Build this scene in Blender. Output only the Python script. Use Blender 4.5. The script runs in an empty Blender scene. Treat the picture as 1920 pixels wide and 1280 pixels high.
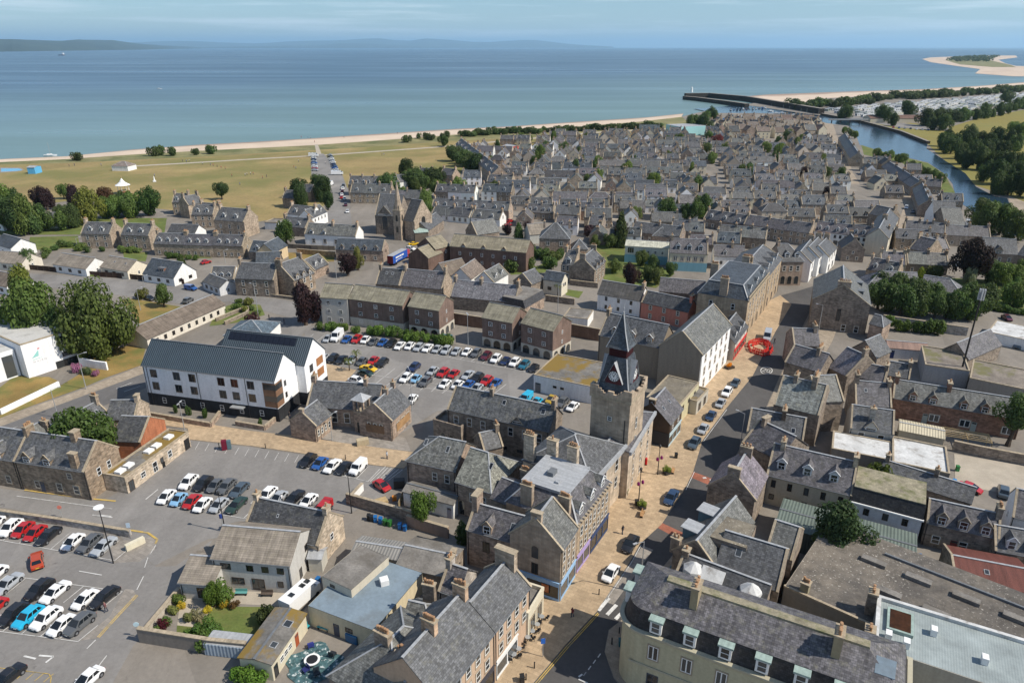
import bpy, math, random
from mathutils import Vector, Matrix
R = random.Random(11)
rad = math.radians
SC = bpy.context.scene
COL = SC.collection
# ---------------------------------------------------------------- camera, sky, sun, exposure
FPX = 1330.0                       # focal length in pixels of the 1920-wide photograph
PITCH = math.atan(552 / FPX)
CAMZ = 76.0
cam = bpy.data.cameras.new('camera'); camo = bpy.data.objects.new('camera', cam); COL.objects.link(camo)
cam.sensor_width = 36; cam.lens = FPX / 1920 * 36; cam.clip_start = 1; cam.clip_end = 400000
camo.location = (0,0, CAMZ); camo.rotation_euler = (math.pi / 2 - PITCH, 0,0)
SC.camera = camo
SUN_EL = rad(47)
SUN_AZ = Vector((0.955,-0.30,0)).normalized()       # horizontal direction towards the sun
sun = bpy.data.lights.new('sun', 'SUN'); suno = bpy.data.objects.new('sun', sun); COL.objects.link(suno)
sun.energy = 5.0; sun.angle = rad(0.55); sun.color = (1.0,0.93,0.82)
to_sun = Vector((SUN_AZ.x * math.cos(SUN_EL), SUN_AZ.y * math.cos(SUN_EL), math.sin(SUN_EL)))
suno.rotation_euler = to_sun.to_track_quat('Z', 'Y').to_euler()
suno.location = (60,-20,150)
world = bpy.data.worlds.new('World'); SC.world = world; world.use_nodes = True
wt = world.node_tree; wt.nodes.clear()
wo = wt.nodes.new('ShaderNodeOutputWorld'); wb = wt.nodes.new('ShaderNodeBackground')
sky = wt.nodes.new('ShaderNodeTexSky'); sky.sky_type = 'NISHITA'; sky.sun_disc = False
sky.sun_elevation = SUN_EL; sky.sun_rotation = math.atan2(SUN_AZ.x, SUN_AZ.y)
sky.altitude = 80; sky.air_density = 1.0; sky.dust_density = .1; sky.ozone_density = 3.0
tc = wt.nodes.new('ShaderNodeTexCoord')
mp = wt.nodes.new('ShaderNodeMapping'); mp.inputs['Scale'].default_value = (1.6,1.6,34)
cn = wt.nodes.new('ShaderNodeTexNoise'); cn.inputs['Scale'].default_value = 2.3; cn.inputs['Detail'].default_value = 7; cn.inputs['Roughness'].default_value = .62
cr = wt.nodes.new('ShaderNodeValToRGB'); cr.color_ramp.elements[0].position = .47; cr.color_ramp.elements[1].position = .76
cr.color_ramp.elements[0].color = (0,0,0,1); cr.color_ramp.elements[1].color = (.75,.75,.75,1)
tn = wt.nodes.new('ShaderNodeMixRGB'); tn.blend_type = 'MULTIPLY'; tn.inputs[0].default_value = 1; tn.inputs[2].default_value = (.80,.95,1.08,1)
mx = wt.nodes.new('ShaderNodeMixRGB'); mx.inputs[2].default_value = (10.5,11.4,12.2,1)
wt.links.new(tc.outputs['Generated'], mp.inputs[0]); wt.links.new(mp.outputs[0], cn.inputs['Vector'])
wt.links.new(cn.outputs['Fac'], cr.inputs[0]); wt.links.new(cr.outputs[0], mx.inputs[0])
wt.links.new(sky.outputs[0], tn.inputs[1]); wt.links.new(tn.outputs[0], mx.inputs[1]); wt.links.new(mx.outputs[0], wb.inputs[0]); wt.links.new(wb.outputs[0], wo.inputs[0])
wb.inputs[1].default_value = 0.095
SC.view_settings.view_transform = 'Standard'; SC.view_settings.look = 'None'
SC.view_settings.exposure = 0.1; SC.view_settings.gamma = 1.0
SC.render.engine = 'CYCLES'
SC.cycles.use_denoising = True
SC.cycles.max_bounces = 6; SC.cycles.diffuse_bounces = 3; SC.cycles.glossy_bounces = 3; SC.cycles.transmission_bounces = 3
SC.cycles.volume_bounces = 1; SC.cycles.transparent_max_bounces = 8
SC.cycles.caustics_reflective = False; SC.cycles.caustics_refractive = False
# ---------------------------------------------------------------- picture measurements to places on the ground
COSP, SINP = math.cos(PITCH), math.sin(PITCH)
def at(x, y, z=0.0):
 u = (x - 960) / FPX; v = (y - 640) / FPX
 dz = -SINP - v * COSP
 t = (z - CAMZ) / dz
 return Vector((u * t, (COSP - v * SINP) * t, z))
def proj(p):
 z = p[2] - CAMZ; d = p[1] * COSP - z * SINP
 return 960 + FPX * p[0] / d, 640 + FPX * (-z * COSP - p[1] * SINP) / d
def quad(x0, y0, s=400 / 1918):
 return lambda x, y: (x0 + x * s, y0 + y * s)
tE, tF, tG, tH, tD = [quad(x, 1013) for x in (380,760,1140,1520,0)]
a0, a1, a2, a3, a4 = [quad(x, 800) for x in (0,380,760,1140,1520)]
b0, b1, b2, b3, b4 = [quad(x, 580) for x in (0,380,760,1140,1520)]
c0, c1, c2, c3, c4 = [quad(x, 340) for x in (0,380,760,1140,1520)]
d0, d1, d2, d3 = [quad(x, 50,.25) for x in (0,480,960,1440)]
# ---------------------------------------------------------------- materials
class NT:
 def __init__(s, name):
  s.m = bpy.data.materials.new(name); s.m.use_nodes = True
  s.t = s.m.node_tree; s.t.nodes.clear()
  s.out = s.t.nodes.new('ShaderNodeOutputMaterial')
  s.p = s.t.nodes.new('ShaderNodeBsdfPrincipled'); s.t.links.new(s.p.outputs[0], s.out.inputs[0])
 def n(s, typ, ins=None, **props):
  nd = s.t.nodes.new('ShaderNode' + typ)
  for k, v in props.items(): setattr(nd, k, v)
  for k, v in (ins or {}).items(): s.set(nd.inputs[k], v)
  return nd
 def set(s, sock, v):
  if hasattr(v, 'is_linked'): s.t.links.new(v, sock)
  else: sock.default_value = v
 def noise(s, vec, scale, detail=4, rough=.55):
  return s.n('TexNoise', {'Vector': vec, 'Scale': scale, 'Detail': detail, 'Roughness': rough}).outputs['Fac']
 def remap(s, v, a, b, c, d):
  return s.n('MapRange', {0: v, 1: a, 2: b, 3: c, 4: d}).outputs[0]
 def mul(s, a, b): return s.n('MixRGB', {0: 1.0,1: a, 2: b}, blend_type='MULTIPLY').outputs[0]
 def mix(s, f, a, b): return s.n('MixRGB', {0: f, 1: a, 2: b}).outputs[0]
 def math(s, op, a, b): return s.n('Math', {0: a, 1: b}, operation=op).outputs[0]
 def scalevec(s, v, sc): return s.n('Mapping', {0: v, 'Scale': sc}).outputs[0]
 def bump(s, h, strength, dist=.05):
  b = s.n('Bump', {'Strength': strength, 'Distance': dist, 'Height': h}); s.t.links.new(b.outputs[0], s.p.inputs['Normal'])
 def fin(s, col, rough=.85, spec=.3, metal=0.0):
  s.set(s.p.inputs['Base Color'], col); s.set(s.p.inputs['Roughness'], rough)
  s.set(s.p.inputs['Specular IOR Level'], spec); s.set(s.p.inputs['Metallic'], metal)
  return s.m
def c4c(c): return (c[0], c[1], c[2],1)
def uv_rand(t):
 uv = t.n('UVMap').outputs[0]; oi = t.n('ObjectInfo')
 off = t.math('MULTIPLY', oi.outputs['Random'],137.0)
 return t.n('VectorMath', {0: uv, 1: t.n('CombineXYZ', {0: off, 1: off}).outputs[0]}, operation='ADD').outputs[0], uv, oi
def m_masonry(name, bw, rh, lo, hi, mortar, mort_size=.012, grime=.35):
 t = NT(name); v, uv, oi = uv_rand(t)
 br = t.n('TexBrick', {'Vector': v, 'Color1': (lo,) * 3 + (1,), 'Color2': (hi,) * 3 + (1,), 'Mortar': (mortar,) * 3 + (1,),
       'Scale': 1.0, 'Mortar Size': mort_size, 'Mortar Smooth': .3, 'Bias': 0.0, 'Brick Width': bw, 'Row Height': rh})
 col = t.mul(oi.outputs['Color'], br.outputs['Color'])
 hue = t.mix(t.remap(t.noise(v, 2.6,2),.35,.65,0,.6),(1,1,1,1),(1.07,.96,.88,1))
 col = t.mul(col, hue)
 n1 = t.noise(v, .35,5,.65)
 col = t.mul(col, t.remap(n1,.3,.7,1 - grime, 1.18))
 st = t.noise(t.scalevec(v, (1.6,.12,1)),1.0,3)
 col = t.mul(col, t.remap(st, .35,.65,.82,1.1))
 t.bump(br.outputs['Fac'],-.35,.03)
 return t.fin(col, .92,.2)
def m_plain(name, var=.14, grime=.25, rough=.85, spec=.25, scale=.4, fixed=None):
 t = NT(name); v, uv, oi = uv_rand(t)
 base = c4c(fixed) if fixed else oi.outputs['Color']
 col = t.mul(base, t.remap(t.noise(v, scale * 6,4),.3,.7,1 - var, 1 + var))
 col = t.mul(col, t.remap(t.noise(t.scalevec(v, (1.4,.18,1)),1.0,4,.6),.35,.7,1.05,1 - grime))
 return t.fin(col, rough, spec)
def m_slate(name, bw, rh, lo, hi, lichen, lcol=(.26,.245,.17), rough=.62, spec=.4, streak=.3):
 t = NT(name); v, uv, oi = uv_rand(t)
 br = t.n('TexBrick', {'Vector': v, 'Color1': (lo,) * 3 + (1,), 'Color2': (hi,) * 3 + (1,), 'Mortar': (.45,) * 3 + (1,),
       'Scale': 1.0, 'Mortar Size': .018, 'Mortar Smooth': .2, 'Bias': 0.0, 'Brick Width': bw, 'Row Height': rh})
 col = t.mul(oi.outputs['Color'], br.outputs['Color'])
 col = t.mul(col, t.remap(t.noise(v, .45,6,.7),.3,.7,.72,1.3))
 col = t.mul(col, t.remap(t.noise(t.scalevec(v, (2.2,.16,1)),1.0,4,.7),.3,.7,1 - streak, 1 + streak))
 amt = t.math('MULTIPLY', t.remap(t.noise(v, .8,8,.78),.52,.74,0, lichen), t.remap(oi.outputs['Random'],0,1,.25,1.0))
 col = t.mix(amt, col, c4c(lcol))
 sp = t.noise(v, 9.0,3,.7)
 col = t.mix(t.remap(sp, .68,.78,0,.3), col, (.36,.35,.31,1))
 t.bump(br.outputs['Fac'],-.4,.03)
 return t.fin(col, rough, spec)
def m_leaf(name, fixed=None):
 t = NT(name); oi = t.n('ObjectInfo'); g = t.n('NewGeometry'); tc = t.n('TexCoord')
 base = c4c(fixed) if fixed else oi.outputs['Color']
 col = t.mul(base, t.remap(g.outputs['Random Per Island'],0,1,.72,1.75))
 warm = t.mix(t.remap(t.noise(tc.outputs['Object'],.45,3),.4,.65,0,.5),(1,1,1,1),(1.35,1.15,.75,1))
 col = t.mul(col, warm)
 t.set(t.p.inputs['Base Color'], col); t.p.inputs['Roughness'].default_value = .6; t.p.inputs['Specular IOR Level'].default_value = .25
 tr = t.n('BsdfTranslucent', {'Color': t.mul(col, (1.25,1.35,.7,1))})
 ms = t.n('MixShader', {0: .34,1: t.p.outputs[0],2: tr.outputs[0]})
 t.t.links.new(ms.outputs[0], t.out.inputs[0])
 return t.m
def m_ground(name, base, var=.2, scale=.15, fine=3.0, patch=None, patch_amt=.5, rough=.92, spec=.2, bumpy=0, pscale=.06, plo=.48, phi=.66):
 t = NT(name); v = t.n('TexCoord').outputs['Object']
 col = t.mul(c4c(base), t.remap(t.noise(v, scale, 6,.62),.3,.7,1 - var, 1 + var))
 col = t.mul(col, t.remap(t.noise(v, fine, 3,.6),.3,.7,1 - var * .55,1 + var * .55))
 if patch: col = t.mix(t.remap(t.noise(v, pscale, 6,.66), plo, phi, 0, patch_amt), col, c4c(patch))
 if bumpy: t.bump(t.noise(v, 2.0,5), bumpy, .2)
 return t.fin(col, rough, spec)
def m_tarmac(name, base, dark):
 t = NT(name); v = t.n('TexCoord').outputs['Object']
 dv = t.n('VectorMath', {0: v, 1: t.n('VectorMath', {0: t.n('TexNoise', {'Vector': v, 'Scale': .3, 'Detail': 4}).outputs['Color'],1: (5,5,0)}, operation='MULTIPLY').outputs[0]}, operation='ADD').outputs[0]
 vo = t.n('TexVoronoi', {'Vector': t.scalevec(v, (1,.6,1)), 'Scale': .11})          # relaid patches
 col = t.mix(t.remap(vo.outputs['Color'],.2,.9,0,.45), c4c(base), c4c(dark))
 col = t.mul(col, t.remap(t.noise(v, .05,7,.68),.3,.7,.80,1.18))
 col = t.mul(col, t.remap(t.noise(v, 1.4,5,.7),.3,.7,.90,1.10))
 col = t.mul(col, t.remap(t.noise(t.n('Mapping', {0: v, 'Rotation': (0,0,.5), 'Scale': (.25,.02,1)}).outputs[0],1.0,5,.6),.35,.65,.93,1.06))
 oil = t.math('MULTIPLY', t.remap(t.noise(v, .42,4,.7),.64,.72,0,.55), t.remap(t.noise(v, .07,2),.5,.6,0,1))
 col = t.mix(oil, col, (.05,.047,.044,1))
 cr_ = t.n('TexVoronoi', {'Vector': dv, 'Scale': .12}, feature='DISTANCE_TO_EDGE').outputs['Distance']
 col = t.mul(col, t.remap(cr_, 0,.008,.88,1))
 return t.fin(col, .93,.2)
def m_slabs(name, base):
 t = NT(name); v = t.n('Mapping', {0: t.n('TexCoord').outputs['Object'], 'Rotation': (0,0, rad(28))}).outputs[0]
 br = t.n('TexBrick', {'Vector': v, 'Color1': (.86,) * 3 + (1,), 'Color2': (1.1,) * 3 + (1,), 'Mortar': (.72,) * 3 + (1,), 'Scale': 1.0, 'Mortar Size': .02, 'Bias': 0.0, 'Brick Width': .9, 'Row Height': .6})
 col = t.mul(c4c(base), br.outputs['Color'])
 col = t.mul(col, t.remap(t.noise(v, .12,6,.68),.3,.7,.80,1.15))
 col = t.mul(col, t.remap(t.noise(v, 1.1,5,.7),.35,.75,1.06,.80))
 return t.fin(col, .9,.2)
def m_sand():
 t = NT('beach_sand'); v = t.n('TexCoord').outputs['Object']
 col = t.mul((.60,.48,.365,1), t.remap(t.noise(v, .03,6,.65),.3,.7,.85,1.1))
 z = t.math('ADD', t.n('SeparateXYZ', {0: v}).outputs[2], t.math('MULTIPLY', t.math('SUBTRACT', t.noise(v, .02,4),.5),.5))
 return t.fin(t.mix(t.remap(z, -.55,-.3,1,0), col, (.33,.235,.18,1)),.8,.3)      # wet sand by the water
def m_solid(name, col, rough=.5, spec=.4, metal=0.0, objcol=False, coat=0.0):
 t = NT(name)
 base = t.n('ObjectInfo').outputs['Color'] if objcol else c4c(col)
 t.fin(base, rough, spec, metal)
 if coat: t.p.inputs['Coat Weight'].default_value = coat; t.p.inputs['Coat Roughness'].default_value = .06
 return t.m
def m_wavy(name, period, amp, rough=.5, spec=.4, dirt=.3, bmp=.6):
 t = NT(name); v, uv, oi = uv_rand(t)
 x = t.n('SeparateXYZ', {0: uv}).outputs[0]
 s = t.math('SINE', t.math('MULTIPLY', x, 6.2832 / period),0)
 col = t.mul(oi.outputs['Color'], t.remap(s, -1,1,1 - amp, 1 + amp))
 col = t.mul(col, t.remap(t.noise(v, .3,6,.7),.3,.7,1 - dirt, 1 + dirt * .6))
 t.bump(s, bmp, period * .2)
 return t.fin(col, rough, spec)
def m_glass():
 t = NT('window_glass'); v, uv, oi = uv_rand(t)
 col = t.mix(t.remap(oi.outputs['Random'],.25,.9,0,.6),(.012,.014,.016,1),(.09,.10,.105,1))
 return t.fin(col, .06,.8)
MAT = dict(
 stone=m_masonry('rubble_stone', .62,.30,.66,1.30,1.12),
 ashlar=m_masonry('dressed_stone', .85,.38,.84,1.14,.92,.008,.3),
 brick=m_masonry('brick', .24,.085,.8,1.15,1.15,.01,.25),
 harl=m_plain('harled_render', .08,.12), paint=m_plain('painted_surface', .05,.10,.55,.35),
 slate=m_slate('roof_slate', .42,.27,.60,1.36,.5),
 oldslate=m_slate('old_roof_slate', .42,.27,.58,1.4,.95,(.25,.235,.17), streak=.45),
 tile=m_slate('concrete_tile', 3.0,.34,.86,1.12,.6,(.30,.27,.17),.85,.2),
 mosstile=m_slate('mossy_tile', 3.0,.34,.85,1.12,.75,(.24,.215,.10),.9,.2),
 seam=m_wavy('seamed_metal_roof', .5,.10,.45,.5,.15), corr=m_wavy('corrugated_sheet', .5,.11,.6,.35,.25,.35),
 boards=m_wavy('timber_boards', .22,.22,.75,.2,.35),
 felt=m_ground('flat_roof_felt', (.21,.195,.175),.35,.3,3.0,(.13,.115,.095),.8, pscale=.22),
 mossfelt=m_ground('mossy_flat_roof', (.17,.16,.145),.35,.35,2.5,(.22,.145,.035),.95, pscale=.13, plo=.47, phi=.56),
 whitefelt=m_ground('white_coated_roof', (.56,.56,.545),.2,.3,2.0,(.22,.19,.16),.85, pscale=.45, plo=.53, phi=.68),
 greyfelt=m_ground('grey_blue_felt', (.20,.255,.30),.12,.25,2.0,(.13,.14,.14),.5, pscale=.2),
 lead=m_plain('lead_sheet', .12,.25,.55,.4, fixed=(.38,.39,.40)),
 darklead=m_plain('dark_flashing', .1,.2,.6,.3, fixed=(.16,.17,.18)),
 cope=m_plain('sandstone_cope', .22,.3, fixed=(.40,.33,.235)),
 margin=m_plain('stone_margin', .15,.2, fixed=(.36,.295,.215)),
 white=m_plain('white_paint', .04,.06,.5,.4, fixed=(.78,.78,.76)),
 black=m_solid('black_iron', (.018,.018,.02),.5), glass=m_glass(),
 frame=m_solid('frame_paint', (1,1,1),.55,.35, objcol=True),
 pot=m_plain('clay_chimney_pot', .2,.3, fixed=(.42,.25,.14)),
 leaf=m_leaf('foliage'), bark=m_plain('bark', .3,.3, fixed=(.10,.075,.055)),
 asphalt=m_tarmac('worn_asphalt', (.235,.222,.207),(.17,.16,.15)),
 yard=m_tarmac('town_ground', (.235,.21,.18),(.15,.135,.115)),
 darkroad=m_tarmac('dark_asphalt', (.098,.093,.090),(.070,.067,.066)),
 midroad=m_tarmac('road_asphalt', (.15,.143,.138),(.12,.115,.11)),
 tanpave=m_slabs('buff_paving', (.45,.335,.215)),
 pave=m_slabs('grey_paving', (.30,.27,.235)), beige=m_slabs('beige_paving', (.35,.29,.22)),
 redpave=m_ground('red_surfacing', (.30,.115,.075),.25,.5,4.0),
 gravel=m_ground('pale_gravel', (.40,.35,.28),.15,.3,5.0),
 links=m_ground('links_grass', (.285,.215,.095),.22,.03,.6,(.165,.165,.055),.8, pscale=.014, plo=.43, phi=.60),
 dune=m_ground('dune_grass', (.22,.20,.095),.3,.05,.5,(.10,.12,.045),.9, pscale=.03),
 lawn=m_ground('lawn', (.115,.145,.04),.25,.2,3.0,(.20,.155,.06),.6, pscale=.15),
 drybank=m_ground('dry_bank_grass', (.255,.175,.06),.25,.15,3.0,(.14,.15,.045),.9, pscale=.1, plo=.45, phi=.6),
 field=m_ground('field_grass', (.225,.19,.055),.15,.01,.3,(.16,.165,.05),.7, pscale=.01),
 sand=m_sand(),
 rubber=m_solid('tyre_rubber', (.022,.022,.024),.85,.2), rim=m_solid('alloy_rim', (.42,.43,.45),.35,.5,.8),
 carpaint=m_solid('car_paint', (1,1,1),.32,.5,0, True, .8), carglass=m_solid('car_glass', (.012,.015,.018),.05,.7),
 lamp=m_solid('clear_lamp', (.75,.76,.78),.15,.6), taillamp=m_solid('red_lamp', (.38,.012,.012),.25,.5),
 plate=m_solid('plate', (1,1,1),.5,.3, objcol=True), plastic=m_solid('plastic', (1,1,1),.5,.4, objcol=True),
 roadpaint=m_ground('worn_white_marking', (.62,.61,.58),.18,.8,4.0,(.26,.25,.235),.75, pscale=.7, plo=.54, phi=.62),
 yellowpaint=m_ground('worn_yellow_marking', (.52,.36,.10),.2,.8,4.0,(.25,.22,.15),.8, pscale=.7, plo=.52, phi=.62),
 solar=m_solid('solar_panel', (.010,.012,.020),.12,.6), steel=m_solid('galvanised_steel', (.42,.43,.43),.5,.5,.4),
 skin=m_solid('skin', (.48,.29,.21),.6), hair=m_solid('hair', (.05,.035,.025),.7), cloth=m_solid('cloth', (1,1,1),.85,.15, objcol=True),
 denim=m_solid('denim', (.05,.06,.09),.85,.15), timber=m_plain('bare_timber', .25,.3, fixed=(.40,.235,.11)),
 palet=m_plain('pale_timber', .2,.2, fixed=(.45,.33,.17)),
 weather=m_plain('weathered_timber', .25,.3, fixed=(.12,.09,.07)),
)
# wall and roof colours (base reflectances)
ST = (.395,.325,.25); SD = (.275,.232,.188); SP = (.355,.28,.222); SB = (.52,.44,.34); WH = (.80,.79,.76); CR = (.62,.55,.42); GR = (.44,.41,.37)
BRN = (.20,.145,.12); PK = (.50,.205,.15); BLU = (.20,.40,.48)
SL = (.098,.100,.104); SLB = (.066,.078,.092); SLP = (.112,.106,.112); SLG = (.132,.133,.124); SLD = (.072,.073,.076)
TL = (.25,.215,.175); TM = (.235,.215,.16); TB = (.16,.13,.105)
# ---------------------------------------------------------------- mesh and object helpers
class MB:
 def __init__(s): s.v = []; s.f = []; s.m = []; s.uv = []; s.sm = []
 def poly(s, pts, mat=0, uv=None, smooth=False):
  pts = [Vector(p) for p in pts]
  i = len(s.v); s.v += pts; s.f.append(tuple(range(i, i + len(pts)))); s.m.append(mat); s.sm.append(smooth)
  if uv is None:
   n = Vector((0,0,0))
   for k in range(len(pts)):
    a, b = pts[k], pts[(k + 1) % len(pts)]
    n += Vector(((a.y - b.y) * (a.z + b.z),(a.z - b.z) * (a.x + b.x),(a.x - b.x) * (a.y + b.y)))
   n = n.normalized() if n.length > 1e-9 else Vector((0,0,1))
   if abs(n.z) > .97: uv = [(p.x, p.y) for p in pts]
   else:
    u = Vector((-n.y, n.x, 0)).normalized(); w = n.cross(u)
    uv = [(p.dot(u), p.dot(w)) for p in pts]
  s.uv += uv
  return s
 def box(s, x0, y0, z0, x1, y1, z1, mat=0, bottom=False):
  a = [(x0, y0),(x1, y0),(x1, y1),(x0, y1)]
  return s.prism([(x, y, z0) for x, y in a],(0,0, z1 - z0), mat, bottom)
 def prism(s, pts, d, mat=0, bottom=True, side=None):
  d = Vector(d); pts = [Vector(p) for p in pts]; top = [p + d for p in pts]; n = len(pts)
  s.poly(top, mat)
  if bottom: s.poly(pts[::-1], mat)
  for k in range(n):
   s.poly([pts[k], pts[(k + 1) % n], top[(k + 1) % n], top[k]], mat if side is None else side)
  return s
 def bar(s, p, q, w, h, mat=0):
  p = Vector(p); q = Vector(q); d = (q - p); l = d.length
  if l < 1e-6: return s
  d /= l; side = d.cross(Vector((0,0,1)))
  if side.length < 1e-4: side = Vector((1,0,0))
  side.normalize(); up = side.cross(d); side *= w / 2; up *= h
  r = [p - side, p + side, p + side + up, p - side + up]; e = [x + d * l for x in r]
  s.poly(r[::-1] if False else [r[0], r[1], r[2], r[3]], mat); s.poly(e[::-1], mat)
  for k in range(4): s.poly([r[k], e[k], e[(k + 1) % 4], r[(k + 1) % 4]], mat)
  return s
 def cyl(s, c, r0, r1, h, n=10, mat=0, axis='z', cap=True, smooth=True):
  c = Vector(c)
  ex = {'z': Vector((0,0,1)), 'x': Vector((1,0,0)), 'y': Vector((0,1,0))}[axis]
  e1 = {'z': Vector((1,0,0)), 'x': Vector((0,1,0)), 'y': Vector((0,0,1))}[axis]; e2 = ex.cross(e1)
  lo = [c + (e1 * math.cos(6.28318 * k / n) + e2 * math.sin(6.28318 * k / n)) * r0 for k in range(n)]
  hi = [c + ex * h + (e1 * math.cos(6.28318 * k / n) + e2 * math.sin(6.28318 * k / n)) * r1 for k in range(n)]
  for k in range(n): s.poly([lo[k], lo[(k + 1) % n], hi[(k + 1) % n], hi[k]], mat, smooth=smooth)
  if cap: s.poly(hi, mat); s.poly(lo[::-1], mat)
  return s
 def tube(s, pts, rs, n=6, mat=0):
  rings = []
  for i, p in enumerate(pts):
   p = Vector(p); a = Vector(pts[max(i - 1,0)]); b = Vector(pts[min(i + 1, len(pts) - 1)]); d = (b - a).normalized()
   e1 = d.cross(Vector((.31,.95,.05))).normalized(); e2 = d.cross(e1)
   rings.append([p + (e1 * math.cos(6.28318 * k / n) + e2 * math.sin(6.28318 * k / n)) * rs[i] for k in range(n)])
  for i in range(len(rings) - 1):
   for k in range(n): s.poly([rings[i][k], rings[i][(k + 1) % n], rings[i + 1][(k + 1) % n], rings[i + 1][k]], mat, smooth=True)
  s.poly(rings[-1], mat); s.poly(rings[0][::-1], mat)
  return s
 def mesh(s, name, mats):
  me = bpy.data.meshes.new(name)
  me.from_pydata([tuple(p) for p in s.v],[], s.f)
  for m in mats: me.materials.append(MAT[m])
  me.polygons.foreach_set('material_index', s.m); me.polygons.foreach_set('use_smooth', s.sm)
  l = me.uv_layers.new(name='UVMap')
  flat = [c for p in s.uv for c in p]; l.data.foreach_set('uv', flat)
  me.update()
  return me
 def build(s, name, mats, parent=None, color=None, loc=None, rot=None):
  return link(name, s.mesh(name, mats if isinstance(mats, (list, tuple)) else [mats]), parent, color, loc, rot)
def link(name, me, parent=None, color=None, loc=None, rot=None, scale=None):
 o = bpy.data.objects.new(name, me); COL.objects.link(o)
 if parent is not None: o.parent = parent
 if color is not None: o.color = (color[0], color[1], color[2],1)
 if loc is not None: o.location = loc
 if rot is not None: o.rotation_euler = rot if isinstance(rot, (tuple, list, Vector)) else (0,0, rot)
 if scale is not None: o.scale = scale
 return o
LABELS = {}
def tag(o, label, cat, group=None):
 if label in LABELS: print('DUPLICATE LABEL', label)
 LABELS[label] = 1
 o['label'] = label; o['category'] = cat
 if group: o['group'] = group
 return o
def thing(name, label, cat, loc=(0,0,0), rz=0, group=None):
 o = bpy.data.objects.new(name, None); COL.objects.link(o); o.location = loc; o.rotation_euler = (0,0, rz)
 return tag(o, label, cat, group)
def struct(o, kind='structure'): o['kind'] = kind; return o
WORDS = ['zeroth', 'first', 'second', 'third', 'fourth', 'fifth', 'sixth', 'seventh', 'eighth', 'ninth', 'tenth', 'eleventh', 'twelfth',
   'thirteenth', 'fourteenth', 'fifteenth', 'sixteenth', 'seventeenth', 'eighteenth', 'nineteenth', 'twentieth']
def nth(k):
 if k < len(WORDS): return WORDS[k]
 t = ['twent', 'thirt', 'fort', 'fift', 'sixt'][k // 10 - 2]
 return t + 'ieth' if k % 10 == 0 else t + 'y-' + WORDS[k % 10]
def jit(c, v=.12):
 f = 1 + R.uniform(-v, v); return tuple(max(0, x * f * (1 + R.uniform(-v, v) * .25)) for x in c)
# ---------------------------------------------------------------- building kit
MESH = {}
def cached(key, fn):
 if key not in MESH: MESH[key] = fn()
 return MESH[key]
def window_mesh(style, w, h, part):
 """part 'frame' (margin + frame), 'pane' (glass), 'all' (both, for far houses). Local x = along wall, -y = outwards, z up from sill."""
 def make():
  b = MB(); st = style; mats = ['margin', 'frame', 'glass']
  if part in ('frame', 'all'):
   if st in ('sash', 'sashw', 'shop2'):
    m = .16
    b.box(-w / 2 - m, -.06,-.18, w / 2 + m, 0.02,0,0, True); b.box(-w / 2 - m, -.05, h, w / 2 + m, .02, h + .2,0, True)
    for s in (-1,1): b.box(min(s * w / 2, s * (w / 2 + m)),-.045,0, max(s * w / 2, s * (w / 2 + m)),.02, h, 0, True)
   f = .09 if st != 'shop' else .12
   b.box(-w / 2,-.04,0,-w / 2 + f, .01, h, 1, True); b.box(w / 2 - f, -.04,0, w / 2,.01, h, 1, True)
   b.box(-w / 2 + f, -.04,0, w / 2 - f, .01, f, 1, True); b.box(-w / 2 + f, -.04, h - f, w / 2 - f, .01, h, 1, True)
   if st in ('sash', 'plain') and h > .8: b.box(-w / 2 + f, -.05, h * .5 - .035, w / 2 - f, .0, h * .5 + .035,1, True)
   if st == 'sashw': b.box(-.07,-.05, f, .07,.01, h - f, 1, True)
   if st == 'plain' and w > 1.1: b.box(-.035,-.045, f, .035,.0, h * .5 - .036,1, True)
   if st in ('case', 'dark', 'shop', 'shop2') and w > .9:
    k = max(1, int(w / 1.1))
    for i in range(1, k + 1):
     x = -w / 2 + w * i / (k + 1); b.box(x - .03,-.045, f, x + .03,.005, h - f, 1, True)
   if st == 'door': b.box(-w / 2 + f, -.03,0, w / 2 - f, 0, h - .45,1, True)
  if part in ('pane', 'all'):
   z0 = h - .42 if st == 'door' else .09
   b.poly([(-w / 2 + .09,-.018, z0),(w / 2 - .09,-.018, z0),(w / 2 - .09,-.018, h - .09),(-w / 2 + .09,-.018, h - .09)],2)
  return b.mesh('window_' + style, mats)
 return cached(('win', style, round(w, 2), round(h, 2), part), make)
FRAMECOL = {'sash': (.78,.78,.75), 'sashw': (.78,.78,.75), 'plain': (.78,.78,.76), 'case': (.72,.72,.70), 'dark': (.055,.035,.025), 'shop': (.07,.08,.10), 'shop2': (.5,.46,.36), 'door': (.06,.07,.10)}
def put_window(root, loc, rz, style, w, h, near, color=None, name=None):
 nm = name or ('door' if style == 'door' else 'window')
 col = color or FRAMECOL[style]
 if near:
  o = link(nm, window_mesh(style, w, h, 'frame'), root, col, loc, rz)
  link('pane', window_mesh(style, w, h, 'pane'), o, None)
 else:
  o = link(nm, window_mesh(style, w, h, 'all'), root, col, loc, rz)
 return o
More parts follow.
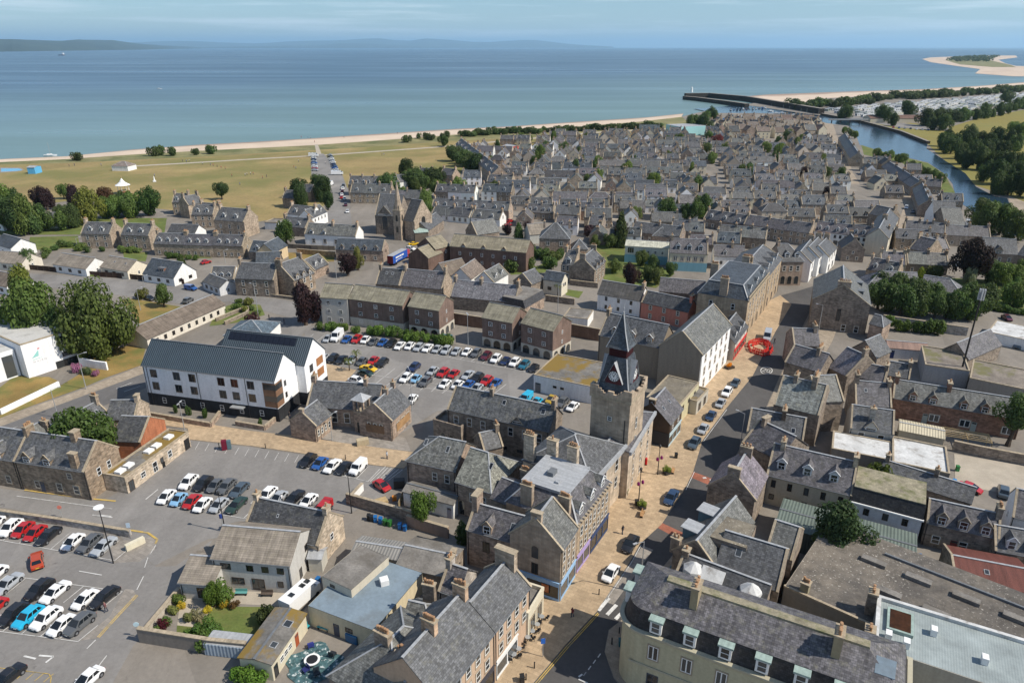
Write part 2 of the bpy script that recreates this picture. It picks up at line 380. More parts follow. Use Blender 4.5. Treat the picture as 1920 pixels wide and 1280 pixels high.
def arch_mesh(w, h):
 def make():
  b = MB(); pts = [(-w / 2,0),(w / 2,0)]
  for k in range(9): a = math.pi * k / 8; pts.append((w / 2 * math.cos(a), h - w / 2 + w / 2 * math.sin(a)))
  b.poly([(x, -.02, z) for x, z in pts],1)
  for k in range(len(pts)):
   if k == 0: continue
   (x0, z0),(x1, z1) = pts[k], pts[(k + 1) % len(pts)]
   f = 1 + .26 / w
   cz = h - w / 2
   def o_(x, z): return (x * f, cz + (z - cz) * f if z > cz else z)
   q0, q1 = o_(x0, z0), o_(x1, z1)
   b.poly([(x0,-.05, z0),(x1,-.05, z1),(q1[0],-.05, q1[1]),(q0[0],-.05, q0[1])],0)
   b.poly([(x0,-.05, z0),(x1,-.05, z1),(x1,0, z1),(x0,0, z0)],0)
  return b.mesh('arched_opening', ['margin', 'glass'])
 return cached(('arch', round(w, 2), round(h, 2)), make)
def pot_mesh(): return cached('pot', lambda: MB().cyl((0,0,0),.17,.13,.62,8,0).cyl((0,0,.5),.19,.19,.09,8,0).mesh('chimney_pot', ['pot']))
def chimney(root, x, y, zb, zt, wx, wy, pots, near, mat='stone', col=ST):
 b = MB(); b.box(x - wx / 2, y - wy / 2, zb, x + wx / 2, y + wy / 2, zt, 0)
 b.box(x - wx / 2 - .1, y - wy / 2 - .1, zt, x + wx / 2 + .1, y + wy / 2 + .1, zt + .22,1, True)
 pl = []
 for k in range(pots):
  f = (k + .5) / pots - .5
  pl.append((x + (wx * .86 * f if wx >= wy else 0), y + (wy * .86 * f if wy > wx else 0), zt + .2))
 if not near:
  for p in pl: b.cyl(p, .16,.13,.6,5,2, smooth=False)
 o = b.build('chimney', [mat, 'cope', 'pot'], root, col)
 if near:
  for p in pl: link('chimney_pot', pot_mesh(), o, None, p, R.uniform(0,3),(1,1, R.uniform(.8,1.25)))
 return o
def dormer(root, kind, x, yf, zr, w, hd, tp, near, wc, rc, wall='stone', roofm='slate'):
 """x centre, yf front plane, zr = height of the roof where the front stands, tp = tan(roof pitch)"""
 b = MB(); z0 = zr - .25; ze = zr + hd
 if kind == 'b':                                   # flat box dormer
  yb = yf + hd / tp
  b.poly([(x - w / 2, yf, z0),(x + w / 2, yf, z0),(x + w / 2, yf, ze),(x - w / 2, yf, ze)])
  for s in (-1,1): b.poly([(x + s * w / 2, yf, z0),(x + s * w / 2, yf, ze),(x + s * w / 2, yb, ze)])
  o = b.build('dormer', [wall], root, wc)
  MB().box(x - w / 2 - .15, yf - .2, ze, x + w / 2 + .15, yb + .3, ze + .12,0, True).build('dormer_roof', ['darklead'], o)
 else:
  ap = w / 2 * (1.15 if kind == 'w' else .95); yb = yf + (hd + ap) / tp; ym = yf + hd / tp
  b.poly([(x - w / 2, yf, z0),(x + w / 2, yf, z0),(x + w / 2, yf, ze),(x, yf, ze + ap),(x - w / 2, yf, ze)])
  for s in (-1,1): b.poly([(x + s * w / 2, yf, z0),(x + s * w / 2, yf, ze),(x + s * w / 2, ym, ze)])
  o = b.build('dormer', [wall], root, wc)
  r = MB(); ov = .14; of = .12
  for s in (-1,1):
   e = (x + s * (w / 2 + ov), yf - of, ze - ov * ap / (w / 2)); e2 = (e[0], ym + .05, e[2])
   r.prism([e, e2,(x, yb, ze + ap),(x, yf - of, ze + ap)],(0,0,.09))
  dr = r.build('dormer_roof', [roofm], o, rc)
  t = MB()
  for s in (-1,1): t.bar((x + s * (w / 2 + ov), yf - of - .05, ze - ov * ap / (w / 2) + .1),(x, yf - of - .05, ze + ap + .1),.14,.12)
  t.build('barge_board', ['white' if kind == 'p' else 'cope'], o)
 ww = w - (.35 if kind != 'b' else .5); wh = hd * (.95 if kind != 'b' else .72)
 put_window(o, (x, yf - .012, z0 + .32),0, 'plain' if kind != 'b' else 'case', ww, max(.5, wh), near)
 return o
FACES = {'f': 0, 'B': math.pi / 2, 'b': math.pi, 'A': -math.pi / 2}
def face_pt(face, u, L, D):
 return {'f': (u * L, 0), 'B': (L, u * D), 'b': (L - u * L, D), 'A': (0, D - u * D)}[face]
def house_w(name, label, loc, ang, L, D, h, rise, wall='stone', wc=ST, roof='slate', rc=SL, hip='', skew='AB', chim=(), wins=(), dorm=(), vel=(),
   cat='house', group=None, near=True, flat=False, gut=True, mw=None, extra=None, ridge='lead', parapet=.35):
 root = thing(name, label, cat, loc, ang, group)
 FOOT.append((loc[0] + math.cos(ang) * L / 2 - math.sin(ang) * D / 2, loc[1] + math.sin(ang) * L / 2 + math.cos(ang) * D / 2, ang, L / 2, D / 2))
 b = MB(); tp = rise / (D / 2) if D else 1
 zt = h
 b.poly([(0,0,0),(L, 0,0),(L, 0, h),(0,0, h)]); b.poly([(L, D, 0),(0, D, 0),(0, D, h),(L, D, h)])
 for e, x in (('A', 0),('B', L)):
  p = [(x, D, 0),(x, 0,0),(x, 0, h)] + ([] if (flat or e in hip) else [(x, D / 2, h + rise)]) + [(x, D, h)]
  b.poly(p if e == 'A' else p[::-1])
 b.build('wall', [wall], root, wc)
 if flat:
  r = MB(); r.poly([(.05,.05, h + .01),(L - .05,.05, h + .01),(L - .05, D - .05, h + .01),(.05, D - .05, h + .01)])
  r.build('roof', [roof], root, rc)
  if parapet:
   q = MB(); t = .28
   q.box(-.05,-.05, h, L + .05, t, h + parapet, 0, True); q.box(-.05, D - t, h, L + .05, D + .05, h + parapet, 0, True)
   q.box(-.05, t, h, t, D - t, h + parapet, 0, True); q.box(L - t, t, h, L + .05, D - t, h + parapet, 0, True)
   q.build('parapet', [wall if parapet > .5 else 'cope'], root, wc)
 else:
  r = MB(); ov = .22; zo = h - ov * tp; zr = h + rise; g = .02
  xo = {e: (0.0 if (e in skew or e in hip) else .18) for e in 'AB'}
  xa = -xo['A'] if 'A' not in hip else -ov; xb = L + xo['B'] if 'B' not in hip else L + ov
  ra = min(D / 2, L / 2) if 'A' in hip else xa; rb = L - min(D / 2, L / 2) if 'B' in hip else xb
  up = (0,0,.15)
  r.prism([(xa, -ov, zo + g),(xb, -ov, zo + g),(rb, D / 2, zr + g),(ra, D / 2, zr + g)], up)
  r.prism([(xb, D + ov, zo + g),(xa, D + ov, zo + g),(ra, D / 2, zr + g),(rb, D / 2, zr + g)], up)
  if 'A' in hip: r.prism([(xa, D + ov, zo + g),(xa, -ov, zo + g),(ra, D / 2, zr + g)], up)
  if 'B' in hip: r.prism([(xb, -ov, zo + g),(xb, D + ov, zo + g),(rb, D / 2, zr + g)], up)
  ro = r.build('roof', [roof], root, rc)
  rg = MB(); zz = .16
  if rb - ra > .3: rg.bar((ra, D / 2, zr + zz),(rb, D / 2, zr + zz),.34,.09)
  for e, x, rr in (('A', xa, ra),('B', xb, rb)):
   if e in hip:
    for y in (-ov, D + ov): rg.bar((x, y, zo + zz),(rr, D / 2, zr + zz),.22,.07)
  rg.build('ridge', [ridge], ro)
  for e, x in (('A', .16),('B', L - .16)):
   if e in skew and e not in hip:
    k = MB()
    for y in (-ov, D + ov): k.bar((x, y, zo + .08),(x, D / 2, zr + .08),.34,.24)
    k.build('skew', ['cope'], root)
  if gut and near:
   MB().bar((xa, -ov - .06, zo + .02),(xb, -ov - .06, zo + .02),.13,.11).build('gutter', ['darklead'], root)
   for x in (.25, L - .25)[:1 if L < 9 else 2]:
    MB().box(x - .05,-.1,.1, x + .05,-.01, zo + .02,0, True).build('downpipe', ['black'], root)
 for ch in chim:
  fx, fy, wx, wy, hh, pots = ch
  x = fx * L; y = fy * D
  zroof = h + (0 if flat else rise * (1 - abs(fy - .5) * 2));
  x = min(max(x, wx / 2 + .02), L - wx / 2 - .02) if wx < L else x
  chimney(root, x, y, max(zroof - wy * tp * .6 - .5, h - .5 if fy not in (0,1) else 0),(h + (0 if flat else rise)) + hh, wx, wy, pots, near, 'stone' if wall in ('stone', 'ashlar', 'harl', 'paint') else wall, ST if wall in ('harl', 'paint') and wc[0] > .5 else wc)
 for wn in wins:
  face, n, z, w, hh, style = wn[:6]; lo, hi = wn[6:8] if len(wn) >= 8 else (.06,.94)
  col = wn[8] if len(wn) > 8 else None
  for k in range(n):
   u = lo + (hi - lo) * (k + .5) / n; px, py = face_pt(face, u, L, D)
   a = FACES[face]; nx, ny = math.sin(a),-math.cos(a)
   if style == 'arch': link('arch_opening', arch_mesh(w, hh), root, None, (px + nx * .012, py + ny * .012, z), a)
   else: put_window(root, (px + nx * .012, py + ny * .012, z), a, style, w, hh, near, col)
 for dm in dorm:
  n, kind, lo, hi, w, hd, yf = dm[:7]
  for k in range(n):
   u = lo + (hi - lo) * (k + .5) / n
   y = -.03 if kind == 'w' else yf * D / 2
   dormer(root, kind, u * L, y, h + max(0, y) * tp, w, hd, tp, near, wc if kind == 'w' else (dm[7] if len(dm) > 7 else (.62,.62,.60)), rc, wall if kind == 'w' else 'paint', roof)
 for vl in vel:
  fx, fs, w, l = vl; y0 = fs * D / 2; sl = math.hypot(1, tp); dy = l / sl
  z0 = h + y0 * tp + .18; z1 = h + (y0 + dy) * tp + .18; x = fx * L; v = MB()
  v.prism([(x - w / 2, y0, z0),(x + w / 2, y0, z0),(x + w / 2, y0 + dy, z1),(x - w / 2, y0 + dy, z1)],(0,0,.07),0)
  m = .08
  v.poly([(x - w / 2 + m, y0 + m, z0 + .075 + m * tp),(x + w / 2 - m, y0 + m, z0 + .075 + m * tp),(x + w / 2 - m, y0 + dy - m, z1 + .075 - m * tp),(x - w / 2 + m, y0 + dy - m, z1 + .075 - m * tp)],1)
  v.build('skylight', ['lead', 'glass'], root)
 if extra: extra(root, L, D, h, rise)
 return root
FOOT = []
def clear_of(x, y, r):
 for cx, cy, an, hl, hd in FOOT:
  dx, dy = x - cx, y - cy; u = abs(dx * math.cos(an) + dy * math.sin(an)); v = abs(-dx * math.sin(an) + dy * math.cos(an))
  if u < hl + r and v < hd + r: return False
 return True
def solve(A, B, h, ap=None, end='A', pitch=40, depth=None, rise=None):
 a = at(*A, h); b = at(*B, h); d = b - a; L = math.hypot(d.x, d.y); ang = math.atan2(d.y, d.x)
 n = Vector((-math.sin(ang), math.cos(ang),0)); tp = math.tan(rad(pitch))
 if depth is None:
  if ap is None: depth = 8.0
  else:
   e = a if end == 'A' else b; best = None; s = 2.0
   while s < 12:
    p = proj(e + n * s + Vector((0,0, s * tp))); k = math.hypot(p[0] - ap[0],(p[1] - ap[1]) * 2)
    if best is None or k < best[0]: best = (k, s)
    s += .05
   depth = best[1] * 2
 if rise is None: rise = depth / 2 * tp
 return (a.x, a.y, 0), ang, L, depth, rise
def house(name, label, A, B, h, ap=None, end='A', pitch=40, depth=None, rise=None, **kw):
 loc, ang, L, D, rise = solve(A, B, h, ap, end, pitch, depth, rise)
 return house_w(name, label, loc, ang, L, D, h, rise, **kw)
SHEETN = [0]
def sheet(name, pts, z, mat, parent=None, kind='structure', world=False):
 if z > 0: SHEETN[0] += 1; z += SHEETN[0] * .0005
 b = MB(); P = [Vector((p[0], p[1], z)) if world else at(p[0], p[1], z) for p in pts]
 area = sum(P[i].x * P[(i + 1) % len(P)].y - P[(i + 1) % len(P)].x * P[i].y for i in range(len(P)))
 if area < 0: P.reverse()
 b.poly(P); o = b.build(name, [mat], parent)
 if kind and parent is None: o['kind'] = kind
 return o
def slab(name, pts, h, mat, edge='cope'):
 P = [at(p[0], p[1],0) for p in pts]
 area = sum(P[i].x * P[(i + 1) % len(P)].y - P[(i + 1) % len(P)].x * P[i].y for i in range(len(P)))
 if area < 0: P.reverse()
 o = MB().prism(P, (0,0, h),0, False, 1).build(name, [mat, edge]); o['kind'] = 'structure'
 return o
def lines(name, segs, w, z, mat='roadpaint', parent=None):
 """painted lines: list of ((x,y),(x,y)) in picture measurements"""
 b = MB()
 for p, q in segs:
  p = at(*p, z + .075); q = at(*q, z + .075); d = (q - p); l = d.length
  if l < .01: continue
  s = Vector((-d.y, d.x, 0)) / l * w / 2
  b.poly([p - s, q - s, q + s, p + s])
 o = b.build(name, [mat], parent)
 if parent is None: o['kind'] = 'structure'
 return o
def wall_run(name, label, pts, h, t=.4, mat='stone', col=SD, cope=True, cat='wall', group=None):
 root = thing(name, label, cat, at(*pts[0],0),0, group); o0 = root.location
 b = MB(); c = MB()
 P = [at(*p, 0) - o0 for p in pts]
 for p, q in zip(P, P[1:]):
  b.bar(p, q, t, h, 0); c.bar((p.x, p.y, h),(q.x, q.y, h), t + .14,.12,0)
 b.build('wall_body', [mat], root, col)
 if cope: c.build('coping', ['cope'], root)
 return root
# ---------------------------------------------------------------- water, land, beach
SEA_Z = -0.7
WATERLINE = [(-900,334),(-400,316),(-200,307),(0,298.5),(125,293),(250,280.5),(375,271.5),(480,266),(580,260),(730,250),(855,242),(960,237),(1085,228.5),(1210,220.5),(1282,213)]
DUNE = [(-900,344),(-400,323),(-200,312),(0,303),(125,297.5),(250,289),(375,282),(480,277),(590,271.5),(730,261.5),(855,252),(960,246.5),(1085,237),(1200,228),(1278,219)]
EASTW = [(1384,182),(1440,177.5),(1590,172),(1740,167),(1840,161),(1920,154.5),(2100,146),(2500,135)]
EASTD = [(1420,192),(1477,197),(1552,184),(1690,177),(1800,169),(1840,166),(1920,159),(2100,149),(2500,137)]
def m_water(name, deep, shallow, rough, d0=0, d1=1, streak=True, bump=.07):
 t = NT(name); v = t.n('TexCoord').outputs['Object']
 p0 = at(590,262); ang = math.atan2(311,525)
 dist = t.n('VectorMath', {0: t.n('VectorMath', {0: v, 1: tuple(p0)}, operation='SUBTRACT').outputs[0],1: (-math.sin(ang), math.cos(ang),0)}, operation='DOT_PRODUCT').outputs['Value']
 wob = t.math('ADD', dist, t.math('MULTIPLY', t.math('SUBTRACT', t.noise(v, .0022,4),.5),700.0))
 col = t.mix(t.remap(wob, d0, d1,0,1), c4c(shallow), c4c(deep))
 if streak:
  s = t.noise(t.n('Mapping', {0: v, 'Rotation': (0,0,-.35), 'Scale': (.0009,.006,1)}).outputs[0],1.0,5,.6)
  col = t.mul(col, t.remap(s, .32,.68,.92,1.08))
  t.set(t.p.inputs['Roughness'], t.remap(s, .4,.66, rough * 1.25, rough * .85))
 t.fin(col, t.p.inputs['Roughness'].links[0].from_socket if streak else rough, .5)
 t.p.inputs['IOR'].default_value = 1.33
 n = t.math('ADD', t.noise(t.scalevec(v, (.35,.5,1)),1.0,4,.6), t.math('MULTIPLY', t.noise(v, .03,3),.6))
 t.bump(n, bump, .5)
 return t.m
MAT['sea'] = m_water('sea_water', (.062,.115,.165),(.14,.22,.21),.30,40,1300)
MAT['river'] = m_water('river_water', (.022,.045,.072),(.022,.045,.072),.12, streak=False, bump=.12)
S = 160000
struct(MB().poly([(-S, -400, SEA_Z),(S, -400, SEA_Z),(S, S, SEA_Z),(-S, S, SEA_Z)]).build('sea', ['sea']))
coast = [at(*p) for p in DUNE] + [at(1310,211), at(1350,203), at(1400,196)] + [at(*p) for p in EASTD]
land = [(p.x, p.y) for p in coast] + [(6000,3300),(6000,-390),(-2500,-390),(-2500, coast[0].y - 300)]
sheet('land', land, 0, 'yard', world=True)
def beach(name, wl, du):
 b = MB(); rows = []
 for w, d in zip(wl, du):
  pw = at(*w, SEA_Z); pd = at(*d, 0.0); dv = (pw - pd); dv.z = 0; dv = dv.normalized() if dv.length > 0 else Vector((0,1,0))
  pm = pd.lerp(pw, .45); pm.z = .05
  pd = pd - dv * 4; pd.z = .006
  rows.append((pd, pm, pw, pw + dv * 40 + Vector((0,0,-3))))
 for r, q in zip(rows, rows[1:]):
  for k in range(3): b.poly([r[k], q[k], q[k + 1], r[k + 1]])
 struct(b.build(name, ['sand']))
beach('beach', WATERLINE, DUNE)
beach('east_beach', EASTW, EASTD[:len(EASTW)])
# spit of sand and wooded island out in the bay
sheet('sand_spit', [(1729,111),(1745,108),(1800,106),(1860,104.5),(1905,104.5),(1908,108),(1872,112.5),(1885,119),(1905,124),(2100,127),(2100,143),(1900,143.5),(1828,138),(1838,130),(1790,123.5),(1745,117)], SEA_Z + .35, 'sand')
sheet('spit_dunes', [(1772,113),(1800,108),(1870,106),(1855,113),(1895,122),(1905,126),(1860,126),(1800,121)], SEA_Z + .6, 'dune')
# dunes and links
dl = [(-900,352),(-200,320),(0,309),(125,306),(250,300),(375,294),(480,288),(600,281),(730,273),(855,264),(960,259),(1085,251),(1200,244),(1300,236)]
sheet('dune_belt', DUNE + dl[::-1],.008, 'dune')
sheet('links', dl + [(1335,238),(1330,250),(1180,262),(1000,272),(880,283),(862,330),(748,350),(648,352),(590,400),(420,425),(330,395),(140,375),(0,395),(-300,420),(-900,470)],.012, 'links')
sheet('seafront_path', [(215,312.5),(350,305),(480,297.2),(580,291.8),(630,288.6),(825,274.6),(960,262),(1135,246),(1272,239.5),(1273,241),(1136,248),(961,264),(826,276.4),(631,290.4),(580,293.4),(480,299),(350,307),(216,314.5)],.016, 'gravel')
sheet('beach_access_path', [(590,271),(596,271),(604,292),(594,292)],.02, 'gravel')
sheet('links_car_park', [(583,292),(606,288),(640,322),(652,356),(660,420),(610,420),(618,360),(584,330)],.02, 'asphalt')
sheet('paddling_pool', [(0,314),(40,314.5),(46,319),(30,322),(0,324)],.02, 'pave')
MAT['poolwater'] = m_solid('pool_water', (.10,.36,.55),.15,.5)
sheet('pool_basin', [(2,316),(36,316),(42,319.5),(28,320.8),(2,322)],.024, 'poolwater')
# river, harbour, far bank
sheet('river', [(1300,204),(1345,201),(1390,196),(1440,203),(1500,212),(1545,217),(1615,230),(1690,250),(1740,268),(1737,279),(1762,295),(1810,325),(1830,350),(1865,368),(1889,372),(1897,394),(1912,421),(2000,466),(2000,520),(1925,447),(1887,438),(1797,378),(1789,357),(1786,345),(1770,325),(1740,305),(1665,287),(1612,272),(1603,247),(1590,236),(1550,231),(1520,221),(1470,214),(1420,212),(1340,212)],.03, 'river')
sheet('river_shingle', [(1889,366),(1920,378),(1990,420),(1990,452),(1915,421),(1899,394)],.04, 'beige')
sheet('east_park', [(1560,214),(1640,224),(1780,238),(1920,240),(2300,260),(2300,480),(1990,430),(1889,368),(1830,348),(1762,293),(1739,270),(1690,248),(1615,229)],.010, 'field')
sheet('riverside_bank', [(1615,272),(1665,288),(1740,306),(1770,326),(1789,358),(1800,380),(1780,380),(1760,352),(1735,330),(1690,305),(1620,290)],.034, 'lawn')
sheet('golden_field', [(1782,238),(1835,222),(1920,206),(2300,190),(2300,250),(1920,243),(1890,250)],.016, 'field')
sheet('caravan_ground', [(1532,207),(1600,221),(1690,232),(1800,222),(1920,200),(2200,180),(2200,165),(1920,173),(1800,184),(1690,192),(1600,200)],.014, 'pave')
sheet('riverside_road', [(1560,214),(1640,222),(1700,232),(1780,240),(1775,246),(1690,240),(1620,228)],.02, 'asphalt')
# streets
sheet('harbour_street', [(1545,229),(1560,228),(1572,262),(1590,300),(1600,325),(1612,345),(1596,345),(1572,310),(1555,265)],.012, 'beige')
sheet('riverside_street', [(1690,350),(1718,350),(1716,400),(1704,430),(1660,470),(1625,480),(1640,455),(1682,425),(1694,390)],.012, 'beige')
sheet('bypass_road', [(-200,905),(-200,830),(0,800),(130,752),(270,700),(290,700),(290,720),(100,800),(0,850)],.014, 'midroad')
sheet('bypass_footway', [(-200,822),(0,783),(140,735),(268,684),(272,699),(130,751),(0,799),(-200,845)],.02, 'beige')
sheet('upper_road', [(-100,505),(100,515),(350,530),(420,545),(550,565),(610,580),(560,635),(520,640),(490,610),(550,597),(430,565),(340,570),(240,555),(110,540),(-100,530)],.014, 'asphalt')
sheet('grass_verge', [(225,562),(250,560),(340,575),(300,600),(262,608),(250,590)],.02, 'drybank')
slab('buff_footway', [(255,778),(300,775),(345,788),(470,808),(560,818),(640,830),(700,838),(790,850),(757,878),(700,872),(640,862),(560,849),(470,836),(355,824),(352,803),(300,797)],.10, 'tanpave')
slab('buff_square', [(592,678),(668,694),(640,725),(600,735),(590,705)],.10, 'tanpave')
sheet('school_yard', [(590,800),(760,820),(770,845),(640,832),(585,818)],.006, 'pave')
# high street
sheet('high_street', [(990,1300),(1000,1280),(1060,1209),(1119,1146),(1135,1121),(1180,1055),(1200,1019),(1240,983),(1284,917),(1300,883),(1317,826),(1361,766),(1411,705),(1432,663),(1455,620),(1484,571),(1463,554),(1500,544),(1545,530),(1560,545),(1530,560),(1500,622),(1475,676),(1434,768),(1390,835),(1371,868),(1352,905),(1340,935),(1284,1004),(1265,1035),(1227,1081),(1182,1148),(1160,1165),(1141,1180),(1133,1221),(1150,1270),(1200,1330),(1000,1340)],.010, 'darkroad')
slab('west_pavement', [(880,1300),(990,1300),(1000,1280),(1060,1209),(1119,1146),(1135,1121),(1180,1055),(1200,1019),(1240,983),(1284,917),(1300,883),(1317,826),(1361,766),(1411,705),(1432,663),(1455,620),(1484,571),(1463,554),(1430,570),(1380,650),(1330,700),(1210,830),(1140,940),(1040,1080),(960,1190)],.10, 'tanpave')
slab('east_pavement', [(1215,1330),(1152,1270),(1134,1221),(1142,1181),(1161,1166),(1183,1149),(1228,1082),(1266,1036),(1285,1005),(1341,936),(1353,906),(1372,869),(1391,836),(1435,769),(1476,677),(1501,623),(1540,560),(1600,540),(1560,640),(1480,780),(1400,900),(1300,1040),(1230,1130),(1215,1170)],.10, 'beige')
sheet('raised_crossing', [(1226,985),(1240,979),(1285,1000),(1272,1010)],.016, 'redpave')
sheet('upper_crossing', [(1292,893),(1300,884),(1350,902),(1342,914)],.016, 'redpave')
sheet('tan_junction', [(1130,1125),(1185,1050),(1205,1022),(1225,1030),(1200,1065),(1150,1133)],.015, 'pave')
lines('zebra_stripe', [((1122,1144),(1142,1120)),((1138,1152),(1156,1133)),((1154,1160),(1172,1142))],.55,.022)
lines('street_centre_line', [((1094 + 9 * k, 1266 - 11.5 * k),(1099 + 9 * k, 1259 - 11.5 * k)) for k in range(4)],.14,.022)
lines('give_way_line', [((1085,1272),(1102,1280)),((1085,1268),(1092,1263))],.25,.022)
lines('kerbside_yellow_line', [((1003,1281),(1063,1210)),((1063,1210),(1121,1148)),((1006,1283),(1066,1212)),((1066,1212),(1123,1150))],.12,.022, 'yellowpaint')
lines('bay_edge_line', [((1137,1123),(1182,1057)),((1182,1057),(1202,1021)),((1286,918),(1302,884)),((1319,827),(1363,767))],.10,.022)
lines('slowing_triangle', [((1320,894),(1322,896.5)),((1333,898),(1335,900.5))],.7,.022)
def num_marking():
 # painted 20 roundel on the street
 p = at(1437,695); segs = MB(); import_pts = []
 ang = rad(60); ux = Vector((math.cos(ang - math.pi / 2), math.sin(ang - math.pi / 2),0)); uy = Vector((math.cos(ang), math.sin(ang),0))
 def P(x, y): return p + ux * x + uy * y + Vector((0,0,.095))
 def stroke(pts, w=.17):
  for a, b in zip(pts, pts[1:]):
   a = P(*a); b = P(*b); d = b - a; s = Vector((-d.y, d.x, 0)).normalized() * w / 2
   segs.poly([a - s, b - s, b + s, a + s])
 stroke([(1.35 * math.cos(6.2832 * k / 20),2.3 * math.sin(6.2832 * k / 20)) for k in range(21)],.2)
 stroke([(-.85,.8),(-.6,1.1),(-.25,.9),(-.25,.4),(-.85,-1.0),(-.15,-1.0)])
 stroke([(.15,-.6),(.15,.7),(.45,1.05),(.8,.7),(.8,-.6),(.45,-1.0),(.15,-.6)])
 struct(segs.build('speed_roundel', ['roadpaint']))
num_marking()
# car parks
sheet('upper_car_park', [(570,610),(600,610),(1010,690),(1070,720),(1060,770),(820,770),(740,820),(650,745),(600,690),(575,660)],.012, 'asphalt')
sheet('middle_car_park', [(355,825),(470,838),(560,851),(757,881),(735,920),(660,960),(480,1000),(390,1010),(290,1060),(200,985),(0,950),(0,915),(190,940),(260,900)],.013, 'asphalt')
sheet('lower_car_park', [(-250,920),(0,955),(200,990),(292,1062),(330,1060),(400,1010),(340,1110),(250,1210),(200,1300),(-350,1400)],.012, 'asphalt')
sheet('car_park_island', [(205,1010),(250,1013),(285,1005),(294,1014),(290,1030),(262,1052),(214,1055)],.018, 'pave')
sheet('traffic_island', [(205,1155),(235,1103),(250,1105),(256,1115),(185,1195),(150,1200)],.018, 'pave')
sheet('yard_corner', [(265,1215),(465,1245),(450,1280),(430,1300),(200,1320)],.014, 'yard')
def bays(name, rail0, rail1, vec, n, w=.1, both=False, rail=True):
 (x0, y0),(x1, y1) = rail0, rail1; s = [(rail0, rail1)] if rail else []
 for k in range(n + 1):
  f = k / n; p = (x0 + (x1 - x0) * f, y0 + (y1 - y0) * f)
  s.append((p, (p[0] + vec[0], p[1] + vec[1])))
  if both: s.append((p, (p[0] - vec[0] * .9, p[1] - vec[1] * .9)))
 lines(name, s, w, .024)
bays('bay_marking', tD(-150,795), tD(700,905),(38,-31),5)
bays('bay_marking', tD(60,310), tD(1100,455),(-38,31),6)
bays('bay_marking', a0(-120,995), a0(1030,1200),(39,-33),8)
bays('bay_marking', (293,943),(480,975),(26,-25),8)
bays('bay_marking', (470,943),(600,972),(24,-23),6)
bays('bay_marking', (558,873),(690,902),(22,-23),6)
bays('bay_marking', (572,639),(780,658),(16,-13),10)
bays('bay_marking', (780,658),(987,697),(18,-15),10)
bays('bay_marking', (756,720),(850,735),(18,-14),5)
bays('bay_marking', (700,703),(930,735),(19,-15),11, both=True)
bays('bay_marking', (355,826),(560,853),(-8,14),11,.08, rail=False)
lines('hatched_bay', [((707 + 5 * k, 897 + k),(727 + 7 * k, 876 + k * .9)) for k in range(5)] + [((694,902),(725,872))],.1,.024)
lines('yellow_hatching', [(tD(-20,1140), tD(440,1195)),(tD(440,1195), tD(460,1230)),(tD(460,1230), tD(450,1290))] + [(tD(150 + 80 * k, 1240 + 10 * k), tD(240 + 80 * k, 1165 + 10 * k)) for k in range(4)],.1,.024, 'yellowpaint')
lines('traffic_line', [(tD(710,272), tD(915,308)),(tD(835,560), tD(900,565))],.14,.024)
lines('direction_arrow', [(tD(215,1035), tD(320,1060)),(tD(350,1030), tD(480,1040)),(tD(480,1040), tD(410,1095))],.28,.024)
lines('direction_arrow', [(a0(830,790), a0(1010,812)),(a0(900,790), a0(1000,802)),(a0(1310,650), a0(1420,560))],.18,.024)
lines('lane_line', [(a0(150,620), a0(560,675)),(a0(560,675), a0(1010,735))],.12,.024)
lines('lane_line', [(tD(1400,40), tD(1350,120)),(tD(1330,150), tD(1300,240)),(tD(1290,320), tD(1230,440)),(tD(860,890), tD(780,970)),(tD(960,1030), tD(890,1120))],.12,.024)
lines('island_yellow_line', [(tD(1240,490), tD(1080,660)),(tD(1080,660), tD(890,870)),(tD(1225,485), tD(1065,655)),(tD(1065,655), tD(875,865))],.12,.024, 'yellowpaint')
lines('kerb_yellow_line', [(a0(0,755), a0(700,855)),(a0(700,855), a0(1330,950)),(a0(1330,950), a0(1415,1010)),(a0(1415,1010), a0(1400,1045)),(a0(220,565), a0(780,640)),(a0(780,640), a0(1040,665))],.35,.026, 'yellowpaint')
lines('bypass_marking', [(b0(1045,712), b0(1190,655)),(b0(1115,738), b0(1260,688)),(b0(0,1110), b0(160,1050)),(b0(40,1155), b0(225,1095))],.16,.022)
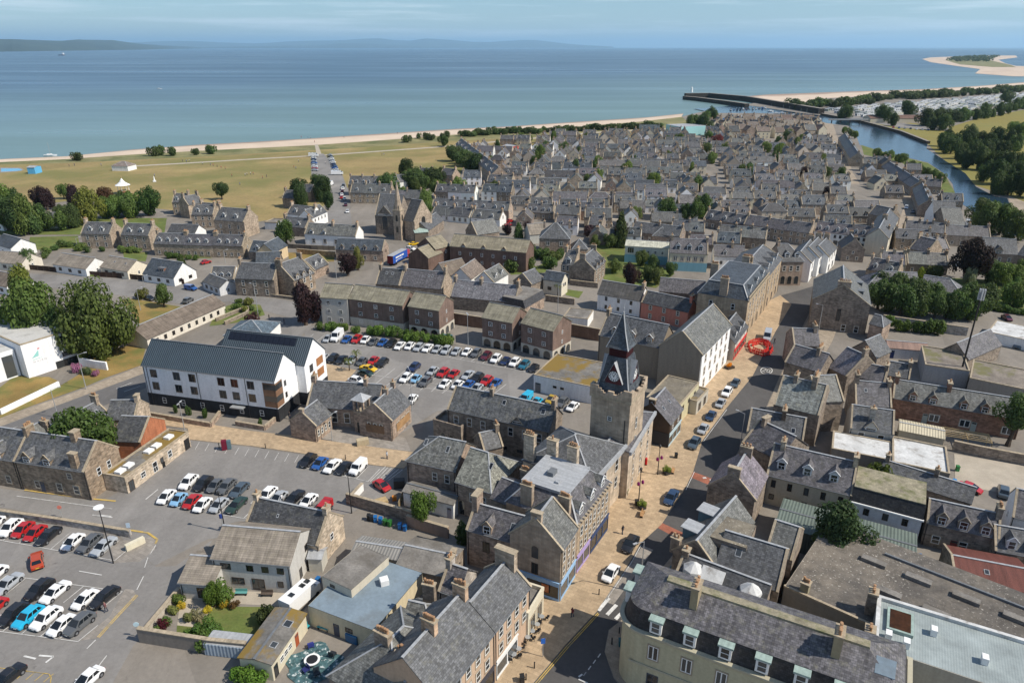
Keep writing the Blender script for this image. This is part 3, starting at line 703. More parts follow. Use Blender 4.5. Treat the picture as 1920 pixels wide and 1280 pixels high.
# gardens and grass
sheet('outer_grass', [(1940,560),(2400,520),(3200,700),(3000,1000),(2350,1000),(2060,760)],.02, 'field')
for nm, pts, mt in [
 ('centre_lawn', [b0(-100,760), b0(0,700), b0(150,580), b0(250,605), b0(440,605), b0(520,640), b0(440,690), b0(0,900), b0(-100,930)], 'drybank'),
 ('roadside_bank', [b0(-60,960), b0(530,690), b0(700,590), b0(880,400), b0(1170,320), b0(1310,345), b0(1270,500), b0(960,610), b0(750,700), b0(300,860), b0(-60,1000)], 'drybank'),
 ('garden_lawn', [tE(-230,760), tE(-90,700), tE(90,590), tE(640,595), tE(560,760), tE(450,900), tE(100,955), tE(-240,900)], 'lawn'),
 ('patio', [tE(150,440), tE(800,475), tE(690,590), tE(200,560)], 'gravel'),
 ('garden_gravel', [tE(-200,520), tE(60,520), tE(90,600), tE(-40,780), tE(-230,760)], 'gravel'),
 ('cottage_garden', [c0(270,500), c0(700,490), c0(720,600), c0(250,620)], 'lawn'),
 ('terrace_garden', [c0(1500,600), c0(1918,620), c0(1900,690), c0(1500,690)], 'lawn'),
 ('cottage_garden', [c0(1100,620), c0(1330,640), c0(1310,720), c0(1120,700)], 'lawn'),
 ('sheltered_garden', [c1(130,1150), c1(300,1090), c1(520,1110), c1(560,1200), c1(300,1270), c1(60,1300)], 'lawn'),
 ('vacant_plot', [c1(760,640), c1(1190,640), c1(1180,720), c1(790,740)], 'drybank'),
 ('flats_garden', [c2(920,780), c2(1200,760), c2(1400,620), c2(1420,680), c2(1250,820), c2(950,840)], 'lawn'),
 ('villa_garden', [c2(1680,560), c2(1918,560), c2(1918,840), c2(1800,820)], 'lawn'),
 ('back_garden', [c2(1450,970), c2(1600,990), c2(1560,1050), c2(1440,1020)], 'lawn'),
 ('villa_garden', [c3(-60,560), c3(150,600), c3(600,830), c3(430,960), c3(-40,880)], 'lawn'),
 ('walled_garden', [c4(900,850), c4(1918,900), c4(1918,1200), c4(1560,1150), c4(1300,1040), c4(560,960)], 'lawn'),
 ('sunny_lawn', [c4(1440,930), c4(1700,950), c4(1690,1010), c4(1440,1000)], 'field'),
 ('garden_ground', [c0(-300,350), c0(700,330), c0(1500,330), c0(1480,460), c0(700,480), c0(-300,480)], 'lawn'),
 ('back_yard', [a4(1290,240), a4(1918,350), a4(2100,420), a4(2000,640), a4(1300,520)], 'gravel'),
]: sheet(nm, pts, .022, mt)
# ---------------------------------------------------------------- near buildings: west side of the street, from the bottom up
MAT['copper'] = m_plain('green_copper', .15,.3,.6,.3, fixed=(.33,.42,.375))
MAT['finecorr'] = m_wavy('fine_ribbed_roof', .3,.03,.6,.3,.3,.12)
def m_speckle(name, base, patch):
 t = NT(name); v = t.n('TexCoord').outputs['Object']
 col = t.mix(t.remap(t.noise(v, .12,7,.7),.42,.62,0,.85), c4c(base), c4c(patch))
 col = t.mul(col, t.remap(t.noise(v, .9,6,.7),.3,.7,.7,1.25))
 sp = t.math('MULTIPLY', t.remap(t.noise(v, 2.6,3,.7),.60,.66,0,.85), t.remap(t.noise(v, .10,3),.42,.56,.15,1))
 col = t.mix(sp, col, (.50,.47,.41,1))
 return t.fin(col, .92,.15)
MAT['lichenroof'] = m_speckle('lichened_flat_roof', (.17,.15,.12),(.27,.235,.17))
MAT['lichenstrip'] = m_ground('lichened_ridge', (.27,.24,.17),.35,.8,4.0,(.12,.13,.05),.8, pscale=.6)
CH = lambda fx, pots=4, hh=1.3, wy=1.9, wx=.75: (fx, .5, wx, wy, hh, pots)
def shopfront(root, x0, x1, face, L, D, h, col, near=True, sign=None, off=.08):
 """painted shop front panel with glazed windows and a fascia, on face f or B of a building"""
 a = FACES[face]
 w = x1 - x0
 b = MB(); b.box(-w / 2,-off, 0, w / 2,0,.5,0); b.box(-w / 2,-off, h - .75, w / 2,0, h, 0, True)
 for k in range(max(2, int(w / 2.2)) + 1):
  x = -w / 2 + w * k / max(2, int(w / 2.2)); b.box(max(x - .12,-w / 2),-off, .5, min(x + .12, w / 2),0, h - .75,0)
 b.box(-w / 2 - .05,-off - .14, h, w / 2 + .05,0, h + .14,0, True)
 u = (x0 + x1) / 2 / (L if face in 'fb' else D); px, py = face_pt(face, u, L, D)
 s = b.build('shop_front', ['paint'], root, col, (px + math.sin(a) * .015, py - math.cos(a) * .015,0), a)
 MB().poly([(-w / 2,-.02,.5),(w / 2,-.02,.5),(w / 2,-.02, h - .75),(-w / 2,-.02, h - .75)]).build('shop_window', ['glass'], s)
 return s
def x_tan(root, L, D, h, rise):
 shopfront(root, .3, L - .3, 'f', L, D, 3.1,(.05,.05,.06))
house('tenement', 'tan rendered tenement with long slate roof beside the pavement, nearest the camera', tF(300,1440), tF(800,808),8.6, tF(655,435), 'B', 40,
  wall='harl', wc=(.50,.36,.25), rc=SL, chim=[CH(.42,6), CH(.97,6,1.5)], skew='', extra=x_tan,
  wins=[('f', 5,6.4,1.0,1.6, 'sash'),('f', 5,3.7,1.0,1.7, 'sash')])
def x_tan2(root, L, D, h, rise):
 shopfront(root, .3, L - 3.5, 'f', L, D, 3.1,(.72,.72,.70))
house('tenement', 'tan rendered tenement with white shop front below, gable to the blue corner shop', tF(800,808), tF(1120,400),8.7, tF(880,180), 'B', 40,
  wall='harl', wc=(.52,.37,.26), rc=SL, chim=[CH(.97,0,1.9,3.0,.9)], skew='B', extra=x_tan2,
  wins=[('f', 4,6.4,1.0,1.6, 'sash'),('f', 4,3.7,1.0,1.7, 'sash')])
house('shop', 'small cream single-storey shop with curved parapet beside tan tenement', tF(1105,680), tF(1245,445),4.2, depth=3.0, flat=True, wall='paint', wc=(.66,.60,.46), roof='felt', rise=0,
  wins=[('f', 2,.6,1.7,2.4, 'shop2', .05,.95,(.7,.65,.5))], cat='shop', parapet=.6)
house('hipped_range', 'grey lichened slate house with hipped roof behind the tan tenement', tE(1780,600), tE(1130,1215),6.0, pitch=36, depth=11, roof='oldslate', rc=SLG, hip='AB', skew='', wall='stone', wc=SD, chim=[(.62,.42,.9,2.2,1.0,5)], gut=False)
house('hipped_range', 'low lichened slate wing with hipped end in bottom middle of picture', tE(1650,1010), tE(1500,1420),5.6, pitch=36, depth=9, roof='oldslate', rc=SLG, hip='A', skew='', wall='stone', wc=SD, chim=[(.5,.4,.8,2.2,1.1,5)], gut=False)
house('slate_outhouse', 'small slate-roofed house with tall chimneys behind the tan tenement', tF(300,440), tF(470,500),4.6, tF(380,205), 'A', 42, roof='oldslate', rc=SLP, wall='stone', wc=GR, chim=[CH(.03,2,1.2,1.4), ], skew='A')
house('tall_stack_house', 'stone house with tall pot-topped chimney stack next to the blue-grey flat roof', tF(-40,800), tF(250,870),4.6, depth=6, pitch=36, roof='oldslate', rc=SLG, wall='stone', wc=SD, hip='B', skew='', chim=[(.5,.75,1.7,.8,2.2,4)])
# restaurant with blue-grey flat roof, its raised block and courtyard shed
house('restaurant', 'cream single-storey restaurant with blue-grey felt roof and mossy patches', tE(945,585), tE(1540,810),3.6, depth=12.5, rise=0, flat=True, roof='greyfelt', wall='paint', wc=(.62,.53,.36), parapet=0,
  wins=[('f', 1,.05,.95,2.1, 'door', .38,.46),('f', 1,1.5,1.2,.8, 'dark', .55,.68)], cat='restaurant')
house('raised_block', 'grey stained flat-roofed block rising above blue-grey restaurant roof', tE(1070,320), tE(1335,445),5.0, depth=8.2, rise=0, flat=True, roof='felt', wall='paint', wc=(.55,.5,.4), parapet=0, wins=[('f', 1,3.85,.9,.5, 'dark', .25,.45)], cat='building')
house('pitched_store', 'corrugated grey store roof behind the restaurant', tE(1340,110), tE(1850,190),3.4, depth=4, pitch=14, wall='harl', wc=GR, roof='corr', rc=(.25,.24,.22), skew='', gut=False, cat='shed')
house('courtyard_shed', 'long mossy-roofed cream courtyard shed with little windows', tE(615,1112), tE(925,662),2.9, depth=4.6, rise=.35, wall='paint', wc=(.62,.56,.42), roof='mossfelt', skew='', gut=False, ridge='darklead', cat='shed',
  wins=[('f', 1,.05,.9,2.0, 'dark', .02,.16,(.02,.02,.02)),('f', 3,1.1,.9,.9, 'plain', .2,.55),('f', 1,.05,.85,2.0, 'door', .62,.75,(.35,.08,.03))], vel=[(.30,.3,1.0,.9),(.72,.3,1.2,1.1)])
house('stone_annex', 'lichened grey stone annex roof beside the small green tree and yard', tF(-80,230), tF(380,330),3.2, depth=7, pitch=18, roof='felt', wall='stone', wc=SD, skew='', gut=False, hip='', cat='building', chim=[(.97,.5,.7,.9,.9,0)])
# corner building with pale blue shop, its wing, and the bank
def x_blue(root, L, D, h, rise):
 shopfront(root, .1, L - .2, 'f', L, D, 3.4,(.30,.47,.68))
 shopfront(root, .1, D - .1, 'A', L, D, 3.4,(.30,.47,.68))
 b = MB().poly([(-.7,0,0),(.7,0,0),(.7,0,1.7),(-.7,0,1.7)],0).poly([(-.58,-.01,.12),(.58,-.01,.12),(.58,-.01,1.55),(-.58,-.01,1.55)],1)
 px, py = face_pt('A', .72, L, D)
 MAT.setdefault('poster', m_ground('poster_print', (.48,.16,.06),.4,1.2,3.0,(.55,.36,.22),.9, pscale=1.1))
 b.build('poster', ['black', 'poster'], root, None, (px - .14, py, 1.0), FACES['A'])
house('corner_building', 'stone corner building with pale blue shop and curved gable on the street', a2(1400,1112), a2(1545,895),9.4, depth=8.2, pitch=44, wall='ashlar', wc=ST, rc=SLG, chim=[CH(.08,0,.9,1.6,.7)], skew='AB', extra=x_blue,
  wins=[('A', 1,6.6,1.1,2.2, 'arch', .35,.65),('A', 1,3.7,1.1,2.0, 'dark', .35,.65),('f', 3,6.5,.85,1.9, 'sash'),('f', 3,3.9,.85,2.0, 'sash')], cat='building')
house('stone_house', 'rubble stone house with single dormer and tall end chimney, beside the blue corner shop', a2(550,912), a2(1030,1048),6.9, a2(655,690), 'A', 42, wall='stone', wc=SP, rc=SLP, chim=[CH(.02,0,2.0,2.2,.9), ], skew='A',
  dorm=[(1, 'w', .30,.48,1.5,1.5,0)], vel=[(.82,.25,1.1,1.5)], wins=[('f', 1,3.4,1.2,2.0, 'dark', .28,.46),('f', 1,.2,1.0,2.1, 'dark', .5,.62)])
def x_bank(root, L, D, h, rise):
 z = h + 3.3
 b = MB(); i = 2.9
 b.box(2.2, i, z - .4, L - 2.2, D - 1.5, z + .08,0)
 b.build('lead_flat', ['lead'], root)
 MB().box(L * .40, D * .55, z + .09, L * .40 + 1.6, D * .55 + 1.1, z + .8,0).build('roof_hatch', ['darklead'], root)
 MB().box(L * .30, D * .42, z + .09, L * .30 + .9, D * .42 + .6, z + .4,0).build('roof_light', ['lead'], root)
 shopfront(root, .2, L * .38, 'f', L, D, 3.3,(.38,.30,.55)); shopfront(root, L * .42, L * .97, 'f', L, D, 3.4,(.035,.06,.14))
 c = MB(); n = int(L / .9)
 for k in range(n): c.box(L * k / n, -.32, h - .05, L * k / n + .45,.15, h + .3,0, True)
 c.build('eaves_corbels', ['cope'], root)
def trunc_roof(root, L, D, h, rh, inset, mat, rc):
 b = MB(); o = .15
 lo = [(-o, -o),(L + o, -o),(L + o, D + o),(-o, D + o)]; i = inset; hi = [(i, i),(L - i, i),(L - i, D - i),(i, D - i)]
 for k in range(4):
  p, q = lo[k], lo[(k + 1) % 4]; r, s = hi[(k + 1) % 4], hi[k]
  b.poly([(p[0], p[1], h + .02),(q[0], q[1], h + .02),(r[0], r[1], h + rh),(s[0], s[1], h + rh)])
 b.poly([(x, y, h + rh) for x, y in hi])
 ro = b.build('roof', [mat], root, rc)
 g = MB()
 for k in range(4):
  g.bar((lo[k][0], lo[k][1], h + .02),(hi[k][0], hi[k][1], h + rh),.25,.08); r, s = hi[(k + 1) % 4], hi[k]
  g.bar((s[0], s[1], h + rh),(r[0], r[1], h + rh),.3,.1)
 g.build('ridge', ['lead'], ro)
 return ro
def x_bank_all(root, L, D, h, rise):
 trunc_roof(root, L, D, h, 3.3,2.8, 'slate', SLP); x_bank(root, L, D, h, rise)
 for k in range(3):
  x = L * (.18 + .32 * k); tp = 3.3 / 2.8
  dormer(root, 'p', x, .5, h + .5 * tp, 1.5,1.3, tp, True, (.74,.74,.72), SLG, 'paint')
 chimney(root, .6, D * .72, h, h + 3.9,.8,2.0,5, True, 'ashlar', ST); chimney(root, .6, D * .2, h, h + 4.0,.8,1.8,5, True, 'ashlar', ST)
house('bank_building', 'broad stone building with flat lead roof top and three white street dormers', a2(1548,890), a2(1848,505),9.2, depth=12.5, rise=0, flat=True, parapet=0, wall='ashlar', wc=(.42,.33,.23), roof='felt', extra=x_bank_all, cat='building',
  wins=[('f', 7,6.4,.9,1.8, 'sash'),('f', 7,3.8,.95,1.8, 'sash'),('A', 2,5.8,1.0,1.7, 'sash', .1,.6)])
house('hipped_office', 'long dressed-stone office with grey-green lichened slate roof and skylights', a2(10,300), a2(450,395),6.6, depth=9, pitch=36, wall='stone', wc=SP, rc=SLG, roof='oldslate', skew='', hip='A', vel=[(.25,.6,.7,1.3),(.72,.5,.7,1.3)],
  wins=[('f', 2,3.6,1.0,1.7, 'sash', .45,.95),('f', 3,.6,1.0,1.5, 'sash')])
house('hipped_office', 'slate-roofed office wing with arched door, roof heavily streaked with lichen', a2(455,490), a2(770,590),6.6, depth=10.5, pitch=36, wall='stone', wc=SP, rc=(.20,.20,.17), roof='oldslate', skew='', hip='B', vel=[(.72,.55,.7,1.3)],
  wins=[('f', 1,0.2,1.1,2.8, 'arch', .06,.24),('f', 2,3.4,1.0,1.8, 'sash', .3,.95)])
house('connecting_block', 'low connecting slate roof between office wing and bank building', a2(770,640), a2(1100,770),6.0, depth=7, pitch=30, wall='stone', wc=SD, rc=SLP, roof='slate', skew='B', gut=False, chim=[(.45,.8,1.6,.8,1.6,5)])
house('white_outbuilding', 'low white rear outbuilding with black felt roof by the small tree', a2(-20,580), a2(430,700),3.0, depth=3.2, rise=.6, wall='harl', wc=WH, roof='felt', rc=SLD, skew='', gut=False, ridge='darklead', wins=[('f', 1,.05,.9,2.1, 'door', .86,.98,(.3,.3,.36))], cat='outbuilding')
# county building and courthouse with clock tower
house('county_building', 'long two-storey rubble stone hall with dark slate roof behind the courthouse', b2(378,890), b2(1290,1092),7.6, b2(460,690), 'A', 42, wall='stone', wc=SD, rc=(.10,.103,.105), roof='oldslate', skew='A', chim=[CH(.38,2,1.2,1.2), CH(.99,2,1.6,1.6)],
  dorm=[(1, 'w', .66,.74,2.4,.1,0)], wins=[('f', 7,4.6,1.1,1.9, 'sash', .02,.98),('f', 5,1.2,1.2,.7, 'dark', .2,.95)], vel=[(.52,.6,.8,1.1),(.90,.55,.9,1.2)])
house('crow_step_wing', 'small stepped-gable stone wing with pots in front of the county hall', b2(700,1265), b2(880,1225),5.0, depth=5, pitch=42, wall='stone', wc=SD, rc=SL, skew='AB', gut=False, chim=[CH(.95,3,1.3,1.2)])
house('yard_gatehouse', 'stepped stone lean-to with arched openings at end of county hall', b2(250,1010), b2(500,1080),4.4, depth=4.5, rise=0, flat=True, wall='stone', wc=SD, roof='felt', parapet=.7, wins=[('f', 2,.1,1.0,2.4, 'arch', .2,.8)], cat='building')
house('courthouse', 'stone courthouse wing with hipped slate roof in front of the clock tower', a3(-150,500), a3(150,172),10.2, depth=13, rise=3.6, wall='ashlar', wc=SB, rc=SL, hip='AB', skew='', cat='courthouse', chim=[(.06,.3,.9,1.8,1.5,4),(.10,.62,.9,1.8,1.2,1),(.02,.92,.9,2.0,1.4,4)],
  wins=[('f', 2,6.8,1.3,2.4, 'sash', .2,.95),('f', 2,3.4,1.2,2.2, 'sash', .2,.95)],
  extra=lambda r, L, D, h, rise: MB().box(-.2,-.45, h - .5, L + .2,-.02, h + .35,0, True).build('cornice', ['lead'], r))
house('courthouse_wing', 'taller lit courthouse front beyond the tower with leaded cornice', b3(190,1290), b3(412,930),9.6, depth=8, rise=1.2, wall='ashlar', wc=SB, rc=SLP, hip='B', skew='', cat='courthouse', gut=False,
  wins=[('f', 3,6.6,.9,2.0, 'sash'),('f', 3,3.4,.9,2.0, 'sash'),('f', 3,.8,.9,1.7, 'sash')],
  extra=lambda r, L, D, h, rise: MB().box(-.2,-.5, h - .35, L + .3,-.02, h + .35,0, True).build('cornice', ['lead'], r))
def clock_tower():
 # square tower: near corner at the street, parapet 18.5 m up, slated bell roof with clock gablets, louvred stage and spire
 p = at(1170,925); ang = rad(60); W = 7.4; hw = 18.4
 root = thing('clock_tower', 'square stone courthouse clock tower with slated spire and stepped parapet', 'clock tower', (p.x, p.y, 0), ang)
 # local x along the street (away), y to the left (west)
 b = MB(); b.box(0,0,0, W, W, hw, 0)
 b.box(-.25,-.25, hw, W + .25, W + .25, hw + .5,1, True)
 b.build('shaft', ['ashlar', 'cope'], root, (.44,.36,.27))
 q = MB(); z = hw + .5
 for (x0, y0, x1, y1) in ((-.25,-.25, W + .25,.2),(-.25, W - .2, W + .25, W + .25),(-.25,.2,.2, W - .2),(W - .2,.2, W + .25, W - .2)):
  q.box(x0, y0, z, x1, y1, z + .7,0, True)
  lx, ly = x1 - x0, y1 - y0
  for f0, f1, hh in ((0,.16,1.9),(.16,.24,1.45),(.24,.30,1.05),(.70,.76,1.05),(.76,.84,1.45),(.84,1,1.9),(.42,.58,1.2)):
   if lx > ly: q.box(x0 + lx * f0, y0 + .01, z + .7, x0 + lx * f1, y1 - .01, z + hh, 0)
   else: q.box(x0 + .01, y0 + ly * f0, z + .7, x1 - .01, y0 + ly * f1, z + hh, 0)
 q.build('stepped_parapet', ['ashlar'], root, (.44,.36,.27))
 c = W / 2
 def ring(hf, z): return [(c - hf, c - hf, z),(c + hf, c - hf, z),(c + hf, c + hf, z),(c - hf, c + hf, z)]
 def loft(rs, mats, name, parent, mat):
  m = MB()
  for r, s in zip(rs, rs[1:]):
   for k in range(4): m.poly([r[k], r[(k + 1) % 4], s[(k + 1) % 4], s[k]])
  m.poly(rs[-1])
  return m.build(name, [mat], parent, mats)
 loft([ring(3.4, z - .2), ring(2.85, z + 1.6), ring(2.2, z + 4.6), ring(1.8, z + 7.0)], SLB, 'bell_roof', root, 'slate')
 loft([ring(1.62, z + 7.0), ring(1.62, z + 8.7)],(.045,.010,.012), 'louvre_stage', root, 'boards')
 sp = loft([ring(2.05, z + 8.6), ring(1.75, z + 9.0), ring(.95, z + 11.5), ring(.1, z + 14.6)], SLB, 'spire', root, 'slate')
 MB().tube([(c, c, z + 14.4),(c, c, z + 16.6)],[.08,.03],6).cyl((c, c, z + 14.7),.2,.2,.2,8).cyl((c, c, z + 15.5),.15,.15,.16,8).build('finial', ['lead'], sp)
 for k in range(4):
  q_ = [ring(3.4, z - .2)[k], ring(2.85, z + 1.6)[k], ring(2.2, z + 4.6)[k], ring(1.8, z + 7)[k]]; r_ = [ring(2.05, z + 8.6)[k], ring(.95, z + 11.5)[k], ring(.1, z + 14.6)[k]]
  for e0, e1 in list(zip(q_, q_[1:])) + list(zip(r_, r_[1:])): MB().bar(e0, e1,.19,.05).build('hip_lead', ['lead'], root)
 def clockface():
  m = MB(); n = 28
  m.poly([(1.0 * math.cos(6.2832 * k / n),-.03,1.0 * math.sin(6.2832 * k / n)) for k in range(n)],0)
  for k in range(n):
   a0_, a1_ = 6.2832 * k / n, 6.2832 * (k + 1) / n
   for r0, r1, mt in ((.96,1.06,1),(.55,.58,1)):
    m.poly([(r0 * math.cos(a0_),-.05, r0 * math.sin(a0_)),(r1 * math.cos(a0_),-.05, r1 * math.sin(a0_)),(r1 * math.cos(a1_),-.05, r1 * math.sin(a1_)),(r0 * math.cos(a1_),-.05, r0 * math.sin(a1_))], mt)
  for k in range(12):
   a = 6.2832 * k / 12; u = Vector((math.cos(a),0, math.sin(a))); s = Vector((-math.sin(a),0, math.cos(a))) * (.07 if k % 3 else .1); y = Vector((0,-.045,0))
   m.poly([u * .64 - s + y, u * .9 - s + y, u * .9 + s + y, u * .64 + s + y],1)
  for a, l in ((rad(128),.5),(rad(60),.78)):
   u = Vector((math.cos(a),0, math.sin(a))); s = Vector((-math.sin(a),0, math.cos(a))) * .055; y = Vector((0,-.06,0))
   m.poly([-u * .12 - s + y, u * l - s * .5 + y, u * l + s * .5 + y, -u * .12 + s + y],1)
  return m.mesh('clock_face', ['white', 'black'])
 cf = clockface()
 for k in range(4):
  a = k * math.pi / 2
  def rot(x, y): return (c + x * math.cos(a) - y * math.sin(a), c + x * math.sin(a) + y * math.cos(a))
  yf = -2.86
  gb = MB(); pts = [(-1.55, z + 2.3),(1.55, z + 2.3),(1.55, z + 2.8),(0, z + 6.3),(-1.55, z + 2.8)]
  gb.poly([(*rot(x, yf), zz) for x, zz in pts]);
  go = gb.build('clock_gablet', ['paint'], root, (.075,.012,.018))
  rr = MB()
  for s in (-1,1): rr.prism([(*rot(s * 1.75, yf - .25), z + 2.5),(*rot(s * 1.75,-1.9), z + 2.5),(*rot(0,-1.7), z + 6.35),(*rot(0, yf - .25), z + 6.35)],(0,0,.12))
  rr.build('gablet_roof', ['lead'], go)
  x, y = rot(0, yf - .02)
  link('clock_dial', cf, go, None, (x, y, z + 3.75), a)
 for face, n_, zz, hh in (('f', 1,12.0,2.2),('f', 1,8.0,2.4),('f', 1,4.2,2.2),('f', 1,.1,2.6),('A', 1,14.2,.9)):
  a = FACES[face]; px, py = face_pt(face, .5, W, W)
  put_window(root, (px + math.sin(a) * .012, py - math.cos(a) * .012, zz), a, 'sash', .8, hh, True)
 MB().box(-.12, W * .1,.2,-.02, W * .1 + .12,15,0, True).build('downpipe', ['black'], root)
clock_tower()
def x_half(root, L, D, h, rise):
 shopfront(root, .2, L - .2, 'f', L, D, 3.0,(.45,.56,.60))
 MB().box(-.06,-.06,.02,-.012, D + .0,3.3,0, True).build('dark_base', ['paint'], root, (.035,.038,.045))
house('half_timbered_shop', 'dark brown gabled shop with grey lower front beyond the clock tower', b3(555,1030), b3(668,890),5.6, b3(440,830), 'A', 42, wall='boards', wc=(.11,.075,.05), rc=SLP, skew='', chim=[CH(.03,0,.6,1.3)], extra=x_half,
  wins=[('A', 1,4.0,1.2,1.5, 'plain', .32,.62),('A', 1,.9,1.3,1.7, 'plain', .3,.64),('f', 2,3.6,.9,1.3, 'plain')], vel=[(.25,.45,.6,.9),(.7,.45,.6,.9)], cat='shop')
house('cream_flat_shop', 'yellow-painted flat-roofed shop row stepping along the street', b3(640,870), b3(820,660),5.0, depth=7.5, rise=0, flat=True, wall='paint', wc=(.56,.51,.33), roof='lichenroof', parapet=.2, wins=[('f', 3,3.0,1.2,1.0, 'dark')], cat='shop')
house('lean_to_shop', 'single-storey shop front with mossy lean-to roof below the yellow shop', b3(800,830), b3(905,715),3.4, depth=3, rise=0, flat=True, wall='paint', wc=(.5,.47,.4), roof='mossfelt', parapet=.2, wins=[('f', 2,.4,1.6,2.0, 'shop')], cat='shop')
# white moss-roofed store behind, tan hall with white street front
house('white_store', 'white flat-roofed store with orange moss on its roof beside the car park', b2(1155,588), b2(1690,700),4.3, depth=14, rise=0, flat=True, wall='harl', wc=(.80,.80,.80), roof='mossfelt', parapet=.15, cat='store',
  wins=[('f', 2,2.0,.9,.6, 'dark', .3,.55),('f', 1,.05,1.4,2.4, 'door', .01,.14,(.18,.17,.17))])
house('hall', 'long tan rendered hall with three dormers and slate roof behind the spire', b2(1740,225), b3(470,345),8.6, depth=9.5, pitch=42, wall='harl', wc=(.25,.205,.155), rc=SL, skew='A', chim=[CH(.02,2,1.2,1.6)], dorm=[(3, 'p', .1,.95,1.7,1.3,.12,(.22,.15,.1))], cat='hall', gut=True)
house('white_hotel', 'white painted three-storey street building with grey slate roof and rough side wall', b3(842,412), b3(1108,140),10.4, b3(755,185), 'A', 42, wall='harl', wc=(.27,.225,.175), rc=SLG, skew='AB', roof='oldslate', cat='building',
  wins=[('f', 5,7.6,1.0,1.8, 'sash'),('f', 5,4.2,1.0,1.9, 'sash'),('f', 4,.8,1.1,2.0, 'sash'), ],
  extra=lambda r, L, D, h, rise: [MB().box(.0,-.12,3.4, L, -.02,3.75,0, True).build('string_course', ['white'], r), MB().box(0,-.011,0, L, -.002, h - .25,0).build('street_front', ['harl'], r, (.84,.84,.83))])
house('red_shop', 'small two-storey shop with red painted ground floor and dark slate roof', b3(1140,305), b3(1255,150),5.0, depth=7, pitch=42, wall='harl', wc=(.6,.55,.47), rc=SLD, skew='', dorm=[(3, 'p', .05,.95,1.1,1.1,.15)], extra=lambda r, L, D, h, rise: shopfront(r, .1, L - .1, 'f', L, D, 3.0,(.55,.03,.03)), wins=[('f', 3,3.3,.9,1.3, 'plain')], cat='shop')
def x_royal(root, L, D, h, rise):
 trunc_roof(root, L, D, h, 3.6,2.2, 'slate', SLB)
 c = MB(); n = int(L / .5)
 c.box(-.3,-.4, h - .2, L + .3,0, h + .2,0, True); c.box(-.3,-.35, h + 1.0, L + .3,-.1, h + 1.2,0, True)
 for k in range(n): c.box(L * k / n, -.3, h + .2, L * k / n + .2,-.14, h + 1.0,0)
 c.build('balustrade', ['cope'], root)
 for k in range(3): dormer(root, 'p', L * (.2 + .3 * k),.6, h + .6 * 1.6,1.3,1.4,1.6, True, (.74,.74,.72), SLB, 'paint')
 for x, y in ((.5, D * .5),(L - .6, D * .5),(L * .5, D - .8)): chimney(root, x, y, h, h + 5.2,1.0,2.2,6, True, 'ashlar', ST)
house('bank_hall', 'ornate sandstone building with balustrade and steep slate mansard at the street bend', c3(1260,1075), c3(1440,850),11.5, depth=14, rise=0, flat=True, wall='ashlar', wc=(.42,.335,.235), roof='felt', parapet=0, extra=x_royal, cat='building',
  wins=[('f', 6,8.2,.9,2.0, 'sash'),('f', 6,4.6,1.0,2.3, 'sash'),('f', 4,.5,1.6,2.8, 'arch'),('A', 2,8.2,1.0,1.8, 'sash'),('A', 2,4.8,1.0,1.8, 'sash')])
house('bank_hall_wing', 'sandstone street block with crest gables beside the ornate mansard building', c3(1440,850), c3(1565,690),11.5, depth=13, rise=3.6, wall='ashlar', wc=(.42,.335,.235), rc=SL, skew='AB', cat='building', chim=[CH(.03,6,1.2,2.6)], dorm=[(3, 'p', .05,.95,1.4,1.4,.15)],
  wins=[('f', 4,8.2,.9,2.0, 'sash'),('f', 4,4.8,1.0,2.2, 'sash'),('f', 3,.5,1.6,2.6, 'shop')])
house('corner_bank', 'buff stone corner building with bowed end and arched ground floor windows at the street top', c3(1550,720), c3(1760,720),8.6, depth=11, pitch=40, wall='ashlar', wc=(.40,.31,.24), rc=SLD, hip='B', skew='', cat='building', dorm=[(2, 'p', .1,.95,1.6,1.4,.2)], chim=[CH(.02,5,1.2,2.0)],
  wins=[('f', 3,5.2,1.1,1.9, 'sash'),('f', 3,.6,1.4,2.8, 'arch')])
for k, (p, q, hh, w_, n_) in enumerate([(c3(1825,735), c3(1918,610),7.0, WH, 'third'),(c4(75,690), c4(165,590),7.0, WH, 'fourth'),(c4(160,680), c4(235,600),6.4, WH, 'fifth')]):
 house('street_house', 'white painted terraced shop, %s along the bend from the corner bank' % n_, p, q, hh, depth=8, pitch=40, wall='harl', wc=w_, rc=SL, skew='AB', cat='shop', chim=[CH(.97,4)], wins=[('f', 3,4.2,.9,1.5, 'sash'),('f', 2,.4,2.0,2.2, 'shop')], gut=False)
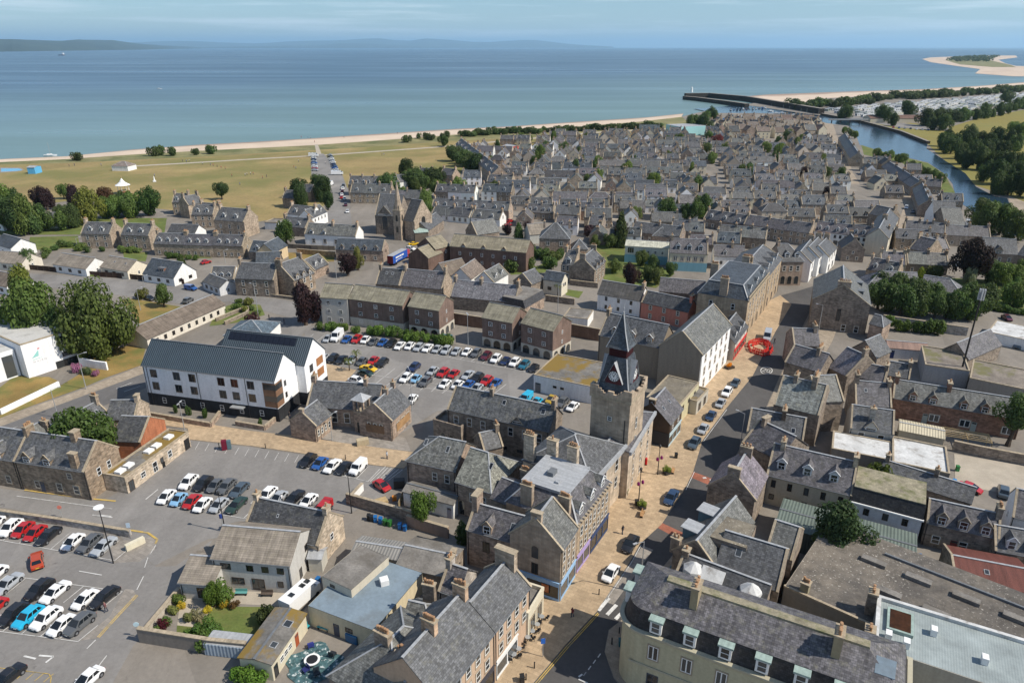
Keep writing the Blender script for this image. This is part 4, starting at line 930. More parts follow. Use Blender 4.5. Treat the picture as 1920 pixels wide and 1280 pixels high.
# ---------------------------------------------------------------- east side of the street
def cream_mansard():
 A = tG(250,800); B = tG(1500,1262)
 a = at(*A, 9.6); b_ = at(*B, 9.6); d = b_ - a; ang = math.atan2(d.y, d.x); L = d.length + 16; D = 10.5; r = 3.2; h = 9.6
 n = Vector((-math.sin(ang), math.cos(ang),0)); u = Vector((math.cos(ang), math.sin(ang),0))
 p = a - u * 2.6
 root = thing('corner_hotel', 'cream corner building with curved end, black mansard and green copper dormers', 'building', (p.x, p.y, 0), ang)
 def ring(i, z):
  rr = max(r - i, .1); pts = [(L - i, i)]
  for k in range(9): t = math.pi / 2 * k / 8; pts.append((i + rr - rr * math.sin(t), i + rr - rr * math.cos(t)))
  return [(x, y, z) for x, y in pts] + [(i, D - i, z),(L - i, D - i, z)]
 def loft(rs, name, mats, col=None, cap=False):
  m = MB()
  for s, t in zip(rs, rs[1:]):
   for k in range(len(s)): m.poly([s[k], s[(k + 1) % len(s)], t[(k + 1) % len(s)], t[k]])
  if cap: m.poly(rs[-1])
  return m.build(name, mats, root, col)
 loft([ring(0,0), ring(0, h)], 'wall', ['harl'],(.48,.435,.29))
 loft([ring(-.1, h - .5), ring(-.4, h - .1), ring(-.4, h + .15), ring(.15, h + .2)], 'cornice', ['paint'],(.42,.385,.28))
 loft([ring(.2, h + .2), ring(.85, h + 2.7)], 'mansard', ['slate'],(.030,.028,.030))
 loft([ring(.8, h + 2.7), ring(D / 2 - .55, h + 4.7)], 'roof', ['oldslate'], SLP)
 loft([ring(D / 2 - .6, h + 4.6), ring(D / 2 - .55, h + 4.95)], 'ridge', ['lichenstrip'], None, True)
 for k in range(9):
  x = 5.0 + k * 4.15
  if x > L - 2: break
  o = MB().box(x - .72,-.02, h + .45, x + .72,1.4, h + 2.35,0).build('dormer', ['paint'], root, (.76,.76,.74))
  MB().box(x - .9,-.3, h + 2.35, x + .9,1.6, h + 2.62,0, True).build('dormer_hood', ['copper'], o)
  put_window(o, (x, -.035, h + .62),0, 'plain', 1.1,1.55, True)
  put_window(root, (x, -.012,5.9),0, 'sashw', 1.25,2.1, True); put_window(root, (x + (0 if k % 3 else .2),-.012,1.2),0, 'sash' if k % 2 else 'shop', 1.5,2.3, True)
 for y in (4.2,7.8):
  o = MB().box(-.05, y - .7, h + .5,1.4, y + .7, h + 2.3,0).build('dormer', ['paint'], root, (.76,.76,.74)); MB().box(-.35, y - .9, h + 2.3,1.6, y + .9, h + 2.6,0, True).build('dormer_hood', ['copper'], o)
 chimney(root, 8.6, D / 2 - 1.6, h + 3, h + 6.6,.9,2.0,4, True, 'harl', (.33,.27,.17)); chimney(root, 24.5, D / 2 - 1.6, h + 3, h + 6.6,.9,2.0,5, True, 'harl', (.33,.27,.17))
 MB().prism([(28.5,2.6, h + 3.56),(30.5,2.6, h + 3.56),(30.5,4.4, h + 4.38),(28.5,4.4, h + 4.38)],(0,0,.12)).build('skylight', ['greyfelt'], root)
 put_window(root, (-.012,4.5,5.9),-math.pi / 2, 'sash', 1.1,2.0, True); put_window(root, (-.012,7.5,5.9),-math.pi / 2, 'sash', 1.1,2.0, True)
 put_window(root, (-.012,4.6,.1),-math.pi / 2, 'door', 1.2,2.8, True)
 MB().box(2,-.14,4.4, L, -.02,4.65,0, True).build('string_course', ['paint'], root, (.42,.385,.28))
cream_mansard()
house('rear_slate_range', 'dark slate range with white domed rooflights behind the cream corner building', tG(590,330), tG(1380,640),6.2, depth=6.5, pitch=32, wall='stone', wc=SD, rc=SLD, skew='A', gut=False, chim=[(.0,.5,.9,1.2,.8,1)],
  extra=lambda r, L, D, h, rise: [MB().cyl((x, 1.8, h + .5),1.7,1.5,1.0,8,0).cyl((x, 1.8, h + 1.5),1.5,.1,.9,8,0).build('domed_rooflight', ['whitefelt'], r) for x in (2.2, L * .83)] + [MB().prism([(L * .27,.4, h + .7),(L * .53,.4, h + .7),(L * .53,2.4, h + 1.9),(L * .27,2.4, h + 1.9)],(0,0,.25)).build('roof_lantern', ['whitefelt'], r)])
house('slate_hall', 'steep slate hall with shadowed gable and twin street dormers opposite planters', tG(965,262), a3(1310,855),6.6, tG(795,10), 'A', 44, wall='stone', wc=SD, rc=SLG, skew='A', cat='hall', gut=False, chim=[(.03,.98,.9,1.4,-1.2,2)],
  extra=lambda r, L, D, h, rise: [[MB().box(x, D - 1.9, h + .3, x + 2.2, D + .15, h + 2.3,0).build('dormer', ['paint'], r, (.10,.18,.22)), MB().box(x - .25, D - 2.6, h + 2.3, x + 2.45, D + .5, h + 2.45,0, True).build('dormer_roof', ['lead'], r)] for x in (L * .22, L * .6)] + [MB().box(.2, D + .01,2.6, L - .2, D + .35,3.3,0, True).build('shop_fascia', ['paint'], r, (.10,.2,.26))])
house('slate_hall_wing', 'long slate hall wing with small skylight running back from the street gable', tG(965,268), tG(1535,455),6.2, depth=9.5, pitch=38, wall='stone', wc=SD, rc=SL, skew='B', cat='hall', gut=False, vel=[(.28,.45,.9,1.4)])
house('lichened_flat_block', 'heavily lichened flat roof between the two slopes of slate hall', a3(915,985), a3(1245,1092),9.3, depth=6.2, rise=0, flat=True, parapet=0, wall='stone', wc=SD, roof='lichenroof', cat='building')
house('slate_hall_wing', 'rear slate slope of the hall beside the stained flat roof', a3(1415,1112), a3(1660,1195),7.4, depth=8, pitch=36, wall='stone', wc=SD, rc=SLG, skew='AB', cat='hall', gut=False)
def big_flat():
 # very large flat stained roof lower right
 P = [at(*tH(-300,150),6.0), at(*tG(1600,500),6.0)]
 a = at(*tG(1680,460),6.2); b_ = at(*tH(480,740),6.2); d = b_ - a; ang = math.atan2(d.y, d.x)
 root = thing('flat_roofed_store', 'very large flat grey-brown stained roof with raised rooflights in lower right', 'building', (a.x, a.y, 0), ang)
 L, D, h = 62,20.0,6.2
 u0 = -1.5
 MB().box(u0,0,0, L, D, h, 0).build('wall', ['harl'], root, (.27,.24,.2))
 MB().poly([(u0 + .1,.1, h + .01),(L, .1, h + .01),(L, D, h + .01),(u0 + .1, D, h + .01)]).build('roof', ['bigroof'], root)
 MB().box(u0 - .05,-.1, h, L, .3, h + .3,0, True).build('parapet', ['cope'], root)
 MB().box(u0 + 9,16.2, h + .02, L, 16.5, h + .35,0, True).build('roof_step', ['darklead'], root)
 for k in range(8):
  for j in range(2):
   x = 2.5 + 5.9 * k + j * 2.6; y = 7.2 + 5.6 * j
   if x < L - 3 and not (j == 0 and k == 0): MB().box(x, y, h + .02, x + 3.3, y + 1.1, h + .55,0).build('rooflight', ['felt'], root)
 chimney(root, 1.0,.9,3, h + 1.5,1.1,1.1,3, True, 'harl', (.3,.26,.17))
 return root
MAT['bigroof'] = m_speckle('stained_flat_roof', (.115,.104,.092),(.205,.178,.145))
big_flat()
def pale_green():
 a = at(*tH(560,950),8.0); ang = rad(-28)
 root = thing('pale_green_roof_block', 'block with pale green ribbed roof and dark lift opening in bottom right corner', 'building', (a.x, a.y, 0), ang)
 MB().box(0,0,0,40,9.5,8.0,0).build('wall', ['harl'], root, (.36,.34,.29))
 MB().poly([(.1,.1,8.02),(40,.1,8.02),(40,9.4,8.02),(.1,9.4,8.02)]).build('roof', ['finecorr'], root, (.30,.34,.335))
 for x0, y0, x1, y1 in ((0,9.1,40,9.6),(0,0,.5,9.1)): MB().box(x0, y0,8.03, x1, y1,8.5,0).build('parapet', ['whitefelt'], root)
 MB().box(1.3,3.6,8.04,4.3,7.8,8.5,1).poly([(1.6,3.9,8.52),(4.0,3.9,8.52),(4.0,7.5,8.52),(1.6,7.5,8.52)],0).build('lift_opening', ['rust', 'copper'], root)
 for x, y in ((6.2,5.2),(11.5,3.0),(1.2,1.8),(3.2,1.4)): MB().box(x, y, 8.03, x + .7, y + 1.0,9.0,0).build('air_unit', ['white'], root)
 chimney(root, -.6,8.3,0,9.6,1.1,1.4,3, True, 'stone', SD); chimney(root, -.6,.9,0,9.6,1.1,1.4,3, True, 'stone', SD)
MAT['rust'] = m_ground('rusty_shaft_shade', (.045,.018,.008),.4,.8,3.0)  # rust colour darkened: the deep opening's shade is painted on a flat sheet
pale_green()
house('green_shed', 'long green corrugated metal shed roof between terrace and flat store', a4(-310,880), a4(935,1235),4.0, depth=8.0, pitch=6, wall='corr', wc=(.12,.14,.12), roof='corr', rc=(.135,.165,.14), skew='', gut=False, ridge='darklead', cat='shed')
house('purple_gable_house', 'steep lilac slate gabled house with side chimney by the street crossing', a3(1318,665), a3(1432,440),6.4, a3(1110,430), 'A', 44, wall='stone', wc=SD, rc=(.185,.16,.18), skew='A', chim=[CH(.03,0,1.0,2.0), CH(.9,3,1.2,2.0)], gut=False)
house('cream_terrace', 'cream rendered terrace with purple-grey slate roof and white dormers behind green shed', a3(1425,425), a4(375,615),6.0, a3(1210,130), 'A', 38, depth=9.5, wall='harl', wc=(.46,.40,.30), rc=SLP, skew='AB', chim=[CH(.12,3,1.1,1.8), CH(.99,1)], dorm=[(3, 'p', .0,.92,1.5,1.5,.25)],
  wins=[('f', 5,3.7,.8,1.5, 'dark', .0,.98),('f', 5,1.2,.9,1.1, 'dark', .0,.98)])
house('black_mansard_house', 'white house with black mansard roof and green-stained flat top', a4(365,665), a4(1005,835),5.2, depth=8, rise=0, flat=True, wall='harl', wc=(.62,.62,.62), roof='felt', parapet=0, gut=False,
  extra=lambda r, L, D, h, rise: [MB().poly([(-.1,-.25, h),(L + .1,-.25, h),(L + .1,.9, h + 2.4),(-.1,.9, h + 2.4)]).poly([(L + .05,-.2, h),(L + .05, D, h),(L + .05, D, h + 2.4),(L + .05,.9, h + 2.4)]).poly([(-.05, D, h),(-.05,-.2, h),(-.05,.9, h + 2.4),(-.05, D, h + 2.4)]).build('mansard', ['slate'], r, (.022,.022,.024)), MB().box(0,.8, h + 2.35, L, D, h + 2.5,0).build('flat_top', ['lichenstrip'], r), MB().box(-.2,-.45, h - .12, L + .2,-.05, h + .12,0, True).build('white_eave', ['white'], r)],
  wins=[('f', 3,3.2,.9,1.3, 'dark', .1,.92),('f', 3,.8,.9,.9, 'dark', .1,.92)])
house('stone_cottage', 'stone house with three wallhead dormers and maroon door behind the red shed', a4(1040,850), a4(1700,1000),4.6, a4(1110,650), 'A', 42, wall='stone', wc=SD, rc=SLP, skew='AB', chim=[CH(.99,4,1.4,1.8)], dorm=[(3, 'w', .05,.95,1.5,1.5,0)],
  wins=[('f', 2,.9,1.2,1.5, 'sash', .0,.75),('f', 1,.05,1.2,2.2, 'door', .38,.52,(.16,.02,.02))])
house('stone_cottage', 'stone cottage with single white dormer at the right edge above the red roof', a4(1650,1100), a4(2150,1190),3.4, a4(1730,880), 'A', 42, wall='stone', wc=SD, rc=SL, skew='A', dorm=[(2, 'p', .1,.9,1.4,1.5,.12)])
MAT['redroof'] = m_plain('red_sheet_roof', .25,.35,.7,.25,1.0)
house('red_roofed_shed', 'low shed with dull red sheet roof at the right edge', tH(1290,340), tH(2000,480),3.0, depth=8, pitch=16, wall='stone', wc=SD, roof='redroof', rc=(.15,.055,.043), skew='A', gut=False, cat='shed', vel=[(.45,.4,.7,.9)])
house('white_gable_house', 'white harled house at the right edge beside the gravel yard', a4(1810,800), a4(2200,900),5.6, depth=7, pitch=42, wall='harl', wc=WH, rc=SLP, skew='AB', wins=[('A', 1,3.2,.9,1.2, 'plain', .4,.6)])
house('low_slate_range', 'low grey slate lean-to range behind the black mansard house', a4(620,430), a4(1440,690),3.4, depth=6, pitch=28, wall='stone', wc=SD, rc=SL, skew='', gut=False, chim=[(.58,.5,.7,.9,1.4,2),(-.0,.5,.7,.9,1.3,1)])
house('white_roof_block', 'flat building with weathered white coated roof behind the slate cottages', a4(735,320), a4(1250,430),4.2, depth=10.5, rise=0, flat=True, wall='harl', wc=(.25,.23,.2), roof='whitefelt', parapet=.3, cat='building')
house('white_roof_block', 'narrower weathered white flat roof with brown stains beside grey dormered house', a4(190,195), a4(735,305),4.0, depth=7.5, rise=0, flat=True, wall='harl', wc=(.25,.23,.2), roof='whitefelt', parapet=.15, cat='building')
house('grey_house', 'grey rendered house with central chimney gable and two white windows', b4(355,1060), b4(750,1120),5.4, b4(420,860), 'A', 40, wall='harl', wc=(.44,.42,.37), rc=SL, skew='AB', chim=[(.47,.22,1.0,.9,.9,1)], wins=[('f', 2,3.2,1.2,1.6, 'plain', .05,.95)], dorm=[(1, 'w', .38,.56,2.3,.6,0)])
house('red_stone_terrace', 'red sandstone terrace with four wallhead dormers and long pale slate roof', b4(735,790), b4(1900,985),4.9, b4(780,630), 'A', 40, wall='stone', wc=(.29,.17,.12), rc=SLG, skew='A', chim=[CH(.02,1,1.1), CH(.44,1,1.3)], dorm=[(2, 'w', .08,.40,1.5,1.3,0),(2, 'w', .48,.80,1.5,1.3,0)],
  wins=[('f', 2,.9,1.9,1.6, 'sashw', .24,.72),('f', 1,.9,1.9,1.6, 'sashw', .86,.98),('f', 2,.05,1.0,2.3, 'door', .1,.86,(.34,.38,.34))])
house('slate_back_house', 'dark slate house with end chimney left of the red sandstone terrace', b4(400,845), b4(730,880),5.6, b4(440,640), 'A', 40, wall='stone', wc=SD, rc=SLP, skew='AB', chim=[CH(.02,3,1.6,1.6), CH(.99,1,.8)], gut=False, vel=[(.3,.5,.6,.9)])
house('slate_back_house', 'small slate house behind the red terrace chimney with pale skews', b4(390,600), b4(665,660),5.0, b4(410,470), 'A', 40, wall='stone', wc=SD, rc=SLP, skew='AB', chim=[CH(.99,1,.8)], gut=False)
house('slate_back_house', 'far slate house ending the row behind the red terrace', b4(700,590), b4(890,625),5.0, b4(720,470), 'A', 40, wall='stone', wc=SD, rc=SL, skew='B', gut=False, chim=[CH(.97,1,.8)])
MAT['grassfelt'] = m_ground('grassy_flat_roof', (.215,.185,.155),.3,.35,2.5,(.15,.145,.055),.8, pscale=.14, plo=.52, phi=.62)
house('grey_flat_store', 'flat-roofed grey store with grass patch on roof below the phone mast', b4(1030,500), b4(1430,560),4.5, depth=13, rise=0, flat=True, wall='harl', wc=(.30,.315,.33), roof='grassfelt', parapet=.3, cat='store')
house('flat_store_wing', 'wide stained flat roof right of the phone mast', b4(1430,620), b4(2100,760),4.2, depth=13, rise=0, flat=True, wall='harl', wc=(.28,.26,.23), roof='grassfelt', parapet=.25, cat='store')
house('stone_gable_store', 'rubble gabled store with small white window beside white roofed yard', b4(1420,450), b4(1715,320),4.0, b4(1480,200), 'A', 42, depth=7, wall='stone', wc=SD, rc=SLP, skew='', gut=False, wins=[('A', 1,2.6,.9,1.1, 'plain', .4,.6)])
house('white_yard_roof', 'bright white flat roof behind the rubble gabled store', b4(1590,200), b4(2100,310),3.0, depth=12, rise=0, flat=True, wall='harl', wc=WH, roof='whitefelt', parapet=.1, cat='building')
house('white_yard_sheds', 'white painted yard sheds with rusty tin roofs and blue door', b4(700,345), b4(1060,375),2.9, depth=5, pitch=22, wall='harl', wc=(.7,.68,.66), roof='redroof', rc=(.30,.20,.16), skew='', gut=False, wins=[('f', 1,.05,1.2,2.2, 'door', .02,.2,(.02,.04,.14))], cat='shed')
house('slate_store', 'narrow grey slate gable roof beside the paved yard', b4(590,435), b4(720,375),4.2, b4(465,345), 'A', 44, depth=7, wall='stone', wc=SD, rc=SL, skew='', gut=False)
house('tall_stone_block', 'tall rubble stone block with blank gable and steep slate roof at street bend', c4(535,1125), c4(505,930),8.6, depth=15, rise=5.2, pitch=40, wall='stone', wc=SD, rc=SLG, skew='A', chim=[(.03,.5,1.0,3.4,.9,6)], dorm=[(2, 'b', .1,.9,2.2,1.2,.25,(.08,.09,.1))], wins=[('A', 1,3.2,1.1,3.6, 'dark', .42,.56),('A', 2,.3,1.2,2.0, 'sash', .5,.95)], gut=True, cat='building')
house('stone_lean_to', 'small hipped slate lean-to beside the tall blank stone gable', b4(530,130), b4(650,160),4.6, depth=6, rise=2, wall='stone', wc=SP, rc=SL, hip='B', skew='', gut=False)
# slate roofs lining the east pavement
house('street_gable', 'slate house with shadowed wall and four-pot chimney nearest the street crossing', b3(1210,1190), b3(1530,1350),6.4, depth=9, pitch=36, wall='stone', wc=SD, rc=SLP, skew='A', chim=[CH(.18,0,1.2,1.9)], gut=False)
house('street_gable', 'rust-streaked blank stone house with twin slate dormers opposite parked cars', b3(1240,1130), b3(1750,1230),5.6, depth=8.5, pitch=42, wall='stone', wc=(.22,.165,.12), rc=SL, skew='AB', chim=[CH(.6,4,1.2,2.2)], gut=False, vel=[(.8,.35,.8,1.1)])
house('street_slate', 'pale green-grey slate house with seven-pot chimney overlooking the street', b3(1490,850), b3(1900,950),7.4, depth=11, pitch=38, wall='stone', wc=SD, rc=(.19,.20,.185), roof='oldslate', skew='AB', chim=[CH(.3,4,1.0,2.0), CH(.72,7,1.8,3.0,1.0)], gut=False)
house('street_slate', 'dark slate house with stone pinnacle gutter facing the red barriers', b3(1590,470), b3(1900,560),7.0, depth=8.5, pitch=36, wall='stone', wc=SD, rc=SLP, skew='A', chim=[CH(.75,7,1.2,2.6)], gut=False)
house('street_slate', 'farther dark slate house with white finials opposite silver van', b3(1670,320), b4(80,330),7.0, depth=8, pitch=36, wall='stone', wc=SD, rc=SLP, skew='A', chim=[CH(.9,5,1.2,2.2)], gut=False)
house('lilac_slate', 'long lilac slate slope with oval rooflight behind the pinnacled houses', b4(165,520), b4(330,600),6.0, depth=10, pitch=40, wall='stone', wc=SD, rc=(.17,.16,.175), skew='B', chim=[CH(.98,2,1.5,1.4)], gut=False)
house('pale_hipped', 'pale grey slate ridge between lilac roof and grey dormered house', b4(60,830), b4(300,820),7.2, depth=9, pitch=40, wall='stone', wc=SD, rc=SLG, skew='AB', gut=False)
# ---------------------------------------------------------------- left foreground
house('grey_house', 'grey rendered two-storey house with brown tile roof above a lawn', tE(80,158), tE(780,222),5.3, tE(915,-5), 'B', 30, depth=8.8, wall='harl', wc=(.52,.50,.46), roof='tile', rc=TL, skew='', chim=[],
  wins=[('f', 1,3.5,1.6,1.1, 'dark', .08,.25),('f', 3,3.5,1.1,1.1, 'dark', .38,.97),('f', 1,.9,2.0,1.2, 'dark', .2,.4),('f', 1,.1,2.0,2.1, 'dark', .46,.66),('f', 1,1.0,.9,1.1, 'dark', .78,.92),('B', 1,3.4,.9,1.2, 'dark', .55,.75),('B', 2,.4,.9,1.8, 'dark', .2,.8)])
house('garage', 'low tile-roofed garage joined to the grey rendered house', tD(1610,375), tE(90,400),2.9, depth=8, pitch=22, wall='harl', wc=(.52,.50,.46), roof='tile', rc=TL, skew='', wins=[('f', 1,.3,1.4,1.9, 'dark', .45,.8)], cat='garage')
house('slate_cottage', 'dark slate cottage with pale stone gable beside the car park', a1(370,910), a1(1040,1060),4.4, a1(1075,835), 'B', 42, depth=7.5, wall='stone', wc=SB, rc=SLD, skew='AB', chim=[CH(.02,1,.9,1.2), CH(.985,1,1.0,1.3)], dorm=[], vel=[(.38,.5,.4,.6)], wins=[('B', 1,2.6,.9,1.3, 'plain', .4,.6)])
house('conservatory_porch', 'small glazed lean-to porch between grey house and stone gable', tE(945,160), tE(1065,165),2.6, depth=2.6, rise=.5, wall='paint', wc=(.5,.48,.42), roof='lead', skew='', gut=False, cat='porch')
house('stone_range', 'derelict stone house with two pointed dormers at left edge', a0(125,302), a0(760,398),6.2, depth=8.2, pitch=42, wall='stone', wc=(.30,.235,.17), rc=SL, skew='AB', chim=[CH(.70,0,1.5,1.4,1.1),(.86,.05,1.4,.8,-.6,0), CH(.02,4,1.3,1.8)], dorm=[(2, 'w', .05,.62,1.7,1.2,0)],
  wins=[('f', 1,.9,1.0,1.5, 'sash', .19,.31,(.5,.46,.4)),('f', 1,.1,.9,2.2, 'door', .28,.36),('f', 2,.9,1.2,1.7, 'sash', .45,.93,(.5,.46,.4)),('f', 1,4.0,1.0,1.2, 'sash', .7,.82,(.5,.46,.4)),('B', 2,3.6,.9,1.6, 'plain', .2,.8)])
house('stone_range', 'derelict stone house running off the left edge with chimney on shared gable', a0(-420,215), a0(125,302),6.2, depth=8.2, pitch=42, wall='stone', wc=(.30,.235,.17), rc=SL, skew='', dorm=[(2, 'w', .3,.9,1.7,1.2,0)], wins=[('f', 3,.9,1.1,1.6, 'sash', .1,.95,(.5,.46,.4))])
house('roadside_wing', 'slate rear wing of the derelict stone range along the main road', b0(520,1190), b0(985,935),5.0, b0(872,828), 'B', 40, wall='stone', wc=ST, rc=SL, skew='AB', chim=[CH(.98,3,1.6,1.5), CH(.02,2,1.6,1.5)], vel=[(.85,.3,.7,.8)], gut=False)
house('roadside_wing', 'nearer slate rear wing of the derelict stone range at left edge', b0(180,1370), b0(520,1190),5.0, depth=8, pitch=40, wall='stone', wc=ST, rc=SLG, skew='', gut=False)
house('courtyard_wing', 'slate crosswing with stone end chimney near the white block', b0(960,990), b0(1215,985),4.6, depth=6.5, pitch=40, wall='stone', wc=SB, rc=SL, skew='B', chim=[CH(.98,0,1.2,1.2)], gut=False)
house('courtyard_wing', 'dark slate wing ending in an orange brick gable beside the courtyard tree', b0(1010,1180), b0(1265,1190),4.0, depth=9, pitch=34, wall='brick', wc=(.42,.17,.09), rc=SLD, skew='B', gut=False)
house('flat_store_range', 'long low sandstone store with rusty flat roof and white rooflights', a0(1120,462), a0(1695,48),3.4, depth=4.8, rise=0, flat=True, wall='stone', wc=SB, roof='mossfelt', parapet=.25, cat='store',
  wins=[('f', 1,.05,1.3,2.2, 'dark', .03,.1),('f', 1,1.0,1.2,1.2, 'plain', .2,.28),('f', 1,.3,1.2,2.2, 'plain', .38,.46),('f', 1,1.1,.8,1.2, 'dark', .5,.56),('f', 1,1.1,1.1,1.5, 'plain', .62,.7),('f', 1,.05,1.5,2.4, 'dark', .9,.98)],
  extra=lambda r, L, D, h, rise: [MB().box(L * f, 1.6, h + .02, L * f + 1.6,2.9, h + .5,0).build('rooflight', ['white'], r) for f in (.04,.16,.46,.58,.78)])
# white community centre
def centre():
 A = b0(180,325); B = b0(662,180); h = 8.8
 loc, ang, L, D, _ = solve(A, B, h, depth=26, rise=0)
 root = house_w('community_centre', 'white modern flat-roofed community centre with pale sail emblem', loc, ang, L, D, h, 0, flat=True, wall='harl', wc=(.86,.86,.86), roof='centreroof', parapet=.3, cat='building',
  wins=[('f', 1,5.6,4.6,2.6, 'case', .70,.94,(.25,.3,.3)),('f', 1,2.6,4.4,1.2, 'case', .72,.98,(.08,.08,.08))])
 MB().box(L * .52,-.03,0, L * .99,-.012,1.9,0).build('undercroft', ['glass'], root)
 m = MB()
 def st(p, q, w, k): m.bar((p[0],-.03, p[1]),(q[0],-.03, q[1]),.02, w, k)
 x0, z0 = L * .22,4.2
 m.poly([(x0 - 1.1,-.025, z0 + .5),(x0 + .55,-.025, z0 + .7),(x0 + .8,-.025, z0 + 2.3)],1)
 m.poly([(x0 + .55,-.03, z0 + 2.35),(x0 + 1.2,-.03, z0 + 2.5),(x0 + .8,-.03, z0 + 2.8)],2)
 m.poly([(x0 - .9,-.025, z0),(x0 + 1.1,-.025, z0 + .05),(x0 + 1.1,-.025, z0 + .17),(x0 - .9,-.025, z0 + .12)],3)
 m.build('emblem', ['white', 'aquapaint', 'redpaint', 'aquapaint'], root)
 cu = bpy.data.curves.new('lettering', 'FONT'); cu.body = 'N A I R N'; cu.size = .75; cu.extrude = .01; cu.materials.append(MAT['greypaint'])
 tmp = bpy.data.objects.new('lettering_source', cu); COL.objects.link(tmp); dg = bpy.context.evaluated_depsgraph_get(); me = bpy.data.meshes.new_from_object(tmp.evaluated_get(dg)); bpy.data.objects.remove(tmp)
 t = link('lettering', me, root); t.location = (x0 - 1.0,-.03, z0 - .8); t.rotation_euler = (math.pi / 2,0,0)
 MB().box(-9,3.5,0,-.3, D, 7.2,0).build('side_block', ['harl'], root, (.84,.84,.84))
 MB().poly([(-8.9,3.6,7.21),(-.4,3.6,7.21),(-.4, D, 7.21),(-8.9, D, 7.21)]).build('side_roof', ['centreroof'], root)
 MB().box(-3.4,3.44,.4,-1.0,3.49,6.0,0).build('tall_window', ['glass'], root)
 return root
MAT['aquapaint'] = m_solid('aqua_paint', (.30,.62,.58),.5); MAT['redpaint'] = m_solid('red_paint', (.55,.03,.05),.5); MAT['greypaint'] = m_solid('grey_paint', (.5,.5,.52),.5)
MAT['centreroof'] = m_ground('pale_membrane_roof', (.50,.49,.46),.12,.2,2.0,(.28,.27,.25),.7, pscale=.2, plo=.52, phi=.66)
centre()
MAT['deck'] = MAT['white']
def low_white(name, label, pts, h):
 root = thing(name, label, 'wall', at(*pts[0]),0); b = MB(); o = root.location
 P = [at(*p) - o for p in pts]
 for p, q in zip(P, P[1:]): b.bar(p, q, .45, h, 0)
 b.build('wall_body', ['harl'], root, (.86,.86,.85))
low_white('white_ramp_wall', 'long white rendered ramp wall on the dry grass bank', [b0(10,945), b0(535,690)],1.3)
low_white('white_garden_wall', 'stepped white rendered wall beside the community centre', [b0(725,500), b0(860,530), b0(970,545)],2.2)
# white modern block with dark metal roofs
def modern():
 h = 10.0
 def base_band(root, L, D, h_, rise):
  MB().box(-.04,-.05,.0, L + .05, D + .04,3.1,0).build('brick_base', ['brick'], root, (.030,.032,.036))
 loc, ang, L, D, rise = solve(b0(1275,497), b1(642,640), h, depth=9.0, pitch=44)
 def ex1(root, L, D, h_, rise):
  base_band(root, L, D, h_, rise)
  b = MB().box(L - 3.0,-.1,3.4, L + .12,2.6,9.2,0); b.build('timber_balcony', ['boards'], root, (.26,.15,.09))
  for z in (4.6,7.4): MB().box(L - 2.8,-.14, z + .2, L + .16,2.4, z + 1.5,0).build('balcony_opening', ['glass'], root)
  MB().box(L * .66,-1.2,2.5, L * .66 + 3.2,-.06,2.75,0, True).build('entrance_canopy', ['steel'], root)
  for k in (.03,.42,.78): MB().box(L * k, -.12,.1, L * k + .1,-.055, h_, 0).build('downpipe', ['black'], root)
 f = [.08,.26,.38,.60,.70,.82]
 r1 = house_w('apartment_block', 'white modern apartment block with dark metal roof, nearer gabled range', loc, ang, L, D, h, rise, wall='harl', wc=(.86,.86,.85), roof='seam', rc=(.045,.065,.08), skew='', ridge='darklead', cat='apartment block', extra=ex1,
  wins=[('f', 1, z, 1.75,1.95, 'case', x - .03, x + .03,(.16,.15,.14)) for z in (7.2,4.1) for x in f] + [('f', 6,.9,1.0,1.4, 'plain', .05,.95),('B', 1,7.0,.8,1.3, 'dark', .25,.6),('B', 1,4.2,.8,1.3, 'dark', .25,.6)])
 u = Vector((math.cos(ang), math.sin(ang),0)); n = Vector((-math.sin(ang), math.cos(ang),0))
 a = Vector(loc) + n * (D - .3) + u * (L + 2.2 - 22); L2 = 22
 def ex2(root, L, D, h_, rise):
  base_band(root, L, D, h_, rise); tp = rise / (D / 2)
  for k in range(12):
   x = 1.0 + k * 1.45; y0, y1 = D * .31, D * .46
   MB().prism([(x, y0, h_ + y0 * tp + .2),(x + 1.38, y0, h_ + y0 * tp + .2),(x + 1.38, y1, h_ + y1 * tp + .2),(x, y1, h_ + y1 * tp + .2)],(0,0,.07)).build('solar_panel', ['solar'], root)
  for z in (4.6,7.4): MB().box(L + .015, D * .55, z, L + .09, D * .86, z + 1.9,0).build('timber_panel', ['boards'], root, (.42,.19,.08))
 house_w('apartment_block', 'white modern apartment block with solar panels on dark roof, farther gabled range', tuple(a), ang, L2,9.5, h, rise * 9.5 / 9.0, wall='harl', wc=(.86,.86,.85), roof='seam', rc=(.045,.065,.08), skew='', ridge='darklead', cat='apartment block', extra=ex2,
  wins=[('B', 1, z, 1.5,1.8, 'dark', .16,.44) for z in (7.2,4.3)] + [('B', 1,.9,1.0,1.4, 'plain', .6,.9)], gut=False)
modern()
wall_run('forecourt_wall', 'low pink stone wall in front of white apartment block', [b0(1240,945), b0(1500,990), b0(1900,1060), b1(160,950)],1.1,.4, 'stone', SP)
wall_run('forecourt_wall', 'low pink stone planter wall by apartment block entrance', [b1(300,1040), b1(560,1085), b1(660,1000)],1.0,.4, 'stone', SP)
